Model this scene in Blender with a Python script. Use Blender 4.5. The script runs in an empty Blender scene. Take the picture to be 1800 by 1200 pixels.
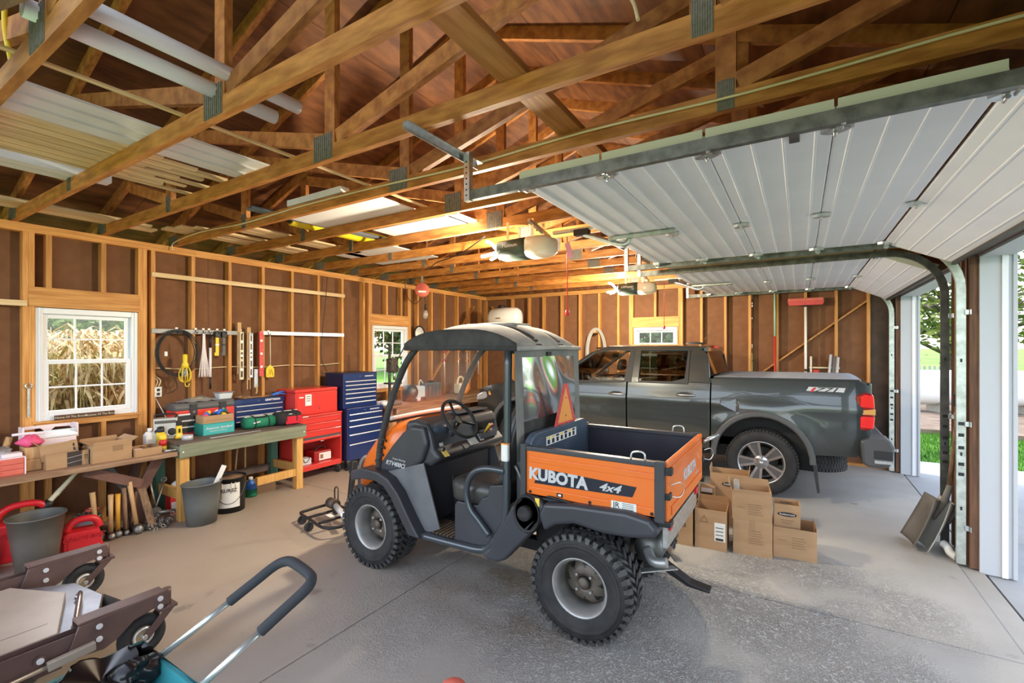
import bpy, bmesh, math, random
from mathutils import Vector, Matrix, Euler
random.seed(7)
S = bpy.context.scene
C = S.collection
PI = math.pi
# ---------------------------------------------------------------- camera
cd = bpy.data.cameras.new('camera'); cam = bpy.data.objects.new('camera', cd); C.objects.link(cam)
cam.location = (0, 0, 1.72); cam.rotation_euler = (PI/2, 0, math.radians(31.77))
cd.sensor_width = 36; cd.lens = 817/1800*36; cd.shift_y = 11/1800; cd.clip_start = .03; cd.clip_end = 500
S.camera = cam
# ---------------------------------------------------------------- sky, sun, exposure
W = bpy.data.worlds.new('World'); S.world = W; W.use_nodes = True
nt = W.node_tree; bg = nt.nodes['Background']
sky = nt.nodes.new('ShaderNodeTexSky'); sky.sky_type = 'NISHITA'; sky.sun_disc = False
sky.sun_elevation = math.radians(52); sky.sun_rotation = math.radians(280); sky.altitude = 200; sky.air_density = 1.0; sky.dust_density = 1.5
nt.links.new(sky.outputs[0], bg.inputs[0]); bg.inputs[1].default_value = .30
hs_ = nt.nodes.new('ShaderNodeHueSaturation'); hs_.inputs['Saturation'].default_value = .5; nt.links.new(sky.outputs[0], hs_.inputs['Color']); nt.links.new(hs_.outputs[0], bg.inputs[0])
sd = bpy.data.lights.new('sun', 'SUN'); sd.energy = 1.35; sd.angle = .01; sd.color = (1, .95, .86)
sun = bpy.data.objects.new('sun', sd); C.objects.link(sun)
sun.rotation_euler = Vector((.40, -.13, -.90)).to_track_quat('-Z', 'Y').to_euler()
S.view_settings.view_transform = 'Standard'; S.view_settings.look = 'None'; S.view_settings.gamma = 1
S.view_settings.use_curve_mapping = False; S.view_settings.exposure = 1.62
# ---------------------------------------------------------------- materials
MATS = {}
def mat(name, c, c2=None, sc=6, rough=.6, metal=0, bump=0, bsc=None, st=(1,1,1), detail=5, emit=0, alpha=1, coat=0, spec=None, tone=0, lo=.35, hi=.65, trans=0):
    """principled; colour noise between c and c2 stretched by st, optional fine bump, per-object tone shift"""
    m = bpy.data.materials.new(name); m.use_nodes = True; N = m.node_tree.nodes; L = m.node_tree.links
    b = N['Principled BSDF']; b.inputs['Roughness'].default_value = rough; b.inputs['Metallic'].default_value = metal
    b.inputs['Coat Weight'].default_value = coat; b.inputs['Alpha'].default_value = alpha
    b.inputs['Transmission Weight'].default_value = trans
    if spec is not None: b.inputs['Specular IOR Level'].default_value = spec
    col = None
    if c2 or bump:
        tc = N.new('ShaderNodeTexCoord'); mp = N.new('ShaderNodeMapping'); mp.inputs['Scale'].default_value = st
        L.new(tc.outputs['Object'], mp.inputs[0])
        if tone:
            oi = N.new('ShaderNodeObjectInfo'); vm = N.new('ShaderNodeVectorMath'); vm.operation = 'SCALE'; vm.inputs[0].default_value = (17, 23, 31)
            L.new(oi.outputs['Random'], vm.inputs['Scale']); L.new(vm.outputs[0], mp.inputs['Location'])
    if c2:
        n = N.new('ShaderNodeTexNoise'); n.inputs['Scale'].default_value = sc; n.inputs['Detail'].default_value = detail
        L.new(mp.outputs[0], n.inputs['Vector'])
        r = N.new('ShaderNodeValToRGB'); r.color_ramp.elements[0].color = (*c, 1); r.color_ramp.elements[1].color = (*c2, 1)
        r.color_ramp.elements[0].position = lo; r.color_ramp.elements[1].position = hi
        L.new(n.outputs['Fac'], r.inputs[0]); col = r.outputs[0]
    if bump:
        n2 = N.new('ShaderNodeTexNoise'); n2.inputs['Scale'].default_value = bsc or sc*3; n2.inputs['Detail'].default_value = 4
        L.new(mp.outputs[0], n2.inputs['Vector']); bp = N.new('ShaderNodeBump'); bp.inputs['Strength'].default_value = bump; bp.inputs['Distance'].default_value = .01
        L.new(n2.outputs['Fac'], bp.inputs['Height']); L.new(bp.outputs[0], b.inputs['Normal'])
    if tone:
        oi2 = N.new('ShaderNodeObjectInfo'); mr = N.new('ShaderNodeMapRange'); mr.inputs[3].default_value = 1-tone; mr.inputs[4].default_value = 1+tone
        L.new(oi2.outputs['Random'], mr.inputs[0]); hs = N.new('ShaderNodeHueSaturation'); L.new(mr.outputs[0], hs.inputs['Value'])
        if col: L.new(col, hs.inputs['Color'])
        else: hs.inputs['Color'].default_value = (*c, 1)
        col = hs.outputs[0]
    if col: L.new(col, b.inputs['Base Color'])
    else: b.inputs['Base Color'].default_value = (*c, 1)
    if emit:
        b.inputs['Emission Color'].default_value = (*c, 1); b.inputs['Emission Strength'].default_value = emit
    MATS[name] = m; return m
def clear(name, tint, gl=.1, rough=.02, haze=0, hc=(.8,.8,.8)):
    """thin clear sheet: see-through with fresnel shine and a little milky haze"""
    m = bpy.data.materials.new(name); m.use_nodes = True; N = m.node_tree.nodes; L = m.node_tree.links
    N.remove(N['Principled BSDF']); out = N['Material Output']
    t = N.new('ShaderNodeBsdfTransparent'); t.inputs[0].default_value = (*tint, 1)
    g = N.new('ShaderNodeBsdfGlossy'); g.inputs['Roughness'].default_value = rough
    f = N.new('ShaderNodeFresnel'); f.inputs[0].default_value = 1.45
    a = N.new('ShaderNodeMath'); a.operation = 'ADD'; a.inputs[1].default_value = gl; L.new(f.outputs[0], a.inputs[0])
    mx = N.new('ShaderNodeMixShader'); L.new(a.outputs[0], mx.inputs[0]); L.new(t.outputs[0], mx.inputs[1]); L.new(g.outputs[0], mx.inputs[2])
    last = mx
    if haze:
        d = N.new('ShaderNodeBsdfDiffuse'); d.inputs[0].default_value = (*hc, 1)
        m2 = N.new('ShaderNodeMixShader'); m2.inputs[0].default_value = haze; L.new(mx.outputs[0], m2.inputs[1]); L.new(d.outputs[0], m2.inputs[2]); last = m2
    L.new(last.outputs[0], out.inputs[0]); MATS[name] = m; return m
LUM1, LUM2 = (.50, .205, .045), (.70, .345, .10)
for ax, st in (('x', (.6, 9, 9)), ('y', (9, .6, 9)), ('z', (9, 9, .6))):
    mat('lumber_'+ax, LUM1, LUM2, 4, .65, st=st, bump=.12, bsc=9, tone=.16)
    mat('pine_'+ax, (.72,.50,.25), (.86,.66,.38), 4, .6, st=st, tone=.1)
    mat('oldwood_'+ax, (.16,.085,.045), (.33,.20,.11), 5, .7, st=st, bump=.2, bsc=12, tone=.15)
mat('truss_wood', (.37, .125, .02), (.60, .245, .055), 5, .6, st=(1.2, 8, 6), bump=.1, bsc=9, tone=.14)
mat('truss_web', (.30, .10, .02), (.52, .215, .05), 5, .6, st=(3, 8, 3), bump=.1, bsc=9, tone=.2)
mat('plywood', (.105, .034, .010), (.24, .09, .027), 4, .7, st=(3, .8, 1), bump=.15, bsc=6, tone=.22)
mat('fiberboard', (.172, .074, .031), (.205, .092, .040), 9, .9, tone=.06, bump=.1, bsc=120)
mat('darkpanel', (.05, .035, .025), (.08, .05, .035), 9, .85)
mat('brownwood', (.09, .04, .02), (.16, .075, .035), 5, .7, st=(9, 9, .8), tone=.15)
mat('vinyl_white', (.82, .82, .83), rough=.35)
mat('trim_white', (.50, .51, .53), rough=.5)
mat('door_white', (.78, .79, .81), (.82, .83, .85), 3, .65, spec=.25)
mat('door_edge', (.62, .62, .50), rough=.5)
mat('steel', (.55, .58, .58), (.72, .74, .74), 30, .33, .9)
mat('galv', (.42, .45, .40), (.62, .65, .60), 18, .4, .8); mat('galv_shaded', (.11, .115, .10), (.21, .22, .195), 18, .4, .6)  # second is the same steel for horizontal rails, shade painted into its colour
mat('darksteel', (.10, .105, .10), (.18, .18, .17), 12, .45, .7)
mat('blacksteel', (.02, .02, .022), rough=.4, metal=.3)
mat('chrome', (.8, .8, .82), rough=.15, metal=1)
mat('gusset', (.17, .15, .12), (.26, .235, .19), 60, .6, .2)
mat('cream_cable', (.80, .66, .38), rough=.5)
mat('black', (.012, .012, .013), rough=.5)
mat('rubber', (.018, .018, .019), (.035, .034, .034), 12, .75, bump=.1)
mat('white', (.85, .85, .85), rough=.5)
mat('red', (.62, .03, .03), rough=.35)
mat('yellow', (.85, .60, .03), rough=.4)
mat('glow', (1, .93, .78), emit=30)
clear('glass', (.96, .98, .97), .02)
clear('glass_tint', (.30, .33, .30), .03)
clear('vinyl_clear', (.93, .93, .95), .035, .06, .05, (.75,.75,.78))
def concrete():
    m = mat('concrete', (.375, .35, .315), (.475, .45, .41), 1.3, .62)
    N = m.node_tree.nodes; L = m.node_tree.links; b = N['Principled BSDF']; tc = N['Texture Coordinate']
    def noise(s, d=4):
        n = N.new('ShaderNodeTexNoise'); n.inputs['Scale'].default_value = s; n.inputs['Detail'].default_value = d; L.new(tc.outputs['Object'], n.inputs['Vector']); return n.outputs['Fac']
    def ramp(src, a, bb, lo, hi):
        r = N.new('ShaderNodeMapRange'); r.inputs[1].default_value = a; r.inputs[2].default_value = bb; r.inputs[3].default_value = lo; r.inputs[4].default_value = hi; L.new(src, r.inputs[0]); return r.outputs[0]
    def op(o, x, y):
        k = N.new('ShaderNodeMath'); k.operation = o
        for i, v in enumerate((x, y)):
            if isinstance(v, (int, float)): k.inputs[i].default_value = v
            else: L.new(v, k.inputs[i])
        return k.outputs[0]
    sep = N.new('ShaderNodeSeparateXYZ'); L.new(tc.outputs['Object'], sep.inputs[0])
    # spalled, rough zone: where cars drip - from the utility vehicle to the near door
    def band(src, a, b0, c0, d): return op('MULTIPLY', ramp(src, a, b0, 0, 1), ramp(src, c0, d, 1, 0))
    zone = op('MULTIPLY', band(sep.outputs[0], -2.9, -2.0, .55, .95), band(sep.outputs[1], 1.6, 2.6, 4.2, 4.7))
    patch = ramp(noise(1.1, 3), .36, .56, 0, 1)
    rough = op('MULTIPLY', op('MULTIPLY', zone, patch), 1)
    v = N.new('ShaderNodeTexNoise'); v.inputs['Scale'].default_value = 46; v.inputs['Detail'].default_value = 2; v.inputs['Distortion'].default_value = 1.6; L.new(tc.outputs['Object'], v.inputs['Vector'])
    fl = ramp(v.outputs['Fac'], .42, .58, 0, 1)
    h = op('ADD', op('MULTIPLY', op('MULTIPLY', fl, rough), 1.0), op('MULTIPLY', noise(90), .05))
    bp = N.new('ShaderNodeBump'); bp.inputs['Strength'].default_value = 1.0; bp.inputs['Distance'].default_value = .014; L.new(h, bp.inputs['Height']); L.new(bp.outputs[0], b.inputs['Normal'])
    # tan dirt film toward the benches, lighter flakes, dark drips
    src = b.inputs['Base Color'].links[0].from_socket
    def mix(fac, a, col):
        k = N.new('ShaderNodeMix'); k.data_type = 'RGBA'; L.new(fac, k.inputs[0]); L.new(a, k.inputs[6]); k.inputs[7].default_value = (*col, 1); return k.outputs[2]
    tan = op('MULTIPLY', ramp(op('ADD', sep.outputs[0], op('MULTIPLY', noise(.8), 1.6)), -2.6, -1.2, .62, 0), 1)
    c1 = mix(tan, src, (.36, .26, .17))
    c2 = mix(op('MULTIPLY', op('MULTIPLY', fl, rough), .62), c1, (.56, .55, .53))
    dk = op('MULTIPLY', op('MULTIPLY', op('SUBTRACT', 1, fl), rough), .35); c2 = mix(dk, c2, (.19, .18, .165))
    spots = op('MULTIPLY', ramp(noise(5, 3), .64, .72, 0, .55), ramp(noise(.9), .45, .6, 0, 1))
    c3 = mix(spots, c2, (.16, .13, .11))
    oil = op('MULTIPLY', band(sep.outputs[0], -2.45, -1.9, -1.3, -.9), op('MULTIPLY', band(sep.outputs[1], 2.2, 2.6, 3.3, 3.9), ramp(noise(2.2), .38, .62, .1, .75)))
    c4 = mix(oil, c3, (.24, .165, .085))
    L.new(c4, b.inputs['Base Color'])
concrete()
mat('drive', (.34, .345, .35), (.40, .405, .41), 2, .8, bump=.1, bsc=60)
mat('grass', (.035, .13, .006), (.09, .24, .015), 1.2, .9, bump=.6, bsc=60)
mat('grass_far', (.09, .26, .012), (.15, .34, .02), .1, .9)
mat('dirt', (.13, .09, .06), (.22, .16, .12), 3, .95, bump=.5, bsc=30)
mat('leaf', (.07, .12, .012), (.20, .24, .03), 1.3, .7, tone=.1)
mat('leaf_dark', (.035, .075, .012), (.09, .16, .03), 1.3, .7, tone=.1)
mat('bark', (.06, .045, .035), (.12, .09, .07), 9, .9)
mat('corn', (.42, .27, .09), (.75, .58, .30), 9, .8)
# ---------------------------------------------------------------- mesh helpers
class MB:
    def __init__(s): s.v = []; s.f = []; s.sm = []
    def add(s, vs, fs, sm=False, M=None):
        k = len(s.v); s.v += [tuple(M @ Vector(p)) if M else tuple(p) for p in vs]
        s.f += [tuple(i+k for i in f) for f in fs]; s.sm += [sm]*len(fs); return s
    def bb(s, x0, y0, z0, x1, y1, z1, M=None):
        return s.add([(x0,y0,z0),(x1,y0,z0),(x1,y1,z0),(x0,y1,z0),(x0,y0,z1),(x1,y0,z1),(x1,y1,z1),(x0,y1,z1)],
                     [(3,2,1,0),(4,5,6,7),(0,1,5,4),(1,2,6,5),(2,3,7,6),(3,0,4,7)], M=M)
    def box(s, c, d, rot=(0,0,0)):
        M = Matrix.Translation(c) @ Euler(rot).to_matrix().to_4x4()
        return s.bb(-d[0]/2,-d[1]/2,-d[2]/2,d[0]/2,d[1]/2,d[2]/2,M)
    def bar(s, p, q, w, h, up=(0,0,1)):
        """rectangular bar from p to q, w wide (sideways) and h tall (along up)"""
        p = Vector(p); q = Vector(q); d = (q-p).normalized(); u = Vector(up); sd = d.cross(u)
        if sd.length < 1e-5: sd = d.cross(Vector((1,0,0)))
        sd.normalize(); u = sd.cross(d).normalized(); a = sd*w/2; b = u*h/2
        vs = [p-a-b, p+a-b, p+a+b, p-a+b, q-a-b, q+a-b, q+a+b, q-a+b]
        return s.add(vs, [(0,1,2,3),(7,6,5,4),(4,5,1,0),(5,6,2,1),(6,7,3,2),(7,4,0,3)])
    def rings(s, rs, cap0=True, cap1=True, closed=False, sm=True):
        n = len(rs[0]); vs = [p for r in rs for p in r]; fs = []; m = len(rs)
        for i in range(m if closed else m-1):
            a = i*n; b = ((i+1) % m)*n
            for j in range(n): fs.append((a+j, a+(j+1)%n, b+(j+1)%n, b+j))
        s.add(vs, fs, sm); k = len(s.v)-len(vs)
        if not closed:
            if cap0: s.f.append(tuple(k+j for j in reversed(range(n)))); s.sm.append(False)
            if cap1: s.f.append(tuple(k+(m-1)*n+j for j in range(n))); s.sm.append(False)
        return s
    def cyl(s, p, q, r, r2=None, n=14, cap=True, sm=True):
        p = Vector(p); q = Vector(q); d = (q-p).normalized(); t = Vector((0,0,1)) if abs(d.z) < .9 else Vector((1,0,0))
        a = d.cross(t).normalized(); b = d.cross(a); r2 = r if r2 is None else r2
        rr = lambda c, R: [c+(a*math.cos(-2*PI*i/n)+b*math.sin(-2*PI*i/n))*R for i in range(n)]
        return s.rings([rr(p, r), rr(q, r2)], cap, cap, sm=sm)
    def tube(s, pts, r, n=8, closed=False, cap=True, flat=1.0):
        P = [Vector(p) for p in pts]; m = len(P); rs = []; prev = None
        R = r if hasattr(r, '__len__') else [r]*m
        for i in range(m):
            d = (P[(i+1)%m]-P[i-1]) if closed else (P[min(i+1,m-1)]-P[max(i-1,0)])
            d.normalize()
            if prev is None:
                t = Vector((0,0,1)) if abs(d.z) < .9 else Vector((1,0,0)); a = d.cross(t).normalized()
            else: a = (prev-d*prev.dot(d)).normalized()
            prev = a; b = d.cross(a)
            rs.append([P[i]+(a*math.cos(-2*PI*j/n)+b*math.sin(-2*PI*j/n)*flat)*R[i] for j in range(n)])
        return s.rings(rs, cap, cap, closed)
    def lathe(s, prof, c=(0,0,0), axis='z', n=24, sx=1, sy=1, a0=0, loop=False):
        """profile of (radius, height) pairs turned about axis through c"""
        rs = []
        for r, h in prof:
            ring = []
            for j in range(n):
                t = a0+2*PI*j/n; x, y = r*math.cos(t)*sx, r*math.sin(t)*sy
                ring.append({'z': (c[0]+x, c[1]+y, c[2]+h), 'y': (c[0]+y, c[1]+h, c[2]+x), 'x': (c[0]+h, c[1]+x, c[2]+y)}[axis])
            rs.append(ring)
        return s.rings(rs, True, True, closed=loop)
    def prism(s, poly, d0, d1, ax='y'):
        """2-D outline extruded along ax; (a,b) are the two other axes in x,y,z order"""
        f = {'y': lambda a, b, d: (a, d, b), 'x': lambda a, b, d: (d, a, b), 'z': lambda a, b, d: (a, b, d)}[ax]
        n = len(poly); area = sum(poly[i-1][0]*poly[i][1]-poly[i][0]*poly[i-1][1] for i in range(n))
        if (area > 0) == (ax == 'y'): poly = poly[::-1]
        vs = [f(a, b, d0) for a, b in poly]+[f(a, b, d1) for a, b in poly]
        if d1 < d0: vs = vs[n:]+vs[:n]
        fs = [tuple(reversed(range(n))), tuple(range(n, 2*n))]+[(i, (i+1)%n, n+(i+1)%n, n+i) for i in range(n)]
        return s.add(vs, fs)
    def ell(s, c, r, n=14, m=9):
        return s.rings([[(c[0]+r[0]*math.sin(PI*i/m)*math.cos(2*PI*j/n), c[1]+r[1]*math.sin(PI*i/m)*math.sin(2*PI*j/n), c[2]-r[2]*math.cos(PI*i/m)) for j in range(n)] for i in ([.04]+list(range(1, m))+[m-.04])])
    def grid(s, fn, nu, nv, sm=True):
        vs = [fn(i/nu, j/nv) for i in range(nu+1) for j in range(nv+1)]
        fs = [(i*(nv+1)+j, (i+1)*(nv+1)+j, (i+1)*(nv+1)+j+1, i*(nv+1)+j+1) for i in range(nu) for j in range(nv)]
        return s.add(vs, fs, sm)
    def build(s, name, m, parent=None, bevel=0, loc=None, solid=0, sub=0, seg=2):
        me = bpy.data.meshes.new(name); me.from_pydata(s.v, [], s.f)
        me.polygons.foreach_set('use_smooth', s.sm); me.validate(); me.update()
        me.materials.append(MATS[m] if isinstance(m, str) else m)
        o = bpy.data.objects.new(name, me); C.objects.link(o)
        if parent: o.parent = parent
        if loc: o.location = loc
        if solid: k = o.modifiers.new('solid', 'SOLIDIFY'); k.thickness = solid; k.offset = 0
        if sub: k = o.modifiers.new('sub', 'SUBSURF'); k.levels = sub; k.render_levels = sub
        if bevel:
            k = o.modifiers.new('bevel', 'BEVEL'); k.width = bevel; k.segments = seg; k.limit_method = 'ANGLE'; k.angle_limit = .6
        return o
def thing(name, label, cat, loc=(0,0,0), rz=0, group=None, kind=None):
    o = bpy.data.objects.new(name, None); o.empty_display_size = .05; C.objects.link(o)
    o.location = loc; o.rotation_euler = (0, 0, math.radians(rz)); return tag(o, label, cat, group, kind)
def tag(o, label, cat, group=None, kind=None):
    o['label'] = label; o['category'] = cat
    if group: o['group'] = group
    if kind: o['kind'] = kind
    return o
def inst(src, name, parent, loc=(0,0,0), rot=(0,0,0), scale=None):
    o = bpy.data.objects.new(name, src.data if hasattr(src, 'data') else src); C.objects.link(o); o.parent = parent
    o.location = loc; o.rotation_euler = rot
    if scale: o.scale = scale
    if hasattr(src, 'modifiers'):
        for k in src.modifiers:
            q = o.modifiers.new(k.name, k.type)
            if k.type == 'BEVEL': q.width = k.width; q.segments = k.segments; q.limit_method = 'ANGLE'; q.angle_limit = .6
    return o
def part(name, m, parent, *boxes, bevel=0):
    b = MB()
    for x in boxes: b.bb(*x)
    return b.build(name, m, parent, bevel)
def text(name, s, size, m, parent, M, ext=.001, align='CENTER', shear=0, sx=1, bold=0):
    cu = bpy.data.curves.new(name, 'FONT'); cu.body = s; cu.size = size; cu.extrude = ext; cu.align_x = align; cu.align_y = 'CENTER'; cu.shear = shear; cu.offset = bold; cu.resolution_u = 3
    t = bpy.data.objects.new(name, cu); C.objects.link(t)
    me = bpy.data.meshes.new_from_object(t.evaluated_get(bpy.context.evaluated_depsgraph_get())); bpy.data.objects.remove(t)
    me.transform(M @ Matrix.Diagonal((sx, 1, 1, 1))); me.materials.clear(); me.materials.append(MATS[m]); me.name = name
    o = bpy.data.objects.new(name, me); C.objects.link(o); o.parent = parent; return o
def frame(o, xd, yd):
    """matrix placing text: origin o, reading direction xd, up direction yd"""
    x = Vector(xd).normalized(); y = Vector(yd); y = (y-x*y.dot(x)).normalized(); z = x.cross(y)
    M = Matrix((x, y, z)).transposed().to_4x4(); M.translation = Vector(o); return M
def smooth(pts, k=6, closed=False):
    P = [Vector(p) for p in pts]; n = len(P); out = []
    for i in range(n if closed else n-1):
        g = lambda j: P[j % n] if closed else P[max(0, min(n-1, j))]
        a, b, c, d = g(i-1), g(i), g(i+1), g(i+2)
        for t in range(k):
            u = t/k; out.append(.5*((2*b)+(c-a)*u+(2*a-5*b+4*c-d)*u*u+(3*b-a-3*c+d)*u**3))
    if not closed: out.append(P[-1])
    return out
# ================================================================ the place
L0, LW, R0, B0 = -5.86, -5.95, 1.07, 8.38       # stud faces: left wall, sheathing; slab edge; back wall
ZP = 2.755                                       # underside of top plate
# floor -----------------------------------------------------------
fl = thing('floor', 'grey concrete garage floor slabs with saw-cut joints and rough spalled patches', 'floor', kind='structure')
for x0, x1 in ((-6.0, -2.364), (-2.356, 1.068)):
    for y0, y1 in ((-2.2, 3.616), (3.624, 8.5)):
        part('slab', 'concrete', fl, (x0, y0, -.12, x1, y1, 0), bevel=.003)
part('sill_strip', 'concrete', fl, (1.074, -2.2, -.12, 1.205, 8.5, -.012), bevel=.004)
part('joint_filler', 'black', fl, (-6, -2.2, -.13, 1.25, 8.5, -.05))
dr = part('driveway', 'drive', None, (1.23, -6, -.16, 5.2, 5.9, -.03), (1.23, 5.91, -.16, 5.2, 9.4, -.03)); tag(dr, 'pale concrete driveway slabs outside the open doors', 'driveway', kind='structure')
# ground, lawn ------------------------------------------------------
g = part('ground', 'grass', None, (-60, -60, -.6, 80, 16.2, -.17)); tag(g, 'mown green lawn around the garage', 'lawn', kind='structure')
g = part('gravel_track', 'dirt', None, (1.5, 13.4, -.17, 30, 21, -.06)); tag(g, 'bare brown gravel track behind the lawn', 'track', kind='structure')
b = MB(); b.grid(lambda u, v: (-120+u*320, 16+v*180, -.35+2.2*v+.5*math.sin(u*9)*v), 16, 8); g = b.build('far_field', 'grass_far'); tag(g, 'bright green field rising beyond the gravel track', 'field', kind='structure')
# grass blades along the edge the doors show
b = MB(); rnd = random.Random(3)
for i in range(26000):
    x = rnd.uniform(1.3, 8); y = rnd.uniform(9.4, 13.6)
    h = rnd.uniform(.04, .10); a = rnd.uniform(0, PI); dx, dy = .006*math.cos(a), .006*math.sin(a); l = rnd.uniform(-.03, .03)
    b.add([(x-dx, y-dy, -.17), (x+dx, y+dy, -.17), (x+l, y+l, -.17+h)], [(0, 1, 2)])
g = b.build('grass_blades', 'grass'); tag(g, 'short lawn grass beside the driveway', 'grass', kind='stuff')
# wall shells ---------------------------------------------------------
def studwall(w, pos, axis, fixed, z0, z1, cut=None):
    pass
wl = thing('wall_left', 'left garage wall of bare orange studs over brown fibreboard', 'wall', kind='structure')
W1, W2 = (1.30, 2.065), (5.185, 5.985)           # window openings along the left wall
ZW0, ZW1 = 1.05, 2.085
ys = [-2.2, -1.0, .22, 1.30]
for y0, y1 in ((-.6,.22), (.22,1.30), (2.065,2.78), (2.78,4.0), (4.0,5.185), (5.985,7.2), (7.2,8.47)):
    part('fibreboard_panel', 'fiberboard', wl, (LW-.015, y0+.002, 0, LW, y1-.002, ZP+.076))
for (y0, y1) in (W1, W2):
    part('fibreboard_panel', 'fiberboard', wl, (LW-.015, y0, 0, LW, y1, ZW0)); part('fibreboard_panel', 'fiberboard', wl, (LW-.015, y0, ZW1, LW, y1, ZP+.076))
st = MB().bb(0, -.019, .038, .089, .019, ZP).build('stud', 'lumber_z', wl, .0015, loc=(LW, 1.238, 0))
for y in (-.58,-.28,.13,.54,.95, 1.277, 2.087, 2.126, 2.20, 2.585, 2.985, 3.395, 3.80, 4.205, 4.615, 5.02, 5.125, 5.163, 6.005, 6.044, 6.245, 6.62, 6.99, 7.40, 7.79, 8.20, 8.43):
    inst(st, 'stud', wl, (LW, y, 0))
for z0, z1, nm in ((0, .038, 'bottom_plate'), (ZP, ZP+.038, 'top_plate'), (ZP+.038, ZP+.076, 'top_plate')):
    for y0, y1 in ((-.6, 3.9 if nm != 'top_plate' or z0 > ZP else 2.6), (3.902 if nm != 'top_plate' or z0 > ZP else 2.602, 8.47)):
        part(nm, 'lumber_y', wl, (LW, y0, z0, L0+.002, y1, z1), bevel=.002)
for (y0, y1), cr in ((W1, (1.39, 1.785)), (W2, (5.50, 5.83))):
    part('window_header', 'lumber_y', wl, (LW+.03, y0-.045, ZW1+.005, L0+.004, y1+.015, ZW1+.185), bevel=.003)
    part('rough_sill', 'lumber_y', wl, (LW, y0, ZW0-.06, L0, y1, ZW0-.02), bevel=.002); part('sill_board', 'lumber_y', wl, (LW, y0-.02, ZW0-.02, L0+.012, y1+.03, ZW0), bevel=.002)
    for y in (y0-.012, y1+.012): part('window_jamb', 'lumber_z', wl, (LW, y-.012, ZW0, L0+.004, y+.012, ZW1), bevel=.002)
    for y in cr:
        part('cripple_stud', 'lumber_z', wl, (LW, y-.019, ZW1+.185, L0, y+.019, ZP)); part('cripple_stud', 'lumber_z', wl, (LW, y-.019, .038, L0, y+.019, ZW0-.06))
part('nailer_board', 'pine_y', wl, (L0, 2.18, 2.475, L0+.02, 4.64, 2.525), bevel=.002); part('nailer_board', 'pine_y', wl, (L0, .2, 2.09, L0+.02, 1.245, 2.14), bevel=.002)
b = MB().bar((LW+.012, 6.3, .7), (LW+.012, 8.0, 2.6), .022, .09, (1,0,0)); b.build('diagonal_brace', 'lumber_y', wl)
wb = thing('wall_back', 'back garage wall of studs over brown fibreboard with diagonal brace', 'wall', kind='structure')
BY = B0+.09; W3 = (-2.585, -1.80)
for x0, x1 in ((-5.95,-4.75), (-4.75,-3.55), (-3.55,-2.585), (-1.80,-.66), (-.66,.46), (.46,.86)):
    part('fibreboard_panel', 'fiberboard', wb, (x0+.002, BY, 0, x1-.002, BY+.015, 2.83))
part('fibreboard_panel', 'fiberboard', wb, (W3[0], BY, 0, W3[1], BY+.015, ZW0)); part('fibreboard_panel', 'fiberboard', wb, (W3[0], BY, ZW1, W3[1], BY+.015, 2.83))
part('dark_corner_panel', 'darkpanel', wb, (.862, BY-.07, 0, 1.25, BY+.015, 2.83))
st = MB().bb(-.019, 0, .038, .019, .089, ZP).build('stud', 'lumber_z', wb, .0015, loc=(-5.2, B0, 0))
for x in (-4.79,-4.446,-4.036,-3.645,-3.248,-2.869, -2.645,-2.607, -1.778,-1.74, -1.418,-1.047,-.686,-.303,.074,.459,.842): inst(st, 'stud', wb, (x, B0, 0))
for z0, nm in ((0,'bottom_plate'), (ZP,'top_plate'), (ZP+.038,'top_plate')): part(nm, 'lumber_x', wb, (LW, B0-.002, z0, 1.25, BY, z0+.038), bevel=.002)
part('window_header', 'lumber_x', wb, (W3[0]-.015, B0-.004, ZW1+.005, W3[1]+.015, BY-.02, ZW1+.185), bevel=.003)
part('rough_sill', 'lumber_x', wb, (W3[0], B0, ZW0-.06, W3[1], BY, ZW0), bevel=.002)
for x in W3: part('window_jamb', 'lumber_z', wb, (x-.012, B0, ZW0, x+.012, BY, ZW1))
part('cripple_stud', 'lumber_z', wb, (-2.21, B0, ZW1+.185, -2.172, BY, ZP))
MB().bar((-1.2, BY-.012, .78), (.95, BY-.012, 2.50), .022, .095, (0,1,0)).build('diagonal_brace', 'lumber_x', wb)
MB().bar((-5.75, BY-.012, 2.62), (-3.9, BY-.012, .9), .022, .095, (0,1,0)).build('diagonal_brace', 'lumber_x', wb)
# gable end above the back wall
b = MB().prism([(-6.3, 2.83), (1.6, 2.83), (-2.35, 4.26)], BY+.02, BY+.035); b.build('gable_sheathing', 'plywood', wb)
# door wall -----------------------------------------------------------
RX0, RX1 = 1.13, 1.24                             # framing depth of the door wall
OP = ((2.2, 4.95), (5.52, 8.26)); ZD = 2.44
wr = thing('wall_right', 'door wall with dark brown timber posts between the two open doors', 'wall', kind='structure')
for y0, y1 in ((-.6, 2.18), (4.97, 5.50), (8.28, 8.47)):
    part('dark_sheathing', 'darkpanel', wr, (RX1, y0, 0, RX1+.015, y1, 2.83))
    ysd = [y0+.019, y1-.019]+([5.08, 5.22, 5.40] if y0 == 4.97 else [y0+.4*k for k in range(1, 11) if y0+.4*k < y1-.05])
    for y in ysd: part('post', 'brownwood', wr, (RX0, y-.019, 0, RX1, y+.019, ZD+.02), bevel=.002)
for y0, y1 in OP: part('header_beam', 'brownwood', wr, (RX0, y0-.06, ZD, RX1, y1+.06, ZD+.24), bevel=.003)
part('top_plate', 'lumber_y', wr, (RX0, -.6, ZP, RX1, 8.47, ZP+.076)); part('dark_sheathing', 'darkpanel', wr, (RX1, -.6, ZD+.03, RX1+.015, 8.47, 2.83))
k = 0
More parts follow.
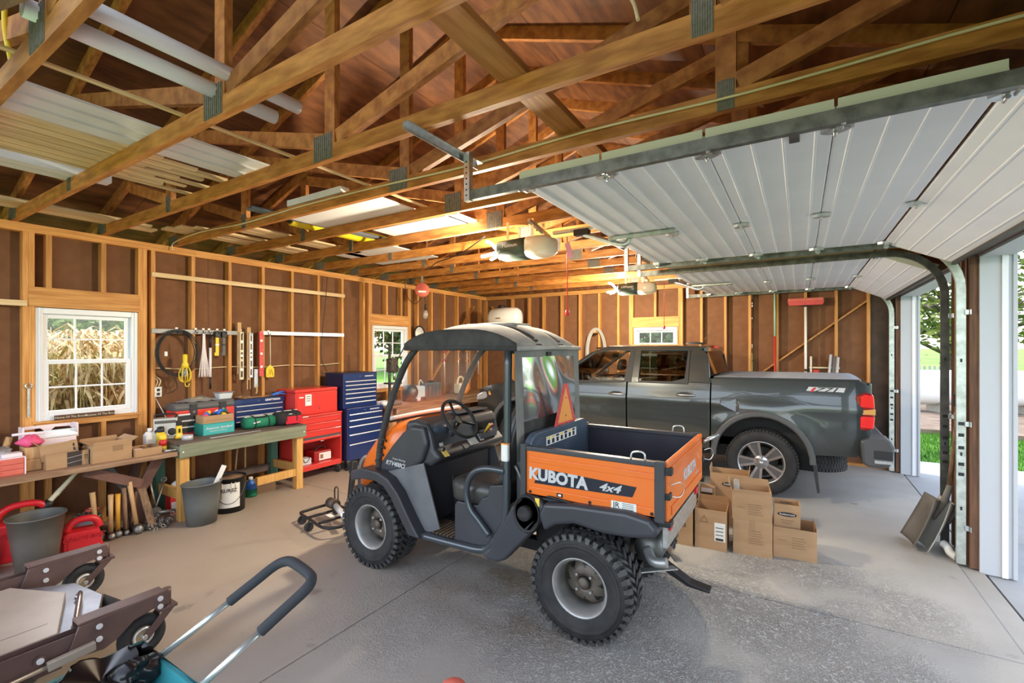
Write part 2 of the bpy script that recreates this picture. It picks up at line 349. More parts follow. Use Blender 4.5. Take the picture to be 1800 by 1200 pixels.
for i, (y0, y1) in enumerate(OP):
    t = thing('trim_%d' % (i+1), 'white jamb casing around the %s open garage door' % ('near', 'far')[i], 'door casing', kind='structure')
    for y, sgn in ((y0, -1), (y1, 1)):
        part('jamb_board', 'trim_white', t, (RX0+.05, min(y, y+sgn*.02), -.02, 1.36, max(y, y+sgn*.02), ZD), bevel=.002)
        part('casing', 'trim_white', t, (1.36, min(y-sgn*.012, y+sgn*.1), -.02, 1.385, max(y-sgn*.012, y+sgn*.1), ZD+.1), bevel=.003)
        part('stop_moulding', 'vinyl_white', t, (1.30, min(y, y-sgn*.014), -.02, 1.335, max(y, y-sgn*.014), ZD-.01), bevel=.002)
    part('head_jamb', 'trim_white', t, (RX0+.05, y0, ZD-.02, 1.36, y1, ZD)); part('head_casing', 'trim_white', t, (1.36, y0-.1, ZD-.012, 1.385, y1+.1, ZD+.1))
# exterior lap siding between the doors
for y0, y1 in ((-.6, 2.10), (5.05, 5.42), (8.36, 8.60)):
    for k in range(12): b = MB().prism([(1.255, .0+k*.21), (1.285, .0+k*.21), (1.262, .215+k*.21), (1.255, .215+k*.21)], y0, y1); b.build('siding_board', 'trim_white', wr)
# roof ------------------------------------------------------------------
PIT = .36; RC = -2.355; ZR = 2.92
cl = thing('ceiling', 'underside of the gable roof in reddish brown plywood sheets', 'ceiling', kind='structure')
zt = lambda x: ZR+.02+(3.6-abs(x-RC))*PIT+.095
for sgn in (-1, 1):
    for r in range(4):
        xa, xb = 4.1-r*1.145, max(0, 4.1-(r+1)*1.145+.004)
        if r == 3: xb = 0
        for q in range(6):
            ya = -2.4+q*2.2-(1.1 if r % 2 else 0); yb = min(ya+2.196, 8.95); ya = max(ya, -.7)
            if yb < -.6: continue
            x0, x1 = RC+sgn*xa, RC+sgn*xb
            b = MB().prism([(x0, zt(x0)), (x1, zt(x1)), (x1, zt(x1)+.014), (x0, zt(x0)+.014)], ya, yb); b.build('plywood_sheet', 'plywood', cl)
for sgn in (-1, 1):
    part('fascia', 'trim_white', cl, (RC+sgn*4.12-.015, -.7, zt(RC+4.12)-.11, RC+sgn*4.12+.015, 8.9, zt(RC+4.12)+.03))
for sgn in (-1, 1):
    x0, x1 = RC+sgn*4.14, RC; MB().prism([(x0, zt(x0)+.02), (x1, zt(x1)+.02), (x1, zt(x1)+.04), (x0, zt(x0)+.04)], -.72, 8.97).build('seam_light_block', 'darkpanel', cl)  # unseen outer sheet, added to stop daylight leaking through the plywood seams
ORD = ['nearest', 'second', 'third', 'fourth', 'fifth', 'sixth', 'seventh', 'eighth', 'ninth', 'tenth', 'eleventh', 'twelfth', 'thirteenth', 'fourteenth', 'fifteenth', 'sixteenth', 'seventeenth']
NX = 2.06
def mk(name, fn, m='truss_web'):
    b = MB(); fn(b); return b.build(name, m).data
def strip(o):
    me = o.data; bpy.data.objects.remove(o); return me
tw = .019
def web(p, q, h=.089):
    return strip(MB().bar((p[0], 0, p[1]), (q[0], 0, q[1]), .038, h, (0,0,1)).build('web', 'truss_web'))
chord = strip(MB().bb(LW-.05, -tw, ZR-.09, 1.30, tw, ZR).build('bottom_chord', 'truss_wood'))
tops = [strip(MB().bar((RC+s*4.05, 0, zt(RC+s*4.05)-.048), (RC, 0, zt(RC)-.048), .038, .094).build('top_chord', 'truss_web')) for s in (-1, 1)]
zq = zt(RC+NX)-.11
webs = [web((RC, ZR), (RC, zt(RC)-.11)), web((RC-NX, ZR), (RC-NX, zq)), web((RC+NX, ZR), (RC+NX, zq)),
        web((RC-.06, ZR+.03), (RC-NX+.05, zq-.02)), web((RC+.06, ZR+.03), (RC+NX-.05, zq-.02)), web((RC-.05-NX, ZR+.03), (RC-NX-.75, zt(RC-NX-.8)-.13)), web((RC+.05+NX, ZR+.03), (RC+NX+.75, zt(RC-NX-.8)-.13))]
def gplate(x, z, w, h):
    b = MB().bb(x-w/2, -tw-.003, z-h/2, x+w/2, -tw, z+h/2)
    for i in range(9): b.bb(x-w/2+w*(i+.3)/9, -tw-.006, z-h/2, x-w/2+w*(i+.6)/9, -tw-.003, z+h/2)
    return strip(b.build('gusset_plate', 'gusset'))
gps = [gplate(RC-.06, ZR-.01, .17, .15), gplate(RC-NX, ZR-.02, .06, .13), gplate(RC+NX, ZR-.02, .075, .14), gplate(LW+.12, ZR-.03, .2, .1)]
TY = [1.17+.61*k for k in range(-2, 12)]
vis = [y for y in TY if y > .5]
for i, y in enumerate(TY):
    j = i-(len(TY)-len(vis))
    lab = ('%s wooden roof truss counted from the camera, with grey gusset plates' % ORD[j]) if j >= 0 else 'wooden roof truss right above the camera'
    t = thing('roof_truss', lab, 'roof truss', (0, y, 0), group='roof trusses')
    inst(chord, 'bottom_chord', t)
    for k in tops: inst(k, 'top_chord', t)
    for k in webs: inst(k, 'web', t)
    for k in gps: inst(k, 'gusset_plate', t)
# windows ------------------------------------------------------------
def window(name, label, M, w, h):
    """double-hung 6 over 6; local x along wall, y out of the room, z up"""
    t = thing(name, label, 'window', kind='structure'); t.matrix_world = M
    fw = .052
    b = MB().bb(0,0,0,fw,.09,h).bb(w-fw,0,0,w,.09,h).bb(fw,0,h-fw,w-fw,.09,h).bb(fw,0,0,w-fw,.09,fw*.9); b.build('window_frame', 'vinyl_white', t, .004)
    b = MB().bb(.02,-.012,0,.03,.0,h).bb(w-.03,-.012,0,w-.02,0,h); b.build('bead', 'vinyl_white', t)
    mid = h*.52
    for nm, z0, z1, y0 in (('lower_sash', fw*.9, mid+.02, .012), ('upper_sash', mid-.02, h-fw, .045)):
        s0, x0, x1 = .04, fw, w-fw
        b = MB().bb(x0,y0,z0,x0+s0,y0+.03,z1).bb(x1-s0,y0,z0,x1,y0+.03,z1).bb(x0+s0,y0,z0,x1-s0,y0+.03,z0+s0).bb(x0+s0,y0,z1-s0,x1-s0,y0+.03,z1)
        sa = b.build(nm, 'vinyl_white', t, .003)
        gx0, gx1, gz0, gz1 = x0+s0, x1-s0, z0+s0, z1-s0
        for k in (1, 2): x = gx0+(gx1-gx0)*k/3; part('muntin', 'vinyl_white', sa, (x-.007,y0+.008,gz0,x+.007,y0+.02,gz1))
        z = (gz0+gz1)/2; part('muntin', 'vinyl_white', sa, (gx0,y0+.009,z-.007,gx1,y0+.021,z+.007))
        for a in range(3):
            for c in range(2):
                xa, xb = gx0+(gx1-gx0)*a/3, gx0+(gx1-gx0)*(a+1)/3; za, zb = gz0+(gz1-gz0)*c/2, gz0+(gz1-gz0)*(c+1)/2
                MB().add([(xa,y0+.015,za),(xb,y0+.015,za),(xb,y0+.015,zb),(xa,y0+.015,zb)], [(0,1,2,3)]).build('pane', 'glass', sa)
    return t
Mx = lambda y1: Matrix(((0,-1,0,L0-.005),(1,0,0,y1),(0,0,1,ZW0),(0,0,0,1)))   # wall x=const, room on +x side
window('window_1', 'white double-hung window over the low bench with dry corn outside', Mx(W1[0]), W1[1]-W1[0], ZW1-ZW0)
window('window_2', 'white double-hung window near the back corner behind the drill press', Mx(W2[0]), W2[1]-W2[0], ZW1-ZW0)
window('window_3', 'white window in the back wall above the truck roof', Matrix(((1,0,0,W3[0]),(0,1,0,B0+.01),(0,0,1,ZW0),(0,0,0,1))), W3[1]-W3[0], ZW1-ZW0)
# overhead doors ----------------------------------------------------------
ZT = 2.60
def sweep(b, path, prof):
    """prof (n, side) offsets: n = in-plane normal, side = y; path of (x, z)"""
    rs = []
    for i, (x, z) in enumerate(path):
        a = path[max(i-1, 0)]; c = path[min(i+1, len(path)-1)]
        d = Vector((c[0]-a[0], c[1]-a[1])).normalized(); n = Vector((-d.y, d.x))
        rs.append([(x+n.x*p, q, z+n.y*p) for p, q in prof])
    b.rings(rs, sm=False); return b
def door(i, y0, y1, label):
    t = thing('door_%d' % i, label, 'garage door', kind='structure')
    xs = [-1.30, -.83, -.355, .12, .595]
    secs = [((xs[k], ZT+.005), (xs[k+1], ZT+.005)) for k in range(4)]+[((.60, ZT+.0), (1.035, ZT-.205))]
    for k, (a, c) in enumerate(secs):
        d = Vector((c[0]-a[0], c[1]-a[1])); ln = d.length-.004; d.normalize(); n = Vector((-d.y, d.x))
        # section outline with pressed ribs, extruded across the door
        pr = [(0, .045), (0, .004), (.008, 0)]
        for r in range(4):
            s0 = ln*(.125+.25*r); pr += [(s0-.007, 0), (s0-.003, -.004), (s0+.003, -.004), (s0+.007, 0)]
        pr += [(ln-.008, 0), (ln, .004), (ln, .045)]
        poly = [(a[0]+d.x*s+n.x*h, a[1]+d.y*s+n.y*h) for s, h in pr]
        sec = MB().prism(poly, y0, y1).build('door_section', 'door_white', t)
        for ye in (y0, y1):
            sg = -1 if ye == y0 else 1
            q = [(a[0]+d.x*s+n.x*h, a[1]+d.y*s+n.y*h) for s, h in ((.004,-.002), (ln-.004,-.002), (ln-.004,.07), (.004,.07))]
            MB().prism(q, min(ye, ye+sg*.012), max(ye, ye+sg*.012)).build('end_stile', 'door_edge', sec)
        if 0 < k:
            for ye in ((y0+y1)/2+.1, y0+.06, y1-.06):
                h = MB().prism([(a[0]-.05, ye-.008), (a[0]-.02, ye-.03), (a[0]+.02, ye-.03), (a[0]+.05, ye-.008), (a[0]+.05, ye+.008), (a[0]+.02, ye+.03), (a[0]-.02, ye+.03), (a[0]-.05, ye+.008)], ZT-.022, ZT-.001, 'z')
                h.cyl((a[0], ye-.02, ZT-.03), (a[0], ye+.02, ZT-.03), .007); h.build('hinge', 'steel', sec)
        for ye, sg in ((y0, -1), (y1, 1)):
            r = MB().cyl((a[0]+.02, ye-sg*.05, a[1]-.025), (a[0]+.02, ye+sg*.05, a[1]-.025), .006).cyl((a[0]+.02, ye+sg*.03, a[1]-.025), (a[0]+.02, ye+sg*.05, a[1]-.025), .02)
            r.bar((a[0]+.0, ye-sg*.045, a[1]-.012), (a[0]+.06, ye-sg*.045, a[1]-.012), .05, .022); r.build('roller', 'steel', sec)
    ym = (y0+y1)/2
    part('operator_strut', 'galv', t, (-1.29, ym-.045, ZT-.03, -.78, ym+.0, ZT-.004), bevel=.004)
    part('lift_handle', 'darksteel', t, (-.04, y0+.04, ZT-.012, 0, y0+.13, ZT-.001), bevel=.003); part('bottom_seal', 'black', t, (1.02, y0, ZT-.225, 1.045, y1, ZT-.19))
    return t
door(1, OP[0][0]-.02, OP[0][1]+.01, 'near white overhead garage door raised under the trusses')
door(2, OP[1][0]+.02, OP[1][1]-.02, 'far white overhead garage door raised above the truck bed')
def track(y, label, side, dark=False, ya=-.48):
    t = thing('door_track', label, 'door track', (0, y, 0), group='overhead door tracks'); m = 'darksteel' if dark else 'galv'
    R = .40; xv = 1.085; zh = ZT-.01
    arc = [(xv-R+R*math.cos(a), zh-R+R*math.sin(a)) for a in [PI/2*k/10 for k in range(11)]]
    pr = lambda w: [(-.028, -.015*side), (.028, -.015*side), (.028, .017*side), (.020, .017*side), (.020, -.011*side), (-.020, -.011*side), (-.020, .017*side), (-.028, .017*side)][::side]
    sweep(MB(), [(xv, .01), (xv, 2.10)], pr(0)).build('vertical_rail', m, t)
    sweep(MB(), [(xv, 2.10)]+arc, pr(0)).build('curved_rail', m, t)
    sweep(MB(), [(xv-R, zh), (-1.62, zh)], pr(0)).build('horizontal_rail', 'galv_shaded', t)
    for z in (.30, 1.12, 2.0):
        b = MB().bb(xv+.02, -.03, z-.02, xv+.07, .03, z+.02).bb(xv+.045, -.03-.03*side, z-.02, xv+.05, .03, z+.02); b.build('jamb_bracket', 'steel', t, .002)
    for k, z in enumerate((.72, .80, .93, 1.03, 1.12)): part('slot', 'black', t, (xv-.017, -.0185 if side > 0 else .0155, z-.013, xv+.017, -.0155 if side > 0 else .0185, z+.013))
    for z in (.45, 1.62, .88): part('slot', 'black', t, (xv-.006, -.0185 if side > 0 else .0155, z-.014, xv+.006, -.0155 if side > 0 else .0185, z+.014))
    # perforated angle hanger from the trusses
    b = MB().bb(-1.64, -.02, zh-.03, -1.60, .018, 2.84).bb(-1.64, -.02, zh-.03, -1.636, .02, 2.84)
    b.build('hanger_upright', 'steel', t, .002)
    b = MB().bb(-1.66, ya, 2.826, -1.62, ya+.62, 2.83).bb(-1.66, ya, 2.795, -1.656, ya+.62, 2.83); cr = b.build('hanger_angle', 'steel', t)
    h = MB()
    for k in range(19): h.cyl((-1.6625, ya+.03+k*.031, 2.812), (-1.6595, ya+.03+k*.031, 2.812), .0055, n=6)
    for k in range(7): h.cyl((-1.62, -.0215, zh+.0+k*.032), (-1.62, -.0195, zh+.0+k*.032), .0055, n=6)
    h.build('bolt_holes', 'black', cr)
    MB().bar((-1.63, .0, 2.80), (-1.63, .0, 2.67), .004, .03, (1,0,0)).build('hanger_brace', 'steel', t)
    return t
track(OP[0][0]-.06, 'nearest overhead door track, running across the top right of the view', 1)
track(OP[0][1]+.06, 'far track of the near garage door, pale vertical rail beside the shovels', 1)
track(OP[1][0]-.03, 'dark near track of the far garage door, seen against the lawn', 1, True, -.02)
track(OP[1][1]+.02, 'farthest door track, vertical rail beside the back corner', 1)
# door openers ------------------------------------------------------------
def opener(y, zc, label, kind):
    t = thing('door_opener', label, 'door opener', (0, y, zc), group='garage door openers')
    b = MB(); n = 16
    sec = lambda x, hy, hz: [(x, hy*math.copysign(abs(math.cos(a))**.55, math.cos(a)), hz*math.copysign(abs(math.sin(a))**.55, math.sin(a))) for a in [2*PI*j/n for j in range(n)]]
    b.rings([sec(-2.33, .09, .06), sec(-2.31, .115, .085), sec(-2.10, .12, .09), sec(-2.02, .12, .09)]); b.build('motor_housing', 'opener_dark', t)
    b = MB(); b.rings([sec(-2.02, .122, .092), sec(-1.92, .122, .092), sec(-1.84, .115, .085), sec(-1.79, .08, .06), sec(-1.775, .03, .02)]); b.build('lens_cover', 'opener_lens', t)
    text('maker_print', 'LiftMaster' if kind else 'Platinum', .045, 'white', t, frame((-2.17, -.1195, .02), (1,0,0), (0,0,1)))
    b = MB().bb(-1.80, -.018, .09, 1.12, .018, .115); b.build('drive_rail', 'galv', t, .002)
    for x in (-2.2, -1.95):
        for s in (-.1, .1): MB().bar((x, s, .07), (x, s, 2.83-zc), .025, .004, (0,1,0)).build('hanger_strap', 'steel', t)
    MB().bar((-1.95, -.16, .20), (-1.95, .22, .13), .03, .03).build('hanger_crossbar', 'steel', t)
    tr = MB().bb(-1.60, -.03, .05, -1.47, .03, .10).build('trolley', 'blacksteel', t, .004)
    arm = smooth([(-1.53, 0, .06), (-1.42, 0, .02), (-1.22, 0, -.06), (-1.15, 0, -.055), (-1.13, 0, 2.60-zc-.01)], 5); MB().tube(arm, .012, 6, flat=2).build('door_arm', 'steel', t)
    MB().tube([(-1.66, -.02, .05), (-1.66, -.02, .0), (-1.66, -.02, -.56)], .004, 6).build('release_cord', 'red', t)
    MB().lathe([(.006, 0), (.018, .012), (.02, .03), (.012, .05), (.005, .055)], (-1.66, -.02, -.615), n=10).build('release_knob', 'red', t)
    if not kind: MB().bar((-1.66, -.025, .0), (-1.62, -.025, -.13), .003, .045, (1,0,0)).build('paper_tag', 'pinktag', t)
    # lamp socket with a three-arm bulb
    s = MB().cyl((-2.33, 0, .0), (-2.38, 0, 0), .025).build('lamp_socket', 'white', t)
    for dy, dz in ((.0, .09), (-.06, -.03), (.06, -.03)): MB().tube([(-2.38, dy*.2, dz*.2), (-2.44, dy, dz), (-2.50, dy*1.3, dz*1.3)], .014, 8).build('bulb_arm', 'glow', s)
    l = bpy.data.lights.new('opener_lamp', 'POINT'); l.energy = OPW; l.color = (1, .87, .66); l.shadow_soft_size = .07
    lo = bpy.data.objects.new('opener_lamp', l); C.objects.link(lo); lo.parent = t; lo.location = (-2.46, 0, -.1)
OPW = 80
mat('opener_dark', (.05, .075, .06), rough=.35); mat('opener_lens', (.80, .72, .58), rough=.3); mat('pinktag', (.85, .35, .50), rough=.6)
opener(3.58, 2.60, 'large dark and white garage door opener with pink tag on its cord', 0)
opener(6.86, 2.60, 'small far garage door opener near the back wall', 1)
# outside -------------------------------------------------------------------
mat('leaf_window', (.08, .13, .05), (.20, .27, .12), 1.3, .7, tone=.1)
def tree(name, label, loc, h, r, n, m, seed, low=.3, sz=.16):
    rn = random.Random(seed); t = thing(name, label, 'tree', loc, group='trees outside')
    b = MB(); tips = []
    b.tube(smooth([(0,0,-.5), (.1,.05,h*.25), (-.1,.1,h*.5), (.05,0,h*.85)], 4), [h*.035*(1-.075*k) for k in range(13)], 7)
    for k in range(26):
        z = h*rn.uniform(low*.7, .85); a = rn.uniform(0, 2*PI); l = r*rn.uniform(.55, 1.05)*(1-.45*max(0, z/h-.5)*2)
        p = [Vector((0,0,z)), Vector((math.cos(a)*l*.5, math.sin(a)*l*.5, z+l*.22+rn.uniform(-.2,.2))), Vector((math.cos(a+.2)*l, math.sin(a+.2)*l, z+l*.2))]
        b.tube(smooth(p, 3), [h*.011*(1-.13*q) for q in range(7)], 5); tips += [p[1], p[2], (p[1]+p[2])/2]
        for q in range(3):
            s = p[1].lerp(p[2], rn.random()); e = s+Vector((rn.gauss(0,1), rn.gauss(0,1), rn.gauss(.1,.5)))*r*.22
            b.tube([s, (s+e)/2+Vector((0,0,.1)), e], [h*.005, h*.004, h*.002], 4); tips.append(e)
    b.build('trunk', 'bark', t)
    f = MB()
    for k in range(n):
        p = tips[rn.randrange(len(tips))]+Vector((rn.gauss(0,1), rn.gauss(0,1), rn.gauss(0,.7)))*r*.14
        d = Vector((rn.gauss(0,1), rn.gauss(0,1), rn.gauss(0,.6))).normalized()*sz*rn.uniform(.5, 1.2); e = Vector((rn.gauss(0,1), rn.gauss(0,1), rn.gauss(0,1))).cross(d).normalized()*sz*.32
        f.add([p-d*.5, p+e, p+d*.5, p-e], [(0,1,2,3)])
    o = f.build('foliage', m, t); o['kind'] = 'stuff'
tree('shade_tree', 'spreading bare-branched tree beyond the tank, seen through the far door', (5.4, 27, 0), 8.5, 5.2, 5200, 'leaf', 1, .12, .3)
tree('shade_tree', 'spreading tree at the right edge, seen through the near door', (17, 36, 0), 9.5, 5.5, 5200, 'leaf', 2, .12, .3)
tree('shade_tree', 'leafy tree filling the window above the truck', (-4.7, 19, 0), 7, 4.6, 16000, 'leaf_window', 3, .05, .36)
tree('shade_tree', 'rounded green tree seen through the window behind the drill press', (-30, 29, 0), 9, 7, 24000, 'leaf_window', 4, .22, .6)
tree('shade_tree', 'broad green tree far behind the lawn, left of the drill-press window', (-56, 36, 0), 10, 7, 9000, 'leaf_window', 5, .2, .5)
tree('shade_tree', 'yellow-green tree above the corn in the bench window', (-30, 9.3, 0), 6.5, 5, 8000, 'leaf', 6, .1, .4)
rn = random.Random(5); b = MB()
for k in range(1500):
    x = rn.uniform(-12.5, -8.2); y = rn.uniform(-.5, 5.2); h = rn.uniform(1.5, 2.0)
    b.cyl((x, y, -.17), (x+rn.uniform(-.1,.1), y+rn.uniform(-.1,.1), h), .012, .005, n=4)
    for q in range(6):
        z = rn.uniform(.2, h); a = rn.uniform(0, 2*PI); l = rn.uniform(.3, .6); c, s = math.cos(a), math.sin(a); w = .022
        pts = [(x, y, z), (x+c*l*.4, y+s*l*.4, z+.16), (x+c*l*.75, y+s*l*.75, z+.05), (x+c*l, y+s*l, z-.2)]
        vs = [];
        for (px_, py_, pz_), ww in zip(pts, (w*.6, w, w*.8, .003)): vs += [(px_-s*ww, py_+c*ww, pz_), (px_+s*ww, py_-c*ww, pz_)]
        b.add(vs, [(0,1,3,2), (2,3,5,4), (4,5,7,6)])
g = b.build('dry_corn', 'corn'); tag(g, 'dry tan standing corn outside the bench window', 'corn', kind='stuff')
t = thing('propane_tank', 'white horizontal propane tank on the gravel outside', 'propane tank', (4.2, 17.6, .0), 20)
b = MB().lathe([(.02,-1.75),(.25,-1.72),(.42,-1.6),(.48,-1.4),(.48,1.4),(.42,1.6),(.25,1.72),(.02,1.75)], (0,0,.62), 'x', 28); b.build('tank_shell', 'white', t)
b = MB().lathe([(.16,0),(.17,.12),(.14,.18),(.02,.2)], (-.3,0,1.08), n=16); b.build('valve_dome', 'white', t)
for x in (-1.0, 1.0): part('saddle_leg', 'concrete', t, (x-.1, -.3, -.2, x+.1, .3, .3))
t = thing('board_fence', 'white board fence panel at the edge of the gravel', 'fence', (7.3, 20, -.1), 75)
for k in range(10): part('picket', 'trim_white', t, (k*.16, 0, 0, k*.16+.12, .025, 1.35))
for z in (.3, 1.1): part('fence_rail', 'trim_white', t, (0, .025, z, 1.6, .06, z+.09))
t = thing('picket_fence', 'low white picket fence far behind the tank', 'fence', (3.5, 29, .1), 15)
for k in range(26): part('picket', 'trim_white', t, (k*.2, 0, 0, k*.2+.1, .025, .75))
part('fence_rail', 'trim_white', t, (0, .025, .5, 5.2, .05, .58)); part('fence_rail', 'trim_white', t, (0, .025, .15, 5.2, .05, .23))
# ================================================================ utility vehicle
mat('uv_black', (.036, .038, .046), (.05, .052, .062), 3, .40)
mat('uv_grey', (.10, .105, .115), (.15, .155, .165), 5, .5)
mat('uv_orange', (.80, .155, .012), (.84, .18, .02), 3, .32, coat=.3)
mat('uv_bed', (.05, .075, .11), (.075, .10, .14), 6, .4)
mat('uv_bed_dark', (.022, .022, .032), (.035, .035, .05), 4, .45)
mat('canvas', (.035, .034, .033), (.06, .058, .055), 9, .85, bump=.15, bsc=20)
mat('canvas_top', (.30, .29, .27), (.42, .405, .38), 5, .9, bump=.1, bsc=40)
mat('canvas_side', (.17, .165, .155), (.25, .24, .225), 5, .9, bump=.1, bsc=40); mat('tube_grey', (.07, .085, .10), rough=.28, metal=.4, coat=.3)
mat('rim_grey', (.32, .32, .31), (.50, .50, .48), 7, .4, .6); mat('tread_rubber', (.035, .035, .036), (.07, .07, .07), 14, .5)
mat('rim_rust', (.085, .07, .055), (.15, .125, .10), 9, .55, .5)
mat('decal_navy', (.012, .013, .03), rough=.35); mat('silver', (.62, .62, .64), rough=.35, metal=.2)
mat('seat_vinyl', (.06, .058, .056), rough=.3)
mat('label_white', (.82, .82, .78), rough=.5); mat('label_yellow', (.85, .62, .08), rough=.5)
mat('smv_orange', (.95, .36, .08), rough=.5); mat('smv_red', (.62, .05, .06), (.75, .12, .10), 60, .4)
mat('rubber_mat', (.11, .075, .045), (.18, .13, .085), 6, .8)
clear('vinyl_clear', (.93, .93, .95), .04, .06, .10, (.75,.75,.78)); clear('vinyl_crinkle', (.86, .87, .90), .14, .10, .10, (.5,.5,.52))
def tire(b, r, w, rr):
    h = w/2
    return b.lathe([(rr,-h*.78),(rr+.012,-h*.86),(rr+(r-rr)*.45,-h),(rr+(r-rr)*.85,-h*.97),(r-.016,-h*.82),(r-.012,-h*.4),(r-.012,h*.4),(r-.016,h*.82),(rr+(r-rr)*.85,h*.97),(rr+(r-rr)*.45,h),(rr+.012,h*.86),(rr,h*.78)], axis='y', n=48, loop=True)
def tread(r, w, n=34):
    b = MB(); h = w/2
    def blk(a0, a1, y0, y1, t=.016, sk=0):
        vs = []
        for rad in (r-.02, r):
            for yy, sh in ((y0, -sk), (y1, sk)):
                for a in (a0+sh, a1+sh):
                    k = .94 if rad == r else 1; am = (a0+a1)/2+sh; aa = am+(a-am)*k
                    vs.append((rad*math.cos(aa), yy, rad*math.sin(aa)))
        b.add(vs, [(0,1,3,2),(4,6,7,5),(0,4,5,1),(2,3,7,6),(0,2,6,4),(1,5,7,3)])
    st = 2*PI/n
    for k in range(n):
        a = k*st
        blk(a, a+st*.62, -h*.98, -h*.55, sk=.02); blk(a+st*.5, a+st*1.12, h*.55, h*.98, sk=-.02)
        blk(a+st*.3, a+st*.78, -h*.5, -h*.05, sk=.06); blk(a+st*.8, a+st*1.28, h*.05, h*.5, sk=-.06)
    # shoulder lugs over the sidewall
    for k in range(n):
        for sg in (-1, 1):
            a = k*st+(st*.5 if sg > 0 else 0); c = []
            for rad, yy in ((r-.004, h*.97), (r-.035, h*1.02), (r-.035, h*.9), (r-.004, h*.85)):
                for q in (a, a+st*.5): c.append((rad*math.cos(q), sg*yy, rad*math.sin(q)))
            b.add(c, [(0,1,3,2),(2,3,5,4),(4,5,7,6),(6,7,1,0),(0,2,4,6),(1,7,5,3)])
    return b
UV = thing('utility_vehicle', 'orange and black utility vehicle with dump bed and clear canvas cab', 'utility vehicle', (-1.985, 3.07, 0), 180)
WR = .312
tm = strip(tire(MB(), WR-.004, .235, .165).build('tire', 'rubber')); tdm = strip(tread(WR+.004, .235, 38).build('tread', 'tread_rubber'))
def uvwheel(x, y, s):
    w = inst(tm, 'tire', UV, (x, y, WR), (0, 0, 0 if s > 0 else PI))
    o = inst(tdm, 'tread', w); o['kind'] = 'stuff'
    b = MB().lathe([(.172,.105),(.176,.098),(.168,.085),(.158,.07),(.150,.03),(.148,-.09),(.14,-.09),(.142,.02),(.145,.06),(.155,.09),(.165,.1)], axis='y', n=40, loop=True); b.build('rim', 'rim_grey', w)
    d = MB().lathe([(.15,-.03),(.13,-.022),(.10,.012),(.06,.018),(.038,.016),(.038,-.03),(.15,-.045)], axis='y', n=32, loop=True).build('wheel_disc', 'rim_rust', w)
    MB().lathe([(.036,.012),(.036,.035),(.028,.042),(.0,.043)], axis='y', n=20).build('hub_cap', 'rim_rust', w)
    for k in range(8):
        a = 2*PI*k/8; c = lambda r, q, h: (r*math.cos(a+q), h, r*math.sin(a+q))
        MB().add([c(.086,.0,.0165), c(.104,-.10,.010), c(.126,-.17,-.016), c(.126,.17,-.016), c(.104,.10,.010)], [(0,1,2,3,4)]).build('disc_opening', 'black', w, solid=.003)
    for k in range(4):
        a = PI/4+PI/2*k; p = (.062*math.cos(a), .015, .062*math.sin(a)); MB().cyl(p, (p[0], .036, p[2]), .010, .008, 8).build('lug_nut', 'steel', w)
    # raised sidewall lettering band
    MB().lathe([(.235,.1165),(.262,.1165),(.262,.1175),(.235,.1175)], axis='y', n=40, loop=True).build('sidewall_band', 'rubber', w)
for x in (-.885, .885):
    for s in (1, -1): uvwheel(x, s*.452 + (0 if s > 0 else -.03), s)
# chassis, axles
b = MB().bb(-1.15,-.22,.30,.95,-.14,.38).bb(-1.15,.14,.30,.95,.22,.38).bb(.75,-.3,.30,.98,.3,.52); b.build('chassis_frame', 'blacksteel', UV, .006)
b = MB().cyl((-.885,-.42,WR), (-.885,.42,WR), .035).ell((-.885,0,WR), (.1,.12,.1)); b.build('rear_axle', 'darksteel', UV)
b = MB().cyl((.885,-.42,WR), (.885,.42,WR), .028); b.build('front_axle', 'darksteel', UV)
b = MB().bb(-1.1,-.30,.40,-.45,.30,.70); b.build('engine_block', 'blacksteel', UV, .03)
b = MB().lathe([(.02,-.25),(.085,-.23),(.09,-.2),(.09,.2),(.085,.23),(.02,.25)], (-1.2,.0,.50), 'y', 18); b.build('muffler', 'darksteel', UV)
MB().tube(smooth([(-1.2,.24,.5), (-1.25,.30,.46), (-1.33,.30,.47)], 5), .03, 10).build('exhaust_pipe', 'rim_grey', UV)
b = MB().prism([(-1.16,.33), (-1.22,.36), (-1.40,.26), (-1.52,.24), (-1.52,.225), (-1.39,.235), (-1.22,.31), (-1.16,.30)], -.04, .04); b.build('tow_hitch', 'blacksteel', UV, .004)
b = MB().bar((-1.15,.28,.37), (-1.32,.05,.34), .05, .008).bar((-1.15,-.28,.37), (-1.32,-.05,.34), .05, .008); b.build('hitch_plate', 'steel', UV)
b = MB().bb(-1.36,-.42,.60,-1.33,.42,.72); b.build('rear_plate', 'steel', UV, .005)
for s in (.38, -.38): part('tail_lamp', 'red', UV, (-1.375, s-.03, .70, -1.35, s+.03, .745), bevel=.004)
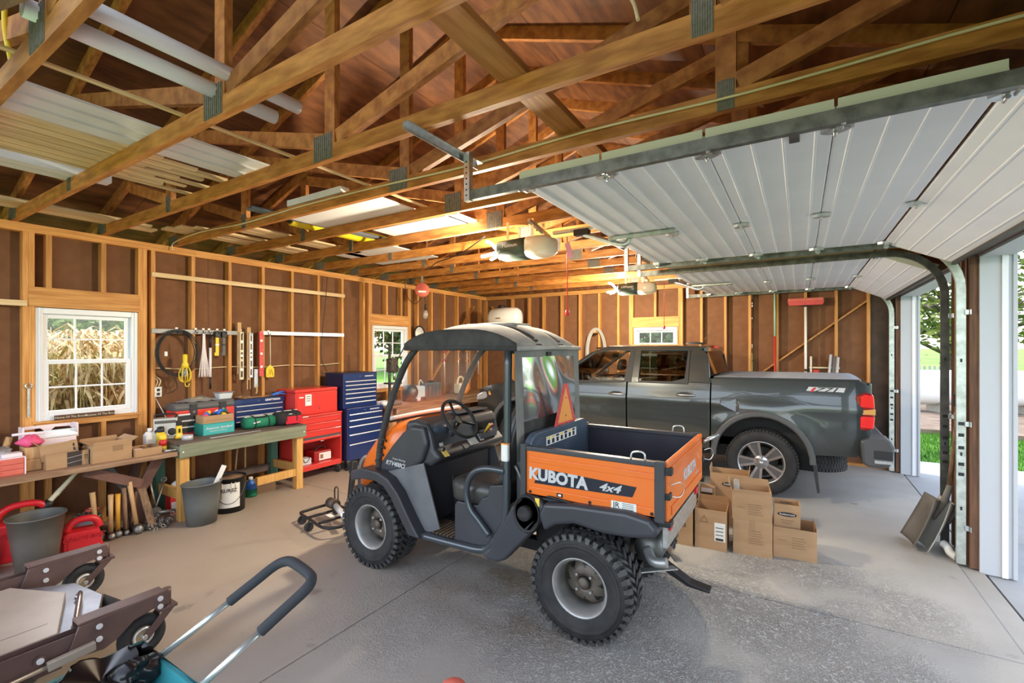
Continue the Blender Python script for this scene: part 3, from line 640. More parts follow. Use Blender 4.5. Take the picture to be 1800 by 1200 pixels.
# floor tub, sill and steps
b = MB().bb(-.25,-.50,.33,.55,.50,.36); b.build('floor_pan', 'uv_black', UV, .01)
fm = MB()
for k in range(18): x = -.14+k*.034; fm.bb(x, -.44, .36, x+.017, .47, .367)
fm.build('ribbed_floor_mat', 'rubber_mat', UV)
for s in (1, -1):
    y = s*.51
    pts = smooth([(.40,y,.34), (.05,y,.345), (-.15,y,.355), (-.23,y,.40), (-.33,y,.55), (-.355,y,.66), (-.355,y*.97,1.2), (-.355,y*.95,1.70)], 4)
    MB().tube(pts, .026, 12).build('rollover_post', 'tube_grey', UV)
    y = s*.515; hp = smooth([(-.35,y,.915), (-.19,y,.91), (-.085,y,.86), (-.035,y,.75), (-.06,y,.63), (-.14,y,.55), (-.225,y,.47)], 5)
    MB().tube(hp, .022, 12).build('side_hoop', 'tube_grey', UV)
    poly = [(.09,.36),(.09,.61),(.07,.64),(-.11,.64),(-.14,.69),(-.19,.71),(-.21,.79),(-.31,.81),(-.345,.9),(-.345,.66),(-.32,.56),(-.22,.41),(-.17,.36)]
    MB().prism(poly, s*.475, s*.49).build('hip_panel', 'uv_black', UV, .006)
    poly = [(-.17,.345),(-.24,.40),(-.41,.70),(-.50,.80),(-.62,.79),(-.655,.74),(-.64,.66),(-.56,.56),(-.36,.345),(-.30,.315),(-.23,.315)]
    fp = MB().prism(poly, s*.44, s*.545).build('side_pod', 'uv_black', UV, .02, seg=3)
    if s > 0:
        MB().lathe([(.100,.0),(.104,.006),(.10,.012),(.088,.004),(.08,-.02),(.06,-.024),(.0,-.025)], (-.53,.545,.68), 'y', 26, sx=1.15, sy=.92).build('filler_recess', 'black', fp)
        MB().lathe([(.045,-.02),(.048,.03),(.042,.045),(.0,.048)], (-.53,.55,.69), 'y', 10).build('fuel_cap', 'rubber', fp)
        MB().bb(-.62,.5455,.74,-.59,.547,.79).build('warning_label', 'label_yellow', fp)
# rear fenders
for s in (1, -1):
    prof = [(-.62,.70),(-.66,.775),(-.85,.80),(-1.17,.815),(-1.30,.795),(-1.35,.745),(-1.33,.70),(-1.20,.675),(-1.04,.665),(-.86,.685),(-.74,.655),(-.66,.60)]
    MB().prism(prof, s*.30, s*.57).build('rear_fender', 'uv_black', UV, .025, seg=3)
# bed -------------------------------------------------------------------
bx0, bx1, by0, by1 = -1.35, -.50, -.505, .51
part('bed_floor', 'uv_bed_dark', UV, (bx0, by0, .775, bx1, by1, .80))
for s, ya in ((1, by1), (-1, by0)):
    yi = ya-s*.03
    sd_ = MB().prism([(bx1,.785),(bx0,.785),(bx0,1.075),(bx1,1.075)], min(ya, yi), max(ya, yi)).build('bed_side', 'uv_orange' if s > 0 else 'uv_bed_dark', UV, .004)
    if s < 0: part('bed_side_skin', 'uv_orange', sd_, (bx0, ya-.004, .785, bx1, ya, 1.075))
    else:
        part('bed_side_lining', 'uv_bed_dark', sd_, (bx0, yi-.004, .80, bx1, yi, 1.07))
        # pressed relief in the orange side
        part('pressed_rib', 'uv_orange', sd_, (bx0+.02, ya, 1.0, bx1-.03, ya+.007, 1.035), bevel=.006); part('pressed_rib', 'uv_orange', sd_, (bx0+.02, ya, .80, bx1-.03, ya+.007, .845), bevel=.006)
        dk = MB().prism([(-.565,.870),(-.60,.965),(-.70,.965),(-1.215,.945),(-1.19,.885)], ya+.0005, ya+.002).build('side_decal', 'decal_navy', sd_)
        text('brand_lettering', 'KUBOTA', .098, 'silver', sd_, frame((-.725, ya+.003, .922), (-1,0,-.028), (0,0,1)), bold=.0045)
        text('drive_lettering', '4x4', .062, 'silver', sd_, frame((-1.055, ya+.003, .915), (-1,0,0), (0,0,1)), shear=.35, sx=1.35, bold=.0015)
        part('dealer_sticker', 'label_white', sd_, (-1.215, ya+.007, .806, -1.07, ya+.009, .852)); text('dealer_lettering', 'JR', .045, 'black', sd_, frame((-1.10, ya+.0095, .829), (-1,0,0), (0,0,1)))
        for k in range(4): part('sticker_line', 'opener_dark', sd_, (-1.20, ya+.009, .812+k*.010, -1.135, ya+.0096, .815+k*.010))
        for x in (-.54, -.94, -1.30): MB().cyl((x, ya, .815), (x, ya+.011, .815), .010, n=8).build('rivet', 'blacksteel', sd_)
        MB().tube(smooth([(-.66,ya+.012,.80), (-.70,ya+.02,.806), (-.86,ya+.02,.79), (-.89,ya+.012,.775)], 4), .008, 6).build('release_rod', 'blacksteel', sd_)
        part('lock_label', 'black', sd_, (-.765, ya+.007, .812, -.725, ya+.009, .836)); part('lock_label_face', 'label_white', sd_, (-.755, ya+.009, .818, -.735, ya+.010, .830))
    part('bed_rail', 'uv_black', UV, (bx0, min(ya+s*.012, yi-s*.012), 1.07, bx1, max(ya+s*.012, yi-s*.012), 1.098), bevel=.006)
    part('corner_post', 'uv_black', UV, (bx0-.02, min(ya-s*.02, ya+s*.02), .775, bx0+.035, max(ya-s*.02, ya+s*.02), 1.105), bevel=.005)
    part('front_post', 'uv_black', UV, (bx1-.01, min(ya-s*.02, ya+s*.018), .76, bx1+.03, max(ya-s*.02, ya+s*.018), 1.11), bevel=.005)
    MB().tube(smooth([(bx0+.17, ya-s*.005, 1.095), (bx0+.16, ya-s*.005, 1.135), (bx0+.10, ya-s*.005, 1.14), (bx0+.09, ya-s*.005, 1.095)], 4), .006, 6).build('tie_loop', 'steel', UV)
# headboard with rounded corners
hb = [(by0+.01,.79)]+[(by0+.01+.13*(1-math.cos(a)), 1.03+.13*math.sin(a)) for a in [PI/2*k/6 for k in range(7)]]+[(by1-.01-.13*(1-math.cos(a)), 1.03+.13*math.sin(a)) for a in [PI/2*k/6 for k in range(6, -1, -1)]]+[(by1-.01,.79)]
h = MB().prism(hb, bx1-.02, bx1+.03, 'x').build('headboard', 'uv_bed', UV, .008)
hi = [(y*.9, .80+(z-.79)*.86) for y, z in hb]; MB().prism(hi, bx1-.024, bx1-.019, 'x').build('headboard_relief', 'uv_bed', h, .004)
part('warning_strip', 'label_white', h, (bx1-.0265, -.22, 1.055, bx1-.0245, .27, 1.115))
for k in range(7): part('warning_panel', 'label_yellow' if k in (0,1,3,5) else 'decal_navy', h, (bx1-.028, .215-k*.068, 1.098, bx1-.0265, .262-k*.068, 1.111)); part('warning_pictogram', 'black', h, (bx1-.028, .222-k*.068, 1.062, bx1-.0265, .255-k*.068, 1.092))
# tailgate
tg = part('tailgate', 'uv_orange', UV, (bx0-.035, by0-.005, .775, bx0-.008, by1-.005, 1.10), bevel=.006)
b = MB().bb(bx0-.042, by0+.06, .80, bx0-.035, by1-.07, .85).bb(bx0-.042, by0+.06, 1.02, bx0-.035, by1-.07, 1.07); b.build('tailgate_rib', 'uv_orange', tg, .005)
part('tailgate_lining', 'uv_bed_dark', tg, (bx0-.008, by0+.03, .80, bx0-.004, by1-.04, 1.07))
text('brand_lettering', 'KUBOTA', .095, 'silver', tg, frame((bx0-.0365, -.06, .94), (0,-1,0), (0,0,1)), bold=.004)
text('model_lettering', 'RTV400Ci', .022, 'silver', tg, frame((bx0-.0365, -.30, .87), (0,-1,0), (0,0,1)), shear=.3)
for s, ya in ((1, by1), (-1, by0)):
    part('latch_bracket', 'blacksteel', tg, (bx0-.055, ya-.035, 1.035, bx0+.0, ya+.012, 1.075), bevel=.004); part('hinge_bracket', 'blacksteel', tg, (bx0-.045, ya-.05, .90, bx0+.0, ya+.005, .935), bevel=.004); part('hinge_bracket', 'blacksteel', tg, (bx0-.05, ya-.06, .755, bx0+.05, ya+.012, .785), bevel=.004)
    MB().tube(smooth([(bx0-.045,ya-.02,.98), (bx0-.08,ya-.08,.985), (bx0-.09,ya-.14,.94), (bx0-.075,ya-.10,.90), (bx0-.045,ya-.03,.915)], 5), .003, 5).build('latch_cable', 'steel', tg)
MB().cyl((bx0-.05, by0+.02, 1.05), (bx0-.13, by0-.08, 1.09), .012).build('latch_lever', 'steel', tg)
# seat ---------------------------------------------------------------------
for y in (.24, -.24):
    b = MB(); n = 20
    sec = lambda z, a, c: [(.0+a*math.copysign(abs(math.cos(t))**.5, math.cos(t))-.02, y+c*math.copysign(abs(math.sin(t))**.5, math.sin(t)), z) for t in [2*PI*j/n for j in range(n)]]
    b.rings([sec(.62,.18,.20), sec(.64,.205,.22), sec(.72,.215,.225), sec(.765,.20,.215), sec(.78,.15,.17)]); b.build('seat_cushion', 'seat_vinyl', UV)
    bk = MB(); sk = lambda z, hw, d: [(-.27-(z-.8)*.18+d*math.copysign(abs(math.cos(t))**.6, math.cos(t)), y+hw*math.copysign(abs(math.sin(t))**.6, math.sin(t)), z) for t in [2*PI*j/n for j in range(n)]]
    bk.rings([sk(.80,.20,.05), sk(.84,.215,.06), sk(1.1,.20,.06), sk(1.3,.14,.05), sk(1.36,.10,.035)]); bk.build('seat_back', 'seat_vinyl', UV)
part('seat_base', 'uv_black', UV, (-.33,-.46,.36,.05,.46,.62), bevel=.02)
# front body -----------------------------------------------------------------
for s in (1, -1):
    # fender: an arching band over the tyre that runs down to the floor sill
    out = [(1.11,.72),(.98,.765),(.80,.76),(.68,.72),(.58,.63),(.46,.46),(.36,.335)]; inn = [(1.10,.645),(.98,.68),(.83,.685),(.73,.655),(.655,.585),(.55,.44),(.47,.335)]
    MB().prism(out+inn[::-1], s*.33, s*.565).build('front_fender', 'uv_black', UV, .012, seg=3)
    MB().prism([(.80,.74),(.40,.86),(.24,.40),(.38,.34),(.60,.64)], s*.46, s*.475).build('wheel_well_panel', 'uv_grey', UV, .004)
    # dash end panel
    poly = [(.88,.72),(.85,.82),(.75,.94),(.63,1.06),(.53,1.13),(.40,1.13),(.36,1.0),(.42,.86),(.52,.80),(.70,.745)]
    dp = MB().prism(poly, s*.40, s*.475).build('dash_end_panel', 'uv_black', UV, .03, seg=4)
    if s > 0:
        text('model_lettering', 'RTV400Ci', .048, 'silver', dp, frame((.69, .478, .815), (-1,0,-.06), (.06,0,1)), shear=.35, bold=.0012); text('trim_lettering', 'Power Steering', .022, 'silver', dp, frame((.65, .478, .855), (-1,0,-.06), (.06,0,1)), shear=.35)
# hood: smooth loft nose
b = MB(); n = 18
def hs(x, w, z0, z1): return [(x-.05*abs(math.cos(t))**3 if x > 1 else x, w*math.copysign(abs(math.cos(t))**.4, math.cos(t)), z0+(z1-z0)*max(0, math.sin(t))**.32) for t in [2*PI*j/n for j in range(n)]]
b.rings([hs(1.30,.28,.56,.64), hs(1.25,.38,.56,.74), hs(1.12,.43,.58,.88), hs(.97,.445,.64,1.02), hs(.80,.45,.72,1.125), hs(.62,.45,.8,1.165)]); b.build('hood', 'uv_orange', UV)
b = MB().tube([(1.18,.42,.46), (1.32,.32,.48), (1.36,.0,.49), (1.32,-.32,.48), (1.18,-.42,.46)], .035, 10).bb(1.05,-.36,.36,1.26,.36,.60); b.build('front_bumper', 'uv_black', UV)
for s in (1, -1): MB().lathe([(.075,0),(.08,.03),(.06,.05),(.0,.055)], (1.16,s*.33,.72), 'x', 18).build('headlamp', 'uv_grey', UV)
# dash board
b = MB().prism([(.62,1.15),(.52,1.17),(.40,1.15),(.36,1.08),(.33,.97),(.26,.90),(.36,.83),(.55,.80),(.66,.86)], -.46, .44); b.build('dashboard', 'uv_black', UV, .035, seg=4)
part('dash_lower', 'uv_black', UV, (.42,-.42,.36,.60,.42,.84), bevel=.02)
part('dash_top_tray', 'uv_grey', UV, (.42,-.40,1.168,.56,.02,1.18), bevel=.01)
part('glove_box', 'black', UV, (.318,-.36,1.02,.345,-.10,1.10), bevel=.01); part('shifter_gate', 'uv_grey', UV, (.295,-.36,.95,.325,-.12,1.0), bevel=.006)
b = MB().ell((.40,.30,1.09), (.06,.12,.05)); b.build('gauge_pod', 'uv_bed', UV)
for (y, z, w, hh, m) in ((.36,.93,.055,.05,'label_yellow'), (.35,.985,.04,.025,'label_white'), (.10,.935,.05,.035,'uv_grey'), (-.02,.95,.11,.045,'label_white'), (-.14,.965,.05,.05,'label_white'), (-.32,.985,.04,.05,'label_white'), (-.24,.975,.05,.05,'uv_grey')):
    f_ = lambda zz: .262+(zz-.90)*1.02 if zz < .97 else .333+(zz-.97)*.28
    MB().add([(f_(z-hh/2)-.006, y-w/2, z-hh/2), (f_(z-hh/2)-.006, y+w/2, z-hh/2), (f_(z+hh/2)-.006, y+w/2, z+hh/2), (f_(z+hh/2)-.006, y-w/2, z+hh/2)], [(0,1,2,3)]).build('dash_label', m, UV, solid=.003)
MB().cyl((.285,.40,.965), (.262,.40,.965), .016, n=10).build('ignition_switch', 'darksteel', UV)
for y, m in ((-.20, 'red'), (-.17, 'yellow')): MB().cyl((.30, y, 1.0), (.24, y, 1.075), .008, .014, 8).build('control_knob', m, UV)
b = MB().cyl((.42,.20,.98), (.31,.20,1.13), .05, .03, 12); b.build('steering_column', 'uv_black', UV)
# steering wheel tilted toward the driver
M = Matrix.Translation((.29,.20,1.155)) @ Euler((0, math.radians(-52), 0)).to_matrix().to_4x4()
sw = MB(); ring = [M @ Vector((.165*math.cos(a), .165*math.sin(a), .02)) for a in [2*PI*k/36 for k in range(36)]]; sw.tube(ring, .014, 10, closed=True)
so = sw.build('steering_wheel', 'rubber', UV)
b = MB();
for a in (0, 2.1, 4.2): b.tube([M @ Vector((0,0,-.01)), M @ Vector((.16*math.cos(a), .16*math.sin(a), .018))], .011, 6)
b.add(*(lambda q: (q.v, q.f))(MB().cyl(M @ Vector((0,0,-.03)), M @ Vector((0,0,.01)), .04, .035, 14))); b.build('steering_spokes', 'black', so)
for y, z in ((.10,.46), (-.02,.47)): MB().box((.36,y,z), (.02,.07,.09), (0,.5,0)).build('pedal', 'rubber', UV, .005); MB().tube([(.37,y,z+.03), (.42,y,.62), (.44,y,.80)], .009, 6).build('pedal_lever', 'darksteel', UV)
MB().cyl((.30,.13,.42), (.285,.13,.42), .022, n=12).build('brake_button', 'label_white', UV)
# cab frame and canvas -----------------------------------------------------------
for s in (1, -1):
    y = s*.45
    MB().tube(smooth([(.47,y,1.735), (.60,y,1.60), (.74,y,1.34), (.83,y,1.11), (.885,y,.92), (.905,y,.70)], 5), .026, 10).build('windshield_post', 'canvas', UV)
    wrap = MB()
    for k in range(4): z = .80+k*.06; wrap.tube([(.87-(z-.9)*.25+.028*math.cos(a), y+.028*math.sin(a), z+.02*math.sin(a)) for a in [2*PI*j/10 for j in range(10)]], .009, 5, closed=True)
    wrap.build('post_wrap', 'canvas', UV)
wsx = lambda z: float(.47+(1.735-z)*.56 if z > 1.3 else .714+(1.3-z)*.50)
def wsf(u, v):
    z = 1.72-(1.72-1.16)*u; y = .445-.89*v; return (wsx(z)+.03*math.sin(PI*v)+.004*math.sin(v*31+u*9), y, z)
MB().grid(wsf, 14, 20).build('windshield_sheet', 'vinyl_clear', UV)
MB().grid(lambda u, v: ((lambda z: (wsx(z)+.03*math.sin(PI*v)+.010*math.sin(v*17+u*14), .445-.89*v, z))(1.135-.20*u)), 8, 26).build('windshield_skirt', 'vinyl_clear', UV)
zb = MB()
zb.grid(lambda u, v: (wsx(1.165)+.03*math.sin(PI*v)-.008, .445-.89*v, 1.175-.03*u), 1, 20); zb.build('zipper_band', 'label_white', UV, solid=.006)
zb = MB(); zb.grid(lambda u, v: (wsx(1.14)+.03*math.sin(PI*v)-.006, .445-.89*v, 1.145-.022*u), 1, 20); zb.build('skirt_hem', 'canvas', UV, solid=.006)
text('sheet_print', 'KRT', .07, 'label_white', UV, frame((wsx(1.09)-.0, -.30, 1.075), (0,-1,0), (.5,0,1)), shear=.3)
# roof
cx0, cx1, cy = -.43, .56, .50
def roof(u, v):
    s = 2*u-1; t = 2*v-1; x = cx0+(cx1-cx0)*u; y = -cy+2*cy*v
    z = 1.715+.195*(1-abs(s)**2.6)**.75*(1-abs(t)**3.2)**.6
    g = sum(math.exp(-((t-c)/.10)**2) for c in (-.36, .36)); return (x, y, z-.045*g*(1-abs(s)**6))
ro = MB().grid(roof, 30, 44).build('canopy_roof', 'canvas_top', UV, solid=.012)
for c in (-.36, .36):
    MB().grid(lambda u, v: (lambda p: (p[0], p[1], p[2]+.0085))(roof(.005+.97*u, (c+1)/2+(v-.5)*.085)), 24, 4).build('roof_channel', 'canvas', ro)
part('roof_panel_seam', 'canvas_top', ro, (-.17,-.13,1.885,.26,.13,1.908), bevel=.006)
for (p, q) in (((cx0,-cy),(cx0,cy)), ((cx1,-cy),(cx1,cy)), ((cx0,cy),(cx1,cy)), ((cx0,-cy),(cx1,-cy))):
    MB().tube([(p[0],p[1],1.715), ((p[0]+q[0])/2,(p[1]+q[1])/2,1.722), (q[0],q[1],1.715)], .017, 8).build('canopy_hem', 'canvas' if p[0] != q[0] or p[0] == cx1 else 'canvas_top', ro)
def fas(u, v): s = 2*u-1; return (cx0+(cx1-cx0)*u, cy+.006, 1.70+v*(.05+.10*(1-abs(s)**3)))
MB().grid(fas, 20, 3).build('side_valance', 'canvas', ro, solid=.01)
MB().tube([(-.36,-.48,1.70),(-.36,.48,1.70)], .02, 8).build('rear_hoop', 'canvas', UV)
# rear canvas with clear window
xr = -.41
def rc(y0, y1, z0, z1, nm, m, wob=0, par=UV, nu=12, nv=16):
    return MB().grid(lambda u, v: (xr-.03*(1.72-(z0+(z1-z0)*v))+wob*(math.sin(u*7-v*5)*.7+math.sin(u*15-v*3+1)*.35)*(.2+.8*v), y0+(y1-y0)*u, z0+(z1-z0)*v), nu, nv).build(nm, m, par)
rc(.40,.50,.98,1.71,'rear_canvas_strip','canvas_side'); rc(-.52,-.42,1.0,1.71,'rear_canvas_strip','canvas_side'); rc(-.42,.40,1.655,1.715,'rear_canvas_strip','canvas_side'); rc(-.42,.40,.97,1.23,'rear_canvas_strip','canvas',.006)
rc(-.42,.40,1.225,1.66,'rear_window_sheet','vinyl_crinkle',.018,UV,40,30)
part('window_clip', 'black', UV, (xr-.02,.0,1.66,xr-.005,.06,1.69), bevel=.005)
part('post_label', 'label_white', UV, (-.382,.50,.98,-.328,.538,1.10), bevel=.012); part('post_label_stripe', 'smv_orange', UV, (-.383,.499,1.09,-.327,.539,1.10), bevel=.01)
# slow-moving-vehicle triangle on a stalk
xs_ = -.505
tri = [(.185,1.155),(.16,1.125),(-.16,1.125),(-.185,1.155),(-.035,1.455),(.035,1.455)]
tr = MB().prism([(y-.07, z+.012*y) for y, z in tri], xs_-.003, xs_, 'x').build('slow_vehicle_triangle', 'smv_red', UV)
MB().prism([(y-.07, z) for y, z in ((.125,1.175),(-.125,1.175),(0,1.43))], xs_-.0045, xs_-.003, 'x').build('triangle_face', 'smv_orange', tr)
for z in (1.22, 1.35): MB().cyl((xs_-.005,-.07,z), (xs_-.008,-.07,z), .006, n=8).build('triangle_bolt', 'darksteel', tr)
MB().bar((xs_+.012,-.07,1.0), (xs_+.012,-.07,1.40), .03, .01, (1,0,0)).build('triangle_bracket', 'blacksteel', UV)
# bracket area between cab and bed
part('cab_rear_wall', 'uv_black', UV, (-.44,-.46,.45,-.40,.46,1.0), bevel=.01)
for s in (.47, -.47): MB().tube(smooth([(-.40,s,.95), (-.45,s,.85), (-.44,s,.72), (-.47,s,.66)], 4), .012, 6).build('bed_strut', 'darksteel', UV)
# ================================================================ pickup truck
mat('tk_paint', (.058, .067, .067), rough=.30, metal=.55, coat=1.0)
mat('tk_plastic', (.028, .029, .031), rough=.55)
mat('tk_grey', (.09, .092, .095), rough=.45)
mat('tk_inside', (.03, .028, .027), rough=.7); mat('spoke_grey', (.17,.17,.175), rough=.35, metal=.6); mat('tk_alloy', (.55, .55, .56), rough=.28, metal=.9)
mat('tk_pocket', (.045, .045, .047), rough=.4, metal=.5); mat('tonneau', (.30, .31, .34), (.36, .37, .40), 20, .65)
mat('lamp_red', (.75, .02, .02), rough=.12, coat=1, emit=.10); mat('lamp_red_dark', (.30, .008, .01), rough=.12, coat=1)
mat('lamp_amber', (.80, .42, .12), rough=.15, coat=1); mat('lamp_clear', (.6, .6, .62), rough=.1, metal=.5)
TK = thing('pickup_truck', 'dark grey crew-cab pickup truck with tonneau cover and off-road decal', 'pickup truck', (-2.0, 7.03, 0), 180)
def shaped(name, poly, hw, m, fy, xc=(), zc=(), parent=TK, bevel=.012, y0=None, ang=.6):
    """side outline extruded across the body, then its flanks bulged by fy(x, z)"""
    b = MB().prism(poly, -hw if y0 is None else y0, hw); me = bpy.data.meshes.new(name); me.from_pydata(b.v, [], b.f)
    bm = bmesh.new(); bm.from_mesh(me)
    for z in zc: bmesh.ops.bisect_plane(bm, geom=bm.verts[:]+bm.edges[:]+bm.faces[:], plane_co=(0,0,z), plane_no=(0,0,1))
    for x in xc: bmesh.ops.bisect_plane(bm, geom=bm.verts[:]+bm.edges[:]+bm.faces[:], plane_co=(x,0,0), plane_no=(1,0,0))
    for v in bm.verts: v.co.y = math.copysign(1, v.co.y)*(abs(v.co.y)+fy(v.co.x, v.co.z))
    bmesh.ops.recalc_face_normals(bm, faces=bm.faces); bm.to_mesh(me); bm.free()
    for p in me.polygons: p.use_smooth = True
    me.set_sharp_from_angle(angle=ang); me.materials.append(MATS[m]); o = bpy.data.objects.new(name, me); C.objects.link(o); o.parent = parent
    if bevel: k = o.modifiers.new('bevel', 'BEVEL'); k.width = bevel; k.segments = 2; k.limit_method = 'ANGLE'; k.angle_limit = .7
    return o
def fy(x, z):
    d = -.055*max(0, (z-1.02)/.33)**2 - .05*max(0, (.86-z)/.36)**2 + .012*math.exp(-((z-1.04)/.05)**2)
    for cx in (-1.613, 1.645):       # flared shoulders over the wheels
        r = math.hypot(x-cx, (z-.44)*1.0); d += .035*math.exp(-((r-.50)/.13)**2)
    if x > 1.9: d -= .20*((x-1.9)/.72)**2
    if x < -2.4: d -= .05*((-2.4-x)/.25)**2
    return d
ZC = [.5+.045*k for k in range(20)]
arc = lambda cx, r, a0, a1, n=14: [(cx+r*math.cos(math.radians(a0+(a1-a0)*k/n)), .44+r*math.sin(math.radians(a0+(a1-a0)*k/n))) for k in range(n+1)]
XB = [-2.6+.08*k for k in range(20)]
shaped('bed_body', [(-1.075,.50),(-1.075,1.335),(-2.55,1.352),(-2.635,1.31),(-2.655,1.0),(-2.635,.80),(-2.52,.545),(-2.16,.53)]+arc(-1.613,.475,172,8)+[(-1.10,.485)], .90, 'tk_paint', fy, XB, ZC)
shaped('rear_door', [(-1.06,.47),(-1.06,1.30),(-.02,1.275),(-.02,.46)], .90, 'tk_paint', fy, [-.96+.08*k for k in range(12)], ZC, bevel=.008)
shaped('front_door', [(-.005,.46),(-.005,1.275),(1.13,1.225),(1.13,.46)], .90, 'tk_paint', fy, [.07+.08*k for k in range(13)], ZC, bevel=.008)
shaped('front_fender', [(1.145,.46),(1.145,1.225),(1.6,1.20),(2.2,1.13),(2.45,1.06),(2.56,.94),(2.60,.72),(2.56,.45),(2.2,.42)]+arc(1.645,.475,2,178)+[(1.16,.46)], .90, 'tk_paint', fy, [1.2+.08*k for k in range(18)], ZC)
b = MB().grid(lambda u, v: (1.15+1.28*u, -.74+1.48*v, (1.235-.07*u-.10*u**3)+.035*math.cos((v-.5)*PI)+.01*(abs(v-.5) < .3)), 12, 16); b.build('hood', 'tk_paint', TK, solid=.02)
part('grille', 'tk_plastic', TK, (2.52,-.55,.62,2.63,.55,.96), bevel=.03); part('front_bumper', 'tk_grey', TK, (2.45,-.80,.42,2.68,.80,.62), bevel=.05)
for s in (1, -1):
    hl = MB().prism([(2.16,1.055),(2.42,1.0),(2.52,.95),(2.54,.86),(2.40,.88),(2.2,.95)], s*.70, s*.835).build('headlamp', 'lamp_clear', TK, .02); MB().prism([(2.17,1.045),(2.26,1.02),(2.26,.965),(2.19,.965)], s*.80, s*.865).build('side_marker', 'lamp_amber', hl)
part('underbody', 'tk_inside', TK, (-1.55,-.60,.36,2.4,.60,.60)); part('inner_fender', 'tk_inside', TK, (-2.2,-.60,.50,-1.1,.60,1.05)); part('inner_fender', 'tk_inside', TK, (1.1,-.60,.50,2.2,.60,1.0))
# wheel-arch flares, mud flaps, wheels
for cx in (-1.613, 1.645):
    for s in (1, -1):
        ro = arc(cx, .54, -2, 182, 18); ri = arc(cx, .478, 182, -2, 18)
        MB().prism(ro+ri, s*.885, s*.95).build('arch_flare', 'tk_grey', TK, .014)
        if cx < 0: MB().prism([(cx-.50,.47),(cx-.545,.45),(cx-.575,.13),(cx-.55,.12)], s*.66, s*.93).build('mud_flap', 'tk_plastic', TK, .006)
TR = .382
tw_ = strip(MB().lathe([(.245,-.10),(.25,-.115),(.31,-.130),(.355,-.120),(.374,-.095),(.376,-.03),(.376,.03),(.374,.095),(.355,.120),(.31,.130),(.25,.115),(.245,.10)], axis='y', n=56, loop=True).build('tire', 'rubber'))
def twtread():
    b = MB(); n = 64
    for k in range(n):
        a = 2*PI*k/n; st = 2*PI/n
        for y0, y1, o in ((-.118,-.075,0), (-.065,-.025,.5), (-.018,.018,.2), (.025,.065,.5), (.075,.118,0)):
            a0, a1 = a+o*st, a+o*st+st*.72; vs = [(r*math.cos(q), y, r*math.sin(q)) for r in (.365, .382) for y in (y0, y1) for q in (a0, a1)]
            b.add(vs, [(0,1,3,2),(4,6,7,5),(0,4,5,1),(2,3,7,6),(0,2,6,4),(1,5,7,3)])
    return strip(b.build('tread', 'rubber'))
twt = twtread()
rimb = strip(MB().lathe([(.247,.098),(.252,.105),(.246,.112),(.236,.108),(.228,.095),(.224,-.10),(.215,-.10),(.218,.08)], axis='y', n=48, loop=True).build('rim', 'tk_alloy'))
def spokes():
    b = MB()
    for k in range(5):
        a = PI/2+2*PI*k/5
        def P(r, q, h): return (r*math.cos(a+q), h, r*math.sin(a+q))
        for sg in (-1, 1):   # each spoke is a pair of blades round a dark pocket
            vs = [P(.062, sg*.15, .080), P(.062, sg*.55, .080), P(.235, sg*.30, .100), P(.235, sg*.175, .100), P(.062, sg*.15, .03), P(.062, sg*.55, .03), P(.235, sg*.30, .04), P(.235, sg*.175, .04)]
            b.add(vs, [(0,1,2,3),(4,7,6,5),(0,4,5,1),(1,5,6,2),(2,6,7,3),(3,7,4,0)] if sg < 0 else [(3,2,1,0),(5,6,7,4),(1,5,4,0),(2,6,5,1),(3,7,6,2),(0,4,7,3)])
    b.lathe([(.0,.078),(.075,.082),(.085,.06),(.08,.02),(.0,.02)], axis='y', n=30); return strip(b.build('spokes', 'tk_alloy'))
spk = spokes()
def pockets():
    b = MB()
    for k in range(5):
        a = PI/2+2*PI*k/5; P = lambda r, q, h: (r*math.cos(a+q), h, r*math.sin(a+q)); b.add([P(.075,-.25,.072), P(.075,.25,.072), P(.235,.18,.088), P(.235,-.18,.088)], [(0,1,2,3)])
    return strip(b.build('spoke_pockets', 'spoke_grey', solid=.006))
pok = pockets(); brk = strip(MB().lathe([(.0,.0),(.17,.0),(.17,-.03),(.0,-.03)], axis='y', n=32).build('brake_disc', 'tk_inside'))
lug = strip(MB().cyl((0,0,0), (0,.022,0), .011, .009, 8).build('lug_nut', 'chrome')); capm = strip(MB().lathe([(.032,.08),(.03,.092),(.0,.095)], axis='y', n=18).build('centre_cap', 'tk_alloy'))
for cx in (-1.613, 1.645):
    for s in (1, -1):
        w = inst(tw_, 'tire', TK, (cx, s*.795, TR), (0, .35, 0 if s > 0 else PI)); o = inst(twt, 'tread', w); o['kind'] = 'stuff'
        for me, nm in ((rimb,'rim'), (spk,'wheel_spokes'), (brk,'brake_disc'), (capm,'centre_cap')): inst(me, nm, w)
        o = inst(pok, 'spoke_pockets', w); o['kind'] = 'stuff'
        for k in range(6): a = 2*PI*k/6; inst(lug, 'lug_nut', w, (.056*math.cos(a), .08, .056*math.sin(a)))
sp = inst(tw_, 'spare_tire', TK, (-2.10, .22, .40), (PI/2, 0, 0)); o = inst(twt, 'tread', sp); o['kind'] = 'stuff'
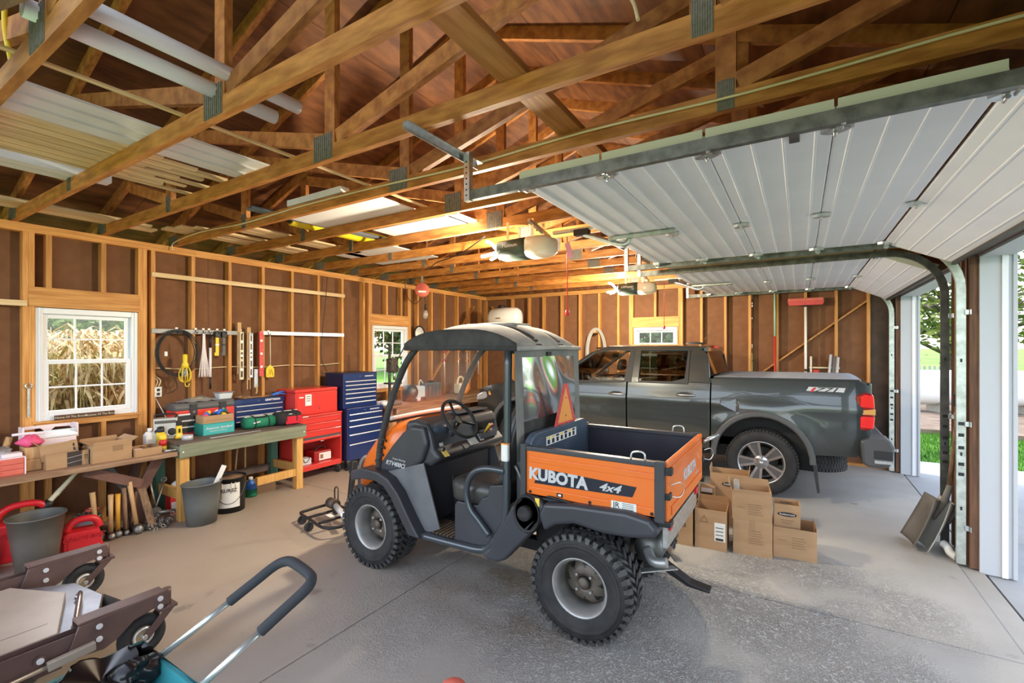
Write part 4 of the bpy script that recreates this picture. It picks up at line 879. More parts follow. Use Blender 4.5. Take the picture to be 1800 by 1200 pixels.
# cab greenhouse
def sy(z): return .865-(max(z, 1.2)-1.25)*.36
def sheet(name, m, poly, s, th, parent=TK, off=0, bevel=0):
    b = MB().prism(poly, -th/2, th/2); b.v = [(x, s*(sy(z)+off)+y, z) for x, y, z in b.v]; return b.build(name, m, parent, bevel)
for s in (1, -1):
    sheet('c_pillar', 'tk_paint', [(-1.06,1.28),(-1.05,1.40),(-1.02,1.62),(-.95,1.70),(-.80,1.70),(-.80,1.28)], s, .05, bevel=.012)
    sheet('rear_door_post', 'tk_paint', [(-.17,1.26),(-.17,1.70),(-.085,1.70),(-.075,1.26)], s, .045, bevel=.004)
    sheet('b_pillar', 'tk_plastic', [(-.075,1.26),(-.085,1.70),(-.02,1.70),(.03,1.26)], s, .04)
    sheet('roof_rail', 'tk_paint', [(-.95,1.70),(-.90,1.745),(.30,1.745),(.55,1.66),(1.15,1.235),(1.08,1.235),(.50,1.635),(.28,1.68),(-.80,1.68)], s, .05, bevel=.01)
    sheet('window_surround', 'tk_plastic', [(-.80,1.28),(-.80,1.68),(-.775,1.68),(-.755,1.33),(-.60,1.288),(-.17,1.283),(-.17,1.262),(-.80,1.262)], s, .048)
    sheet('window_sill_trim', 'tk_plastic', [(.03,1.28),(1.08,1.245),(1.08,1.222),(.03,1.258)], s, .05)
    sheet('rear_door_glass', 'glass_tint', [(-.775,1.30),(-.775,1.685),(-.17,1.685),(-.17,1.28)], s, .004); sheet('front_door_glass', 'glass', [(.0,1.27),(-.02,1.685),(.27,1.68),(.5,1.635),(1.05,1.25)], s, .004)
    for x in (.12, -.77):
        hz = 1.095+.03*(x < 0); yb = .90+fy(x, hz)
        hd = MB().prism([(x-.07,hz-.025),(x-.03,hz-.04),(x+.05,hz-.04),(x+.09,hz-.02),(x+.09,hz+.02),(x+.05,hz+.035),(x-.03,hz+.035),(x-.07,hz+.02)], s*(yb-.01), s*(yb+.002)).build('handle_cup', 'tk_pocket', TK)
        MB().tube(smooth([(x-.11,s*(yb+.005),hz), (x-.08,s*(yb+.025),hz), (x+.06,s*(yb+.028),hz), (x+.105,s*(yb+.005),hz)], 4), .013, 8).build('door_handle', 'tk_alloy' , TK)
    m_ = MB().ell((1.0,s*1.02,1.30), (.07,.11,.085)); m_.build('door_mirror', 'tk_paint', TK); MB().bar((1.02,s*.85,1.25), (1.01,s*.95,1.27), .05, .04).build('mirror_arm', 'tk_plastic', TK)
MB().grid(lambda u, v: (-.98+1.48*u, (-1+2*v)*(.70-.03*u), 1.715+.055*(1-abs(2*v-1)**2.6)*(1-abs(2*u-.9)**5*.8)), 16, 18).build('cab_roof', 'tk_paint', TK, solid=.02)
MB().add([(-1.055,-.80,1.33),(-1.055,.80,1.33),(-.99,.66,1.68),(-.99,-.66,1.68)], [(0,1,2,3)]).build('rear_glass', 'glass_tint', TK, solid=.006)
b = MB().bar((-1.06,-.83,1.31), (-1.06,.83,1.31), .03, .05).bar((-.985,-.70,1.70), (-.985,.70,1.70), .05, .05); b.build('rear_glass_frame', 'tk_paint', TK)
part('high_brake_lamp', 'lamp_red', TK, (-1.03,-.14,1.71,-.98,.14,1.745), bevel=.008)
MB().add([(1.12,-.78,1.25),(1.12,.78,1.25),(.50,.64,1.66),(.50,-.64,1.66)], [(3,2,1,0)]).build('windshield', 'glass', TK, solid=.006)
b = MB().rings([[(-.72+.13*c*k, .035*s_*k, z) for c, s_ in [(math.cos(2*PI*j/14), math.sin(2*PI*j/14)) for j in range(14)]] for k, z in ((1,1.755), (.95,1.785), (.55,1.80), (.1,1.805))]); b.build('roof_fin', 'tk_plastic', TK)
MB().cyl((-.82,.02,1.78), (-.95,.02,1.95), .003, n=6).build('roof_antenna', 'darksteel', TK)
# cabin
for x, nm in ((.35,'front_seat'), (-.55,'rear_seat')):
    for y in (.36, -.36):
        st_ = MB(); n = 14; sc_ = lambda z, w, d, xx: [(xx+d*math.copysign(abs(math.cos(t))**.6, math.cos(t)), y+w*math.copysign(abs(math.sin(t))**.6, math.sin(t)), z) for t in [2*PI*j/n for j in range(n)]]
        st_.rings([sc_(.85,.24,.08,x), sc_(1.1,.25,.08,x-.05), sc_(1.32,.20,.06,x-.10), sc_(1.36,.10,.04,x-.11)]); q = st_.build(nm, 'tk_inside', TK)
        MB().rings([sc_(1.39,.10,.035,x-.11), sc_(1.42,.125,.05,x-.12), sc_(1.52,.12,.045,x-.13), sc_(1.55,.08,.03,x-.13)]).build('headrest', 'tk_inside', q)
part('cabin_dash', 'tk_inside', TK, (.85,-.78,1.0,1.12,.78,1.22), bevel=.05); part('cabin_floor', 'tk_inside', TK, (-1.0,-.84,.5,1.1,.84,.52))
M = Matrix.Translation((.74,.36,1.20)) @ Euler((0, math.radians(-62), 0)).to_matrix().to_4x4()
MB().tube([M @ Vector((.18*math.cos(a), .18*math.sin(a), 0)) for a in [2*PI*k/28 for k in range(28)]], .016, 8, closed=True).build('steering_wheel', 'rubber', TK)
MB().bar((.45,-.1,1.60), (.45,.1,1.60), .03, .06).build('cabin_mirror', 'tk_inside', TK); MB().cyl((.08,.905*sy(1.31)/sy(1.31)-.08,1.31), (.08,.905-.075,1.31), .02, n=12).build('window_sticker', 'uv_bed', TK)
# bed details
def fr(p, x): return p
MB().grid(lambda u, v: (-1.09-1.47*u, -.80+1.60*v, 1.353+.012*u+.028*math.cos((v-.5)*PI)*(1-.6*abs(2*u-1)**6)), 10, 14).build('tonneau_cover', 'tonneau', TK, solid=.018)
for s in (1, -1):
    MB().bar((-1.09,s*.805,1.345), (-2.55,s*.80,1.36), .05, .03).build('bed_rail_cap', 'tk_plastic', TK, .008)
    yl_ = .90
    tl = MB().prism([(-2.505,.86),(-2.50,1.20),(-2.58,1.245),(-2.655,1.23),(-2.672,1.02),(-2.655,.86),(-2.58,.835)], s*.66, s*.882).build('tail_lamp', 'lamp_red_dark', TK, .015)
    MB().prism([(-2.545,1.09),(-2.545,1.20),(-2.59,1.225),(-2.66,1.215),(-2.67,1.08)], s*.67, s*.888).build('tail_lamp_upper', 'lamp_red', tl, .01); MB().prism([(-2.545,.87),(-2.545,.99),(-2.672,.99),(-2.66,.865)], s*.67, s*.888).build('tail_lamp_lower', 'lamp_red', tl, .01)
    MB().prism([(-2.53,1.01),(-2.53,1.05),(-2.675,1.075),(-2.675,1.01)], s*.67, s*.886).build('reverse_lamp', 'lamp_amber', tl, .006)
    bc = MB().prism([(-2.56,.50),(-2.54,.74),(-2.62,.775),(-2.80,.765),(-2.83,.70),(-2.82,.56),(-2.79,.48),(-2.62,.46)], s*.55, s*.93).build('bumper_corner', 'tk_grey', TK, .03)
    part('bumper_step', 'steel', bc, (-2.80, min(s*.86, s*.934), .515, -2.66, max(s*.86, s*.934), .55), bevel=.005); part('bumper_recess', 'tk_plastic', bc, (-2.815, min(s*.80, s*.933), .56, -2.65, max(s*.80, s*.933), .655), bevel=.012)
part('rear_bumper', 'tk_grey', TK, (-2.81,-.56,.50,-2.62,.56,.74), bevel=.03); part('tailgate', 'tk_paint', TK, (-2.668,-.66,.80,-2.62,.66,1.335), bevel=.02)
# off-road decal and fuel door on the near side
yd = .90+fy(-2.23, 1.25)
dc = MB().prism([(-2.05,1.222),(-2.085,1.285),(-2.42,1.285),(-2.40,1.222)], yd+.001, yd+.0025).build('side_decal', 'silver', TK); text('decal_lettering', 'Z71', .075, 'black', dc, frame((-2.235, yd+.0035, 1.253), (-1,0,0), (0,0,1)), shear=.45, sx=1.75, bold=.001); MB().prism([(-2.09,1.228),(-2.13,1.278),(-2.16,1.278),(-2.12,1.228)], yd+.003, yd+.0045).build('decal_red_bar', 'red', dc)
yf = .90+fy(-1.28, 1.02)
fp = [(-1.28+.105*math.copysign(abs(math.cos(t))**.5, math.cos(t)), 1.035+.085*math.copysign(abs(math.sin(t))**.5, math.sin(t))) for t in [2*PI*k/24 for k in range(24)]]
def flap(name, m, k, off):
    b = MB().prism([(-1.28+(x+1.28)*k, 1.035+(z-1.035)*k) for x, z in fp], -.002, .002); b.v = [(x, .90+fy(x, z)+off+y, z) for x, y, z in b.v]; return b.build(name, m, TK)
flap('fuel_door_gap', 'black', 1.0, .001); flap('fuel_door', 'tk_paint', .955, .004)
for s in (1, -1): MB().bar((-.95,s*.80,.42), (1.1,s*.80,.42), .12, .05).build('rocker_sill', 'tk_plastic', TK, .015)
# ================================================================ benches and what stands on them
mat('cardboard', (.40, .24, .12), (.47, .29, .155), 3, .85, st=(1,1,4)); mat('cardboard_in', (.36, .21, .105), (.42, .26, .135), 3, .9)
mat('ink', (.05, .035, .03), rough=.8); mat('ink_faint', (.30, .175, .09), rough=.85)
mat('bench_top', (.085, .06, .05), (.17, .125, .10), 5, .7, st=(8,.8,8)); mat('bench_brace', (.12,.055,.04), (.20,.10,.075), 5, .7); mat('bench_edge', (.24, .13, .07), (.40, .25, .15), 4, .7, st=(8,.8,8))
mat('bench_green', (.17, .19, .12), (.24, .255, .17), 4, .6, st=(8,.8,8)); mat('bench_legs', (.60, .30, .07), (.74, .42, .13), 4, .6, st=(8,8,.8)); mat('teal_leg', (.07, .20, .14), rough=.6)
mat('steel_blue', (.012, .03, .13), rough=.28, coat=.4); mat('steel_blue_d', (.008, .014, .05), rough=.4); mat('steel_red', (.72, .045, .035), rough=.32, coat=.4); mat('steel_red_d', (.36, .012, .012), rough=.4)
mat('drawer_pull', (.82, .82, .84), rough=.25, metal=.4); mat('pail_grey', (.115, .125, .12), (.15, .16, .155), 4, .45); mat('pail_dark', (.085, .08, .07), (.12, .11, .095), 4, .45)
mat('gas_red', (.66, .02, .03), rough=.35); mat('spout', (.72, .66, .46), rough=.5); mat('hickory', (.50, .28, .11), (.66, .42, .20), 5, .5, st=(6,6,.8)); mat('hickory_y', (.70, .36, .04), rough=.4)
mat('iron', (.06, .045, .035), (.14, .11, .09), 9, .6, .6); mat('rail_grey', (.26,.26,.25), (.36,.36,.35), 12, .5, .3); mat('iron_face', (.26, .26, .25), rough=.45, metal=.5); mat('chain', (.30, .27, .24), (.5, .47, .43), 20, .45, .8)
mat('teal', (.02, .26, .22), rough=.5); mat('teal_light', (.05, .42, .42), rough=.5); mat('bag_green', (.01, .19, .10), rough=.8); mat('bag_red', (.58, .01, .03), rough=.8); mat('bag_black', (.02, .02, .021), rough=.85)
mat('pink', (.80, .09, .22), rough=.5); mat('pinkwhite', (.86, .72, .74), rough=.5); mat('red_soft', (.66, .13, .09), (.72, .17, .12), 5, .6); mat('paleblue', (.62, .68, .72), rough=.5); mat('bluetool', (.03, .16, .6), rough=.4)
mat('silver_plastic', (.55, .54, .50), (.62, .61, .57), 5, .4, .3); mat('speaker_cloth', (.05, .05, .05), rough=.8); mat('yellow_dark', (.62, .44, .02), rough=.5); mat('brown_sign', (.09, .035, .02), rough=.7)
clear('poly', (.9, .9, .88), .05, .1, .25)
def carton(label, loc, rz, w, d, h, flaps=(), m='cardboard', group=None, name='cardboard_box', lid=False, cat='box'):
    """open carton; local x along the front, y away from it; flaps: (side, length, angle from vertical outward)"""
    t = thing(name, label, cat, loc, rz, group); k = .005
    b = MB().bb(-w/2,0,0,w/2,k,h).bb(-w/2,d-k,0,w/2,d,h).bb(-w/2,k,0,-w/2+k,d-k,h).bb(w/2-k,k,0,w/2,d-k,h).bb(-w/2+k,k,0,w/2-k,d-k,k); b.build('carton', m, t)
    if lid: part('lid', m, t, (-w/2, 0, h, 0-.001, d, h+.004), (0+.001, 0, h, w/2, d, h+.004)) if lid == 2 else part('lid', m, t, (-w/2, 0, h, w/2, d, h+.004))
    for sd, l, a in flaps:
        a = math.radians(a); s, c = math.sin(a)*l, math.cos(a)*l
        q = {'f': [(-w/2,0,h),(w/2,0,h),(w/2-.01,-s,h+c),(-w/2+.01,-s,h+c)], 'b': [(-w/2,d,h),(w/2,d,h),(w/2-.01,d+s,h+c),(-w/2+.01,d+s,h+c)], 'l': [(-w/2,0,h),(-w/2,d,h),(-w/2-s,d-.01,h+c),(-w/2-s,.01,h+c)], 'r': [(w/2,0,h),(w/2,d,h),(w/2+s,d-.01,h+c),(w/2+s,.01,h+c)]}[sd]
        MB().add(q, [(0,1,2,3)]).build('flap', 'cardboard_in', t, solid=.005)
    return t
FX = lambda o, s=1: frame(o, (1,0,0), (0,0,1))
Z1, Z2, XF = .705, .78, -5.15
# low bench
t = thing('plank_bench', 'low weathered plank bench under the corn window', 'workbench')
for k in range(3): x = XF-.234*k; MB().bb(x-.23, -.55, Z1-.04, x, 2.135, Z1).build('plank', 'bench_top' if k else 'bench_edge', t, .004)
MB().bar((XF-.10, 1.47, Z1-.055), (XF-.16, 1.90, .43), .03, .085, (0,0,1)).build('leg_brace', 'bench_brace', t, .004); MB().bar((XF-.20, 2.06, Z1-.05), (XF-.20, 1.90, .36), .035, .09, (0,1,0)).build('leg', 'bench_brace', t, .004); MB().bar((XF-.20, 1.90, .36), (XF-.20, 1.86, 0), .035, .09, (0,1,0)).build('leg', 'bench_brace', t, .004); MB().bar((XF-.60, 2.04, Z1-.05), (XF-.60, 1.90, .0), .035, .09, (0,1,0)).build('leg', 'bench_brace', t, .004)
MB().bar((XF-.50, 1.70, Z1-.05), (XF-.45, 1.90, .3), .03, .07, (0,0,1)).build('leg_brace', 'darksteel', t, .004)
for x in (XF-.10, XF-.60): MB().bb(x-.035, -.5, .0, x, -.42, Z1-.04).build('leg', 'bench_top', t, .004)
# green workbench
t = thing('workbench', 'workbench with olive green apron and yellow timber legs', 'workbench')
Y0, Y1 = 2.15, 3.52
part('bench_top', 'bench_top', t, (-5.86, Y0, Z2-.03, XF, Y1+.01, Z2), bevel=.003); part('apron', 'bench_green', t, (XF-.035, Y0, Z2-.145, XF+.002, Y1, Z2-.012), bevel=.003)
for y in (Y0, Y1-.035): part('side_apron', 'bench_green', t, (-5.84, y, Z2-.145, XF-.036, y+.035, Z2-.03), bevel=.003)
for y in (Y0+.02, Y1-.10): part('leg', 'bench_legs', t, (XF-.13, y, 0, XF-.04, y+.085, Z2-.03), bevel=.004); part('leg', 'teal_leg', t, (-5.80, y, 0, -5.72, y+.085, Z2-.03), bevel=.004); part('cross_rail', 'bench_legs', t, (-5.72, y+.02, .20, XF-.13, y+.06, .30), bevel=.003)
part('lower_rail', 'bench_legs', t, (XF-.10, Y0+.8, .16, XF-.06, Y1-.1, .25), bevel=.003); part('lower_rail', 'bench_top', t, (-5.79, Y0+.1, .16, -5.75, Y1-.1, .25), bevel=.003)
for y in (Y0+.03, Y1-.03): MB().cyl((XF, y, Z2-.085), (XF+.006, y, Z2-.085), .008, n=10).build('bolt', 'white', t)
# ---- low bench contents
t = thing('drawer_box', 'small red parts drawer box at the left end of the low bench', 'drawer box', (-5.31, .93, Z1), 90)
b = MB().bb(-.22,.0,0,.19,.26,.135); b.build('cabinet_body', 'red_soft', t, .003)
for k in range(3): d_ = part('drawer_front', 'red_soft', t, (-.21,-.008,.008+k*.042,.18,0,.046+k*.042), bevel=.002); part('drawer_lip', 'smv_red', d_, (-.10,-.016,.03+k*.042,.06,-.008,.036+k*.042), bevel=.002)
part('cabinet_top', 'pinkwhite', t, (-.22,-.004,.135,.192,.262,.141)); part('cabinet_edge', 'pinkwhite', t, (.185,-.006,0,.194,0,.135))
t = thing('parts_tray', 'clear plastic lidded tray of small parts on the red drawer box', 'tray', (-5.40, .94, Z1+.142), 90)
b = MB().bb(-.2,0,0,.12,.2,.05); b.build('tray_body', 'poly', t, .008); part('tray_lid', 'poly', t, (-.205,-.005,.05,.125,.205,.06), bevel=.004)
for k in range(6): x = -.17+k*.045; part('tray_contents', 'spout' if k % 2 else 'pinkwhite', t, (x, .03, .005, x+.035, .16, .025+.008*(k % 3)), bevel=.004)
tag(part('paperback_box', 'pinkwhite', None, (-5.44, 1.00, Z1+.142, -5.34, 1.11, Z1+.17), bevel=.002), 'small flat white carton beside the clear tray on the bench', 'box')
for k in range(2):
    o = part('wooden_drawer_box', 'hickory', None, (-5.55, 1.135, Z1+k*.098, -5.39, 1.235, Z1+.096+k*.098), bevel=.003); tag(o, ('lower', 'upper')[k]+' small tan wooden box beside the red drawer box', 'box')
t = thing('plastic_bag', 'crumpled hot pink plastic bag on the tan wooden boxes', 'bag', (-5.47, 1.185, Z1+.195)); rn = random.Random(4)
MB().rings([[((.09*k)*math.cos(2*PI*j/16)*(1+.22*rn.uniform(-1,1)), (.075*k)*math.sin(2*PI*j/16)*(1+.22*rn.uniform(-1,1)), z+.012*rn.uniform(-1,1)) for j in range(16)] for k, z in ((.85,.012),(1.05,.03),(.9,.06),(.5,.085),(.15,.09))]).build('bag_film', 'pink', t)
b = MB().tube(smooth([(-.04,-.1,.10), (0,0,.105), (.02,.08,.095)], 4), .012, 6); b.build('bag_twist', 'pinkwhite', t)
t = carton('flat open carton with black tape and up arrows on the low bench', (-5.30, 1.375, Z1), 90, .27, .19, .125)
part('black_tape', 'ink', t, (-.005,-.002,0,.09,.0,.125)); [MB().bar((.0+.012*0-.005, -.0025, .03+.045*k), (.09, -.0025, .045+.045*k), .002, .004).build('tape_print', 'steel', t) for k in range(2)]
for x in (.11, .125): MB().bb(x-.0015,-.002,.05,x+.0015,0,.08).add([(x-.006,-.002,.08),(x+.006,-.002,.08),(x,-.002,.09)], [(0,1,2)]).build('arrow_print', 'ink', t)
t = carton('open-topped tilted carton resting in the flat carton', (-5.335, 1.34, Z1+.075), 88, .235, .15, .135, (('l',.06,40), ('b',.05,-10))); t.rotation_euler = (math.radians(-8), math.radians(-5), math.radians(88))
for z in (.05, .085): part('arrow_print', 'ink', t, (.085,-.002,z,.097,0,z+.025))
t = thing('lidded_tub', 'white and pink lidded plastic tub behind the cartons', 'tub', (-5.492, 1.365, Z1), 90)
b = MB().rings([[(x*k, .11+(y-.11)*k, z) for x, y in ((-.12,0),(.12,0),(.12,.22),(-.12,.22))] for k, z in ((.9,0),(1,.235))], sm=False); b.build('tub_body', 'pinkwhite', t, .01); part('tub_lid', 'white', t, (-.128,-.008,.235,.128,.228,.262), bevel=.01)
t = thing('wooden_tote', 'pale blue wooden tote with a cut-out handle against the window wall', 'tote', (-5.80, 1.37, Z1+.20), 90)
part('tote_front', 'paleblue', t, (-.17,-.09,.0,.17,-.08,.075), bevel=.002); [part('tote_end', 'pinkwhite', t, (x,-.095,-.005,x+.014,.03,.12), bevel=.003) for x in (-.185, .17)]
MB().prism([(-.18,.05),(-.18,.115),(.18,.115),(.18,.05),(.15,.085),(.05,.09),(.02,.06),(-.02,.06),(-.05,.09),(-.15,.085)], .015, .028).build('tote_handle_board', 'pinkwhite', t, .002); part('tote_floor', 'hickory', t, (-.17,-.08,0,.17,.015,.01)); part('tote_stand', 'oldwood_z', t, (-.14,-.05,-.20,.14,.02,0))
t = carton('wide open cardboard box with folded-down flaps in the middle of the low bench', (-5.255, 1.665, Z1), 92, .285, .30, .155, (('l',.05,55), ('r',.06,60), ('b',.03,10), ('f',.025,-15)))
part('tape_patch', 'ink_faint', t, (.0,-.002,.085,.075,0,.135)); part('side_print', 'ink_faint', t, (-.145,.08,.06,-.142,.16,.10)); part('rag', 'hickory', t, (-.1,.08,.01,.1,.22,.06), bevel=.02)
t = carton('low open tan carton next to the spray cans', (-5.235, 1.93, Z1), 92, .215, .22, .068); part('divider', 'cardboard_in', t, (.02,.01,.005,.026,.21,.06)); part('papers', 'pinkwhite', t, (-.09,.03,.006,.01,.19,.045), bevel=.004)
t = thing('plastic_bottle', 'white square plastic bottle on the low bench', 'bottle', (-5.50, 2.035, Z1)); b = MB().rings([[(a*k, c_*k, z) for a, c_ in ((-.04,-.045),(.04,-.045),(.04,.045),(-.04,.045))] for k, z in ((1,0),(1,.15),(.6,.18))], sm=False); b.build('bottle_body', 'white', t, .008); MB().cyl((0,0,.18), (0,0,.215), .02).build('bottle_cap', 'white', t)
for nm, lab, y, x, r, hh, ms in (('spray_can', 'yellow and black spray can with a black cap beside the white bottle', 2.095, -5.42, .033, .175, ('yellow_dark','yellow','black')), ('aerosol_can', 'short yellow and red can in front of the spray can', 2.085, -5.345, .033, .11, ('yellow_dark','red','yellow'))):
    t = thing(nm, lab, 'can', (x, y, Z1)); MB().cyl((0,0,0), (0,0,hh*.45), r, n=20).build('can_body', ms[0], t); MB().cyl((0,0,hh*.45), (0,0,hh), r, n=20).build('can_label', ms[1], t); MB().lathe([(r*.96,hh),(r*.98,hh+.01),(r*.9,hh+.05),(r*.3,hh+.055)], n=18).build('cap', ms[2], t)
t = thing('hand_tool', 'loose pliers and files at the right end of the low bench', 'tool', (-5.235, 2.09, Z1)); MB().tube([(-.06,-.03,.012),(.02,.05,.012)], .01, 6).build('file', 'steel', t); MB().tube([(.0,-.04,.012),(.05,.06,.02)], .012, 6, flat=.5).build('pliers_handle', 'steel', t)
for k, (y, l) in enumerate(((1.52,.22),(1.50,.17),(1.545,.2))):
    t = MB().tube(smooth([(-5.55+.02*k, y, Z1+.04+.02*k), (-5.50, y+.02, Z1+.10), (-5.45+.03*k, y-.03+.04*k, Z1+.05+l*.5)], 4), .011, 7).build('rasp', 'hickory' if k else 'iron', None); tag(t, ('dark iron', 'thin wooden', 'thick wooden')[k]+' rod sticking up between two cartons on the low bench', 'tool')
for y, x in ((1.02, -5.84), (1.11, -5.82)): t = MB().tube([(x+.06, y-.05, Z1), (x, y+.02, Z1+.34-.10*(y > 1.1))], .024, 10).build('dowel', 'hickory'); tag(t, ('long' if y < 1.1 else 'short')+' round wooden dowel leaning by the window stud', 'dowel')
# sign on the window sill
t = thing('sill_sign', 'brown plank sign with carved words on the window sill', 'sign', (L0+.03, 1.42, ZW0+.001), 90); part('sign_board', 'brown_sign', t, (0,-.005,0,.44,.012,.045), bevel=.002); text('sign_lettering', 'Home Of The Brave', .026, 'spout', t, FX((.11,-.007,.022))); text('sign_lettering', 'Because Of The Brave', .026, 'spout', t, FX((.33,-.007,.022))); MB().cyl((.222,-.006,.022), (.222,-.008,.022), .008, n=8).build('sign_heart', 'pinkwhite', t)
t = thing('wrench', 'long open-end wrench hanging on the stud left of the window', 'wrench', (L0+.012, 1.255, 1.20)); MB().bb(-.003,-.008,-.10,.003,.008,.16).build('wrench_shank', 'steel', t, .002); MB().tube([(0,.022*math.cos(a),.18+.022*math.sin(a)) for a in [PI*.6+1.8*PI*k/10 for k in range(11)]], .006, 6).build('wrench_jaw', 'steel', t)
# ---- green bench contents
t = thing('boombox', 'silver portable radio with two round speakers and raised antenna', 'radio', (-5.53, 2.18, Z2), 66)
b = MB().bb(-.10,-.0,0,.10,.12,.215); b.build('radio_case', 'silver_plastic', t, .008)
part('tuner_strip', 'pail_dark', t, (-.088,-.004,.165,.088,0,.195), bevel=.002)
for x in (-.055, .055): s_ = MB().lathe([(.045,.0),(.046,-.006),(.04,-.008),(.038,-.002),(.0,-.002)], (x,0,.075), 'y', 24).build('speaker_ring', 'drawer_pull', t); MB().lathe([(.038,-.002),(.02,-.007),(.0,-.008)], (x,0,.075), 'y', 20).build('speaker_cone', 'speaker_cloth', s_)
part('cassette_door', 'silver_plastic', t, (-.02,-.005,.03,.02,0,.12), bevel=.003); MB().tube(smooth([(-.08,.06,.215),(-.08,.06,.25),(.08,.06,.25),(.08,.06,.215)], 4), .009, 7).build('carry_handle', 'black', t); MB().cyl((.0,.09,.215), (-.085,.11,.42), .004, .002, 6).build('antenna', 'drawer_pull', t)
t = thing('flashlight', 'yellow and black square flashlight standing on the green bench', 'flashlight', (-5.50, 2.285, Z2), 90); b = MB().rings([[(x*k, y*k, z) for x, y in ((-.035,-.03),(.035,-.03),(.035,.03),(-.035,.03))] for k, z in ((1.15,0),(1.1,.02),(.8,.05),(.75,.13))], sm=False); b.build('flashlight_body', 'yellow', t, .006); part('flashlight_head', 'black', t, (-.025,-.022,.13,.025,.022,.185), bevel=.006); part('switch_plate', 'black', t, (-.008,-.03,.06,.008,-.02,.10), bevel=.002)
t = thing('tape_roll', 'small roll of silver tape lying on the green bench', 'tape', (-5.33, 2.295, Z2)); MB().lathe([(.025,0),(.05,0),(.05,.048),(.025,.048)], n=28, loop=True).build('tape', 'silver', t)
t = thing('red_tool_chest', 'red portable tool chest with dark grey lid and three side drawers', 'toolbox', (-5.60, 2.60, Z2), 90)
part('chest_body', 'steel_red', t, (-.30,0,0,.30,.22,.265), bevel=.006); part('drawer_bay', 'black', t, (-.285,-.003,.03,-.11,0,.235))
for k in range(3): part('drawer_slide', 'drawer_pull', t, (-.28,-.010,.215-k*.068,-.12,-.003,.232-k*.068), bevel=.002); part('drawer_front', 'tk_plastic', t, (-.28,-.006,.165-k*.068,-.12,-.002,.208-k*.068), bevel=.002)
lid = MB().prism([(0,.265),(-.004,.30),(.02,.345),(.2,.345),(.225,.30),(.22,.265)], -.305, .305, 'x').build('chest_lid', 'tk_grey', t, .01)
for x in (-.13, .17): part('lid_latch', 'tk_plastic', t, (x-.035,-.014,.20,.035+x,0,.33), bevel=.004); MB().cyl((x,-.013,.245), (x,-.02,.245), .014, n=10).build('latch_button', 'chrome', t)
t = thing('zip_bag', 'flat clear bag of fittings lying on the red tool chest', 'bag', (-5.70, 2.56, Z2+.347), 92); rn = random.Random(8)
MB().grid(lambda u, v: (-.2+.4*u, -.09+.17*v, .003+.05*math.sin(PI*u)*math.sin(PI*v)+.006*math.sin(u*19+v*7)), 16, 10).build('bag_film', 'poly', t); part('bag_label', 'label_yellow', t, (-.09,-.05,.034,.02,0,.037)); part('bag_contents', 'pail_dark', t, (-.1,-.05,.001,.12,.05,.028), bevel=.012)
t = thing('parts_tub', 'small clear tub with a red lid beside the bag on the tool chest', 'tub', (-5.70, 2.83, Z2+.347)); b = MB().rings([[(x*k, y*k, z) for x, y in ((-.06,-.08),(.06,-.08),(.06,.08),(-.06,.08))] for k, z in ((.8,0),(1,.07))], sm=False); b.build('tub_body', 'paleblue', t, .008); part('tub_lid', 'poly', t, (-.07,-.09,.07,.07,.09,.085), bevel=.006); part('lid_label', 'red', t, (-.03,-.06,.085,.03,.06,.087))
t = carton('open tan carton filled with colourful odds and ends, standing on the teal box', (-5.405, 2.635, Z2+.122), 90, .31, .17, .085)
part('carton_print', 'ink_faint', t, (-.12,-.002,.03,.12,0,.036)); rn = random.Random(2)
for k, m in enumerate(('pink','bluetool','yellow','black','bluetool','label_white','yellow','iron','bag_green')): x = -.12+.03*k; MB().box((x, .07+.04*(k % 3-1), .075+.012*(k % 3)), (.05,.035,.05), (rn.random(), rn.random(), rn.random()*3)).build('odds_and_ends', m, t, .006)
MB().tube([(.0,.03,.08),(.02,.02,.13),(.07,.05,.12)], .018, 8).build('caulk_gun', 'bluetool', t)
t = carton('teal and green printed carton on the green bench', (-5.40, 2.635, Z2), 90, .325, .19, .12, lid=True, m='teal'); part('front_print', 'teal_light', t, (-.155,-.002,.006,.155,0,.114)); text('carton_lettering', 'American Standard', .037, 'pinkwhite', t, FX((0,-.003,.072)), shear=.3, sx=.95); text('carton_lettering', 'Heating & Air Conditioning', .016, 'pinkwhite', t, FX((-.01,-.003,.04)))
t = thing('blue_tool_chest', 'low blue steel drawer chest at the back of the green bench', 'toolbox', (-5.64, 3.225, Z2), 90)
part('chest_body', 'steel_blue', t, (-.315,0,0,.315,.22,.31), bevel=.005); part('chest_lid', 'steel_blue', t, (-.318,-.004,.262,.318,.222,.325), bevel=.006); text('brand_lettering', 'CRAFTSMAN', .034, 'white', t, FX((.16,-.006,.293)), bold=.0012)
for k in range(4): d_ = part('drawer_front', 'steel_blue', t, (-.29,-.006,.012+k*.062,.29,0,.068+k*.062), bevel=.002); part('drawer_handle', 'drawer_pull', d_, (-.285,-.014,.052+k*.062,.285,-.006,.064+k*.062), bevel=.003)
MB().cyl((-.02,-.004,.293), (-.02,-.010,.293), .008, n=10).build('lock', 'chrome', t)
t = thing('work_glove', 'brown leather work gloves on the blue tool chest', 'glove', (-5.74, 3.02, Z2+.326)); b = MB().ell((0,0,.025), (.05,.06,.024)); [b.tube([(0,.03,.02),(.01+.02*k,.09,.02),(.02*k,.14,.015)], .011, 6) for k in range(-1, 3)]; b.build('glove_leather', 'oldwood_x', t)
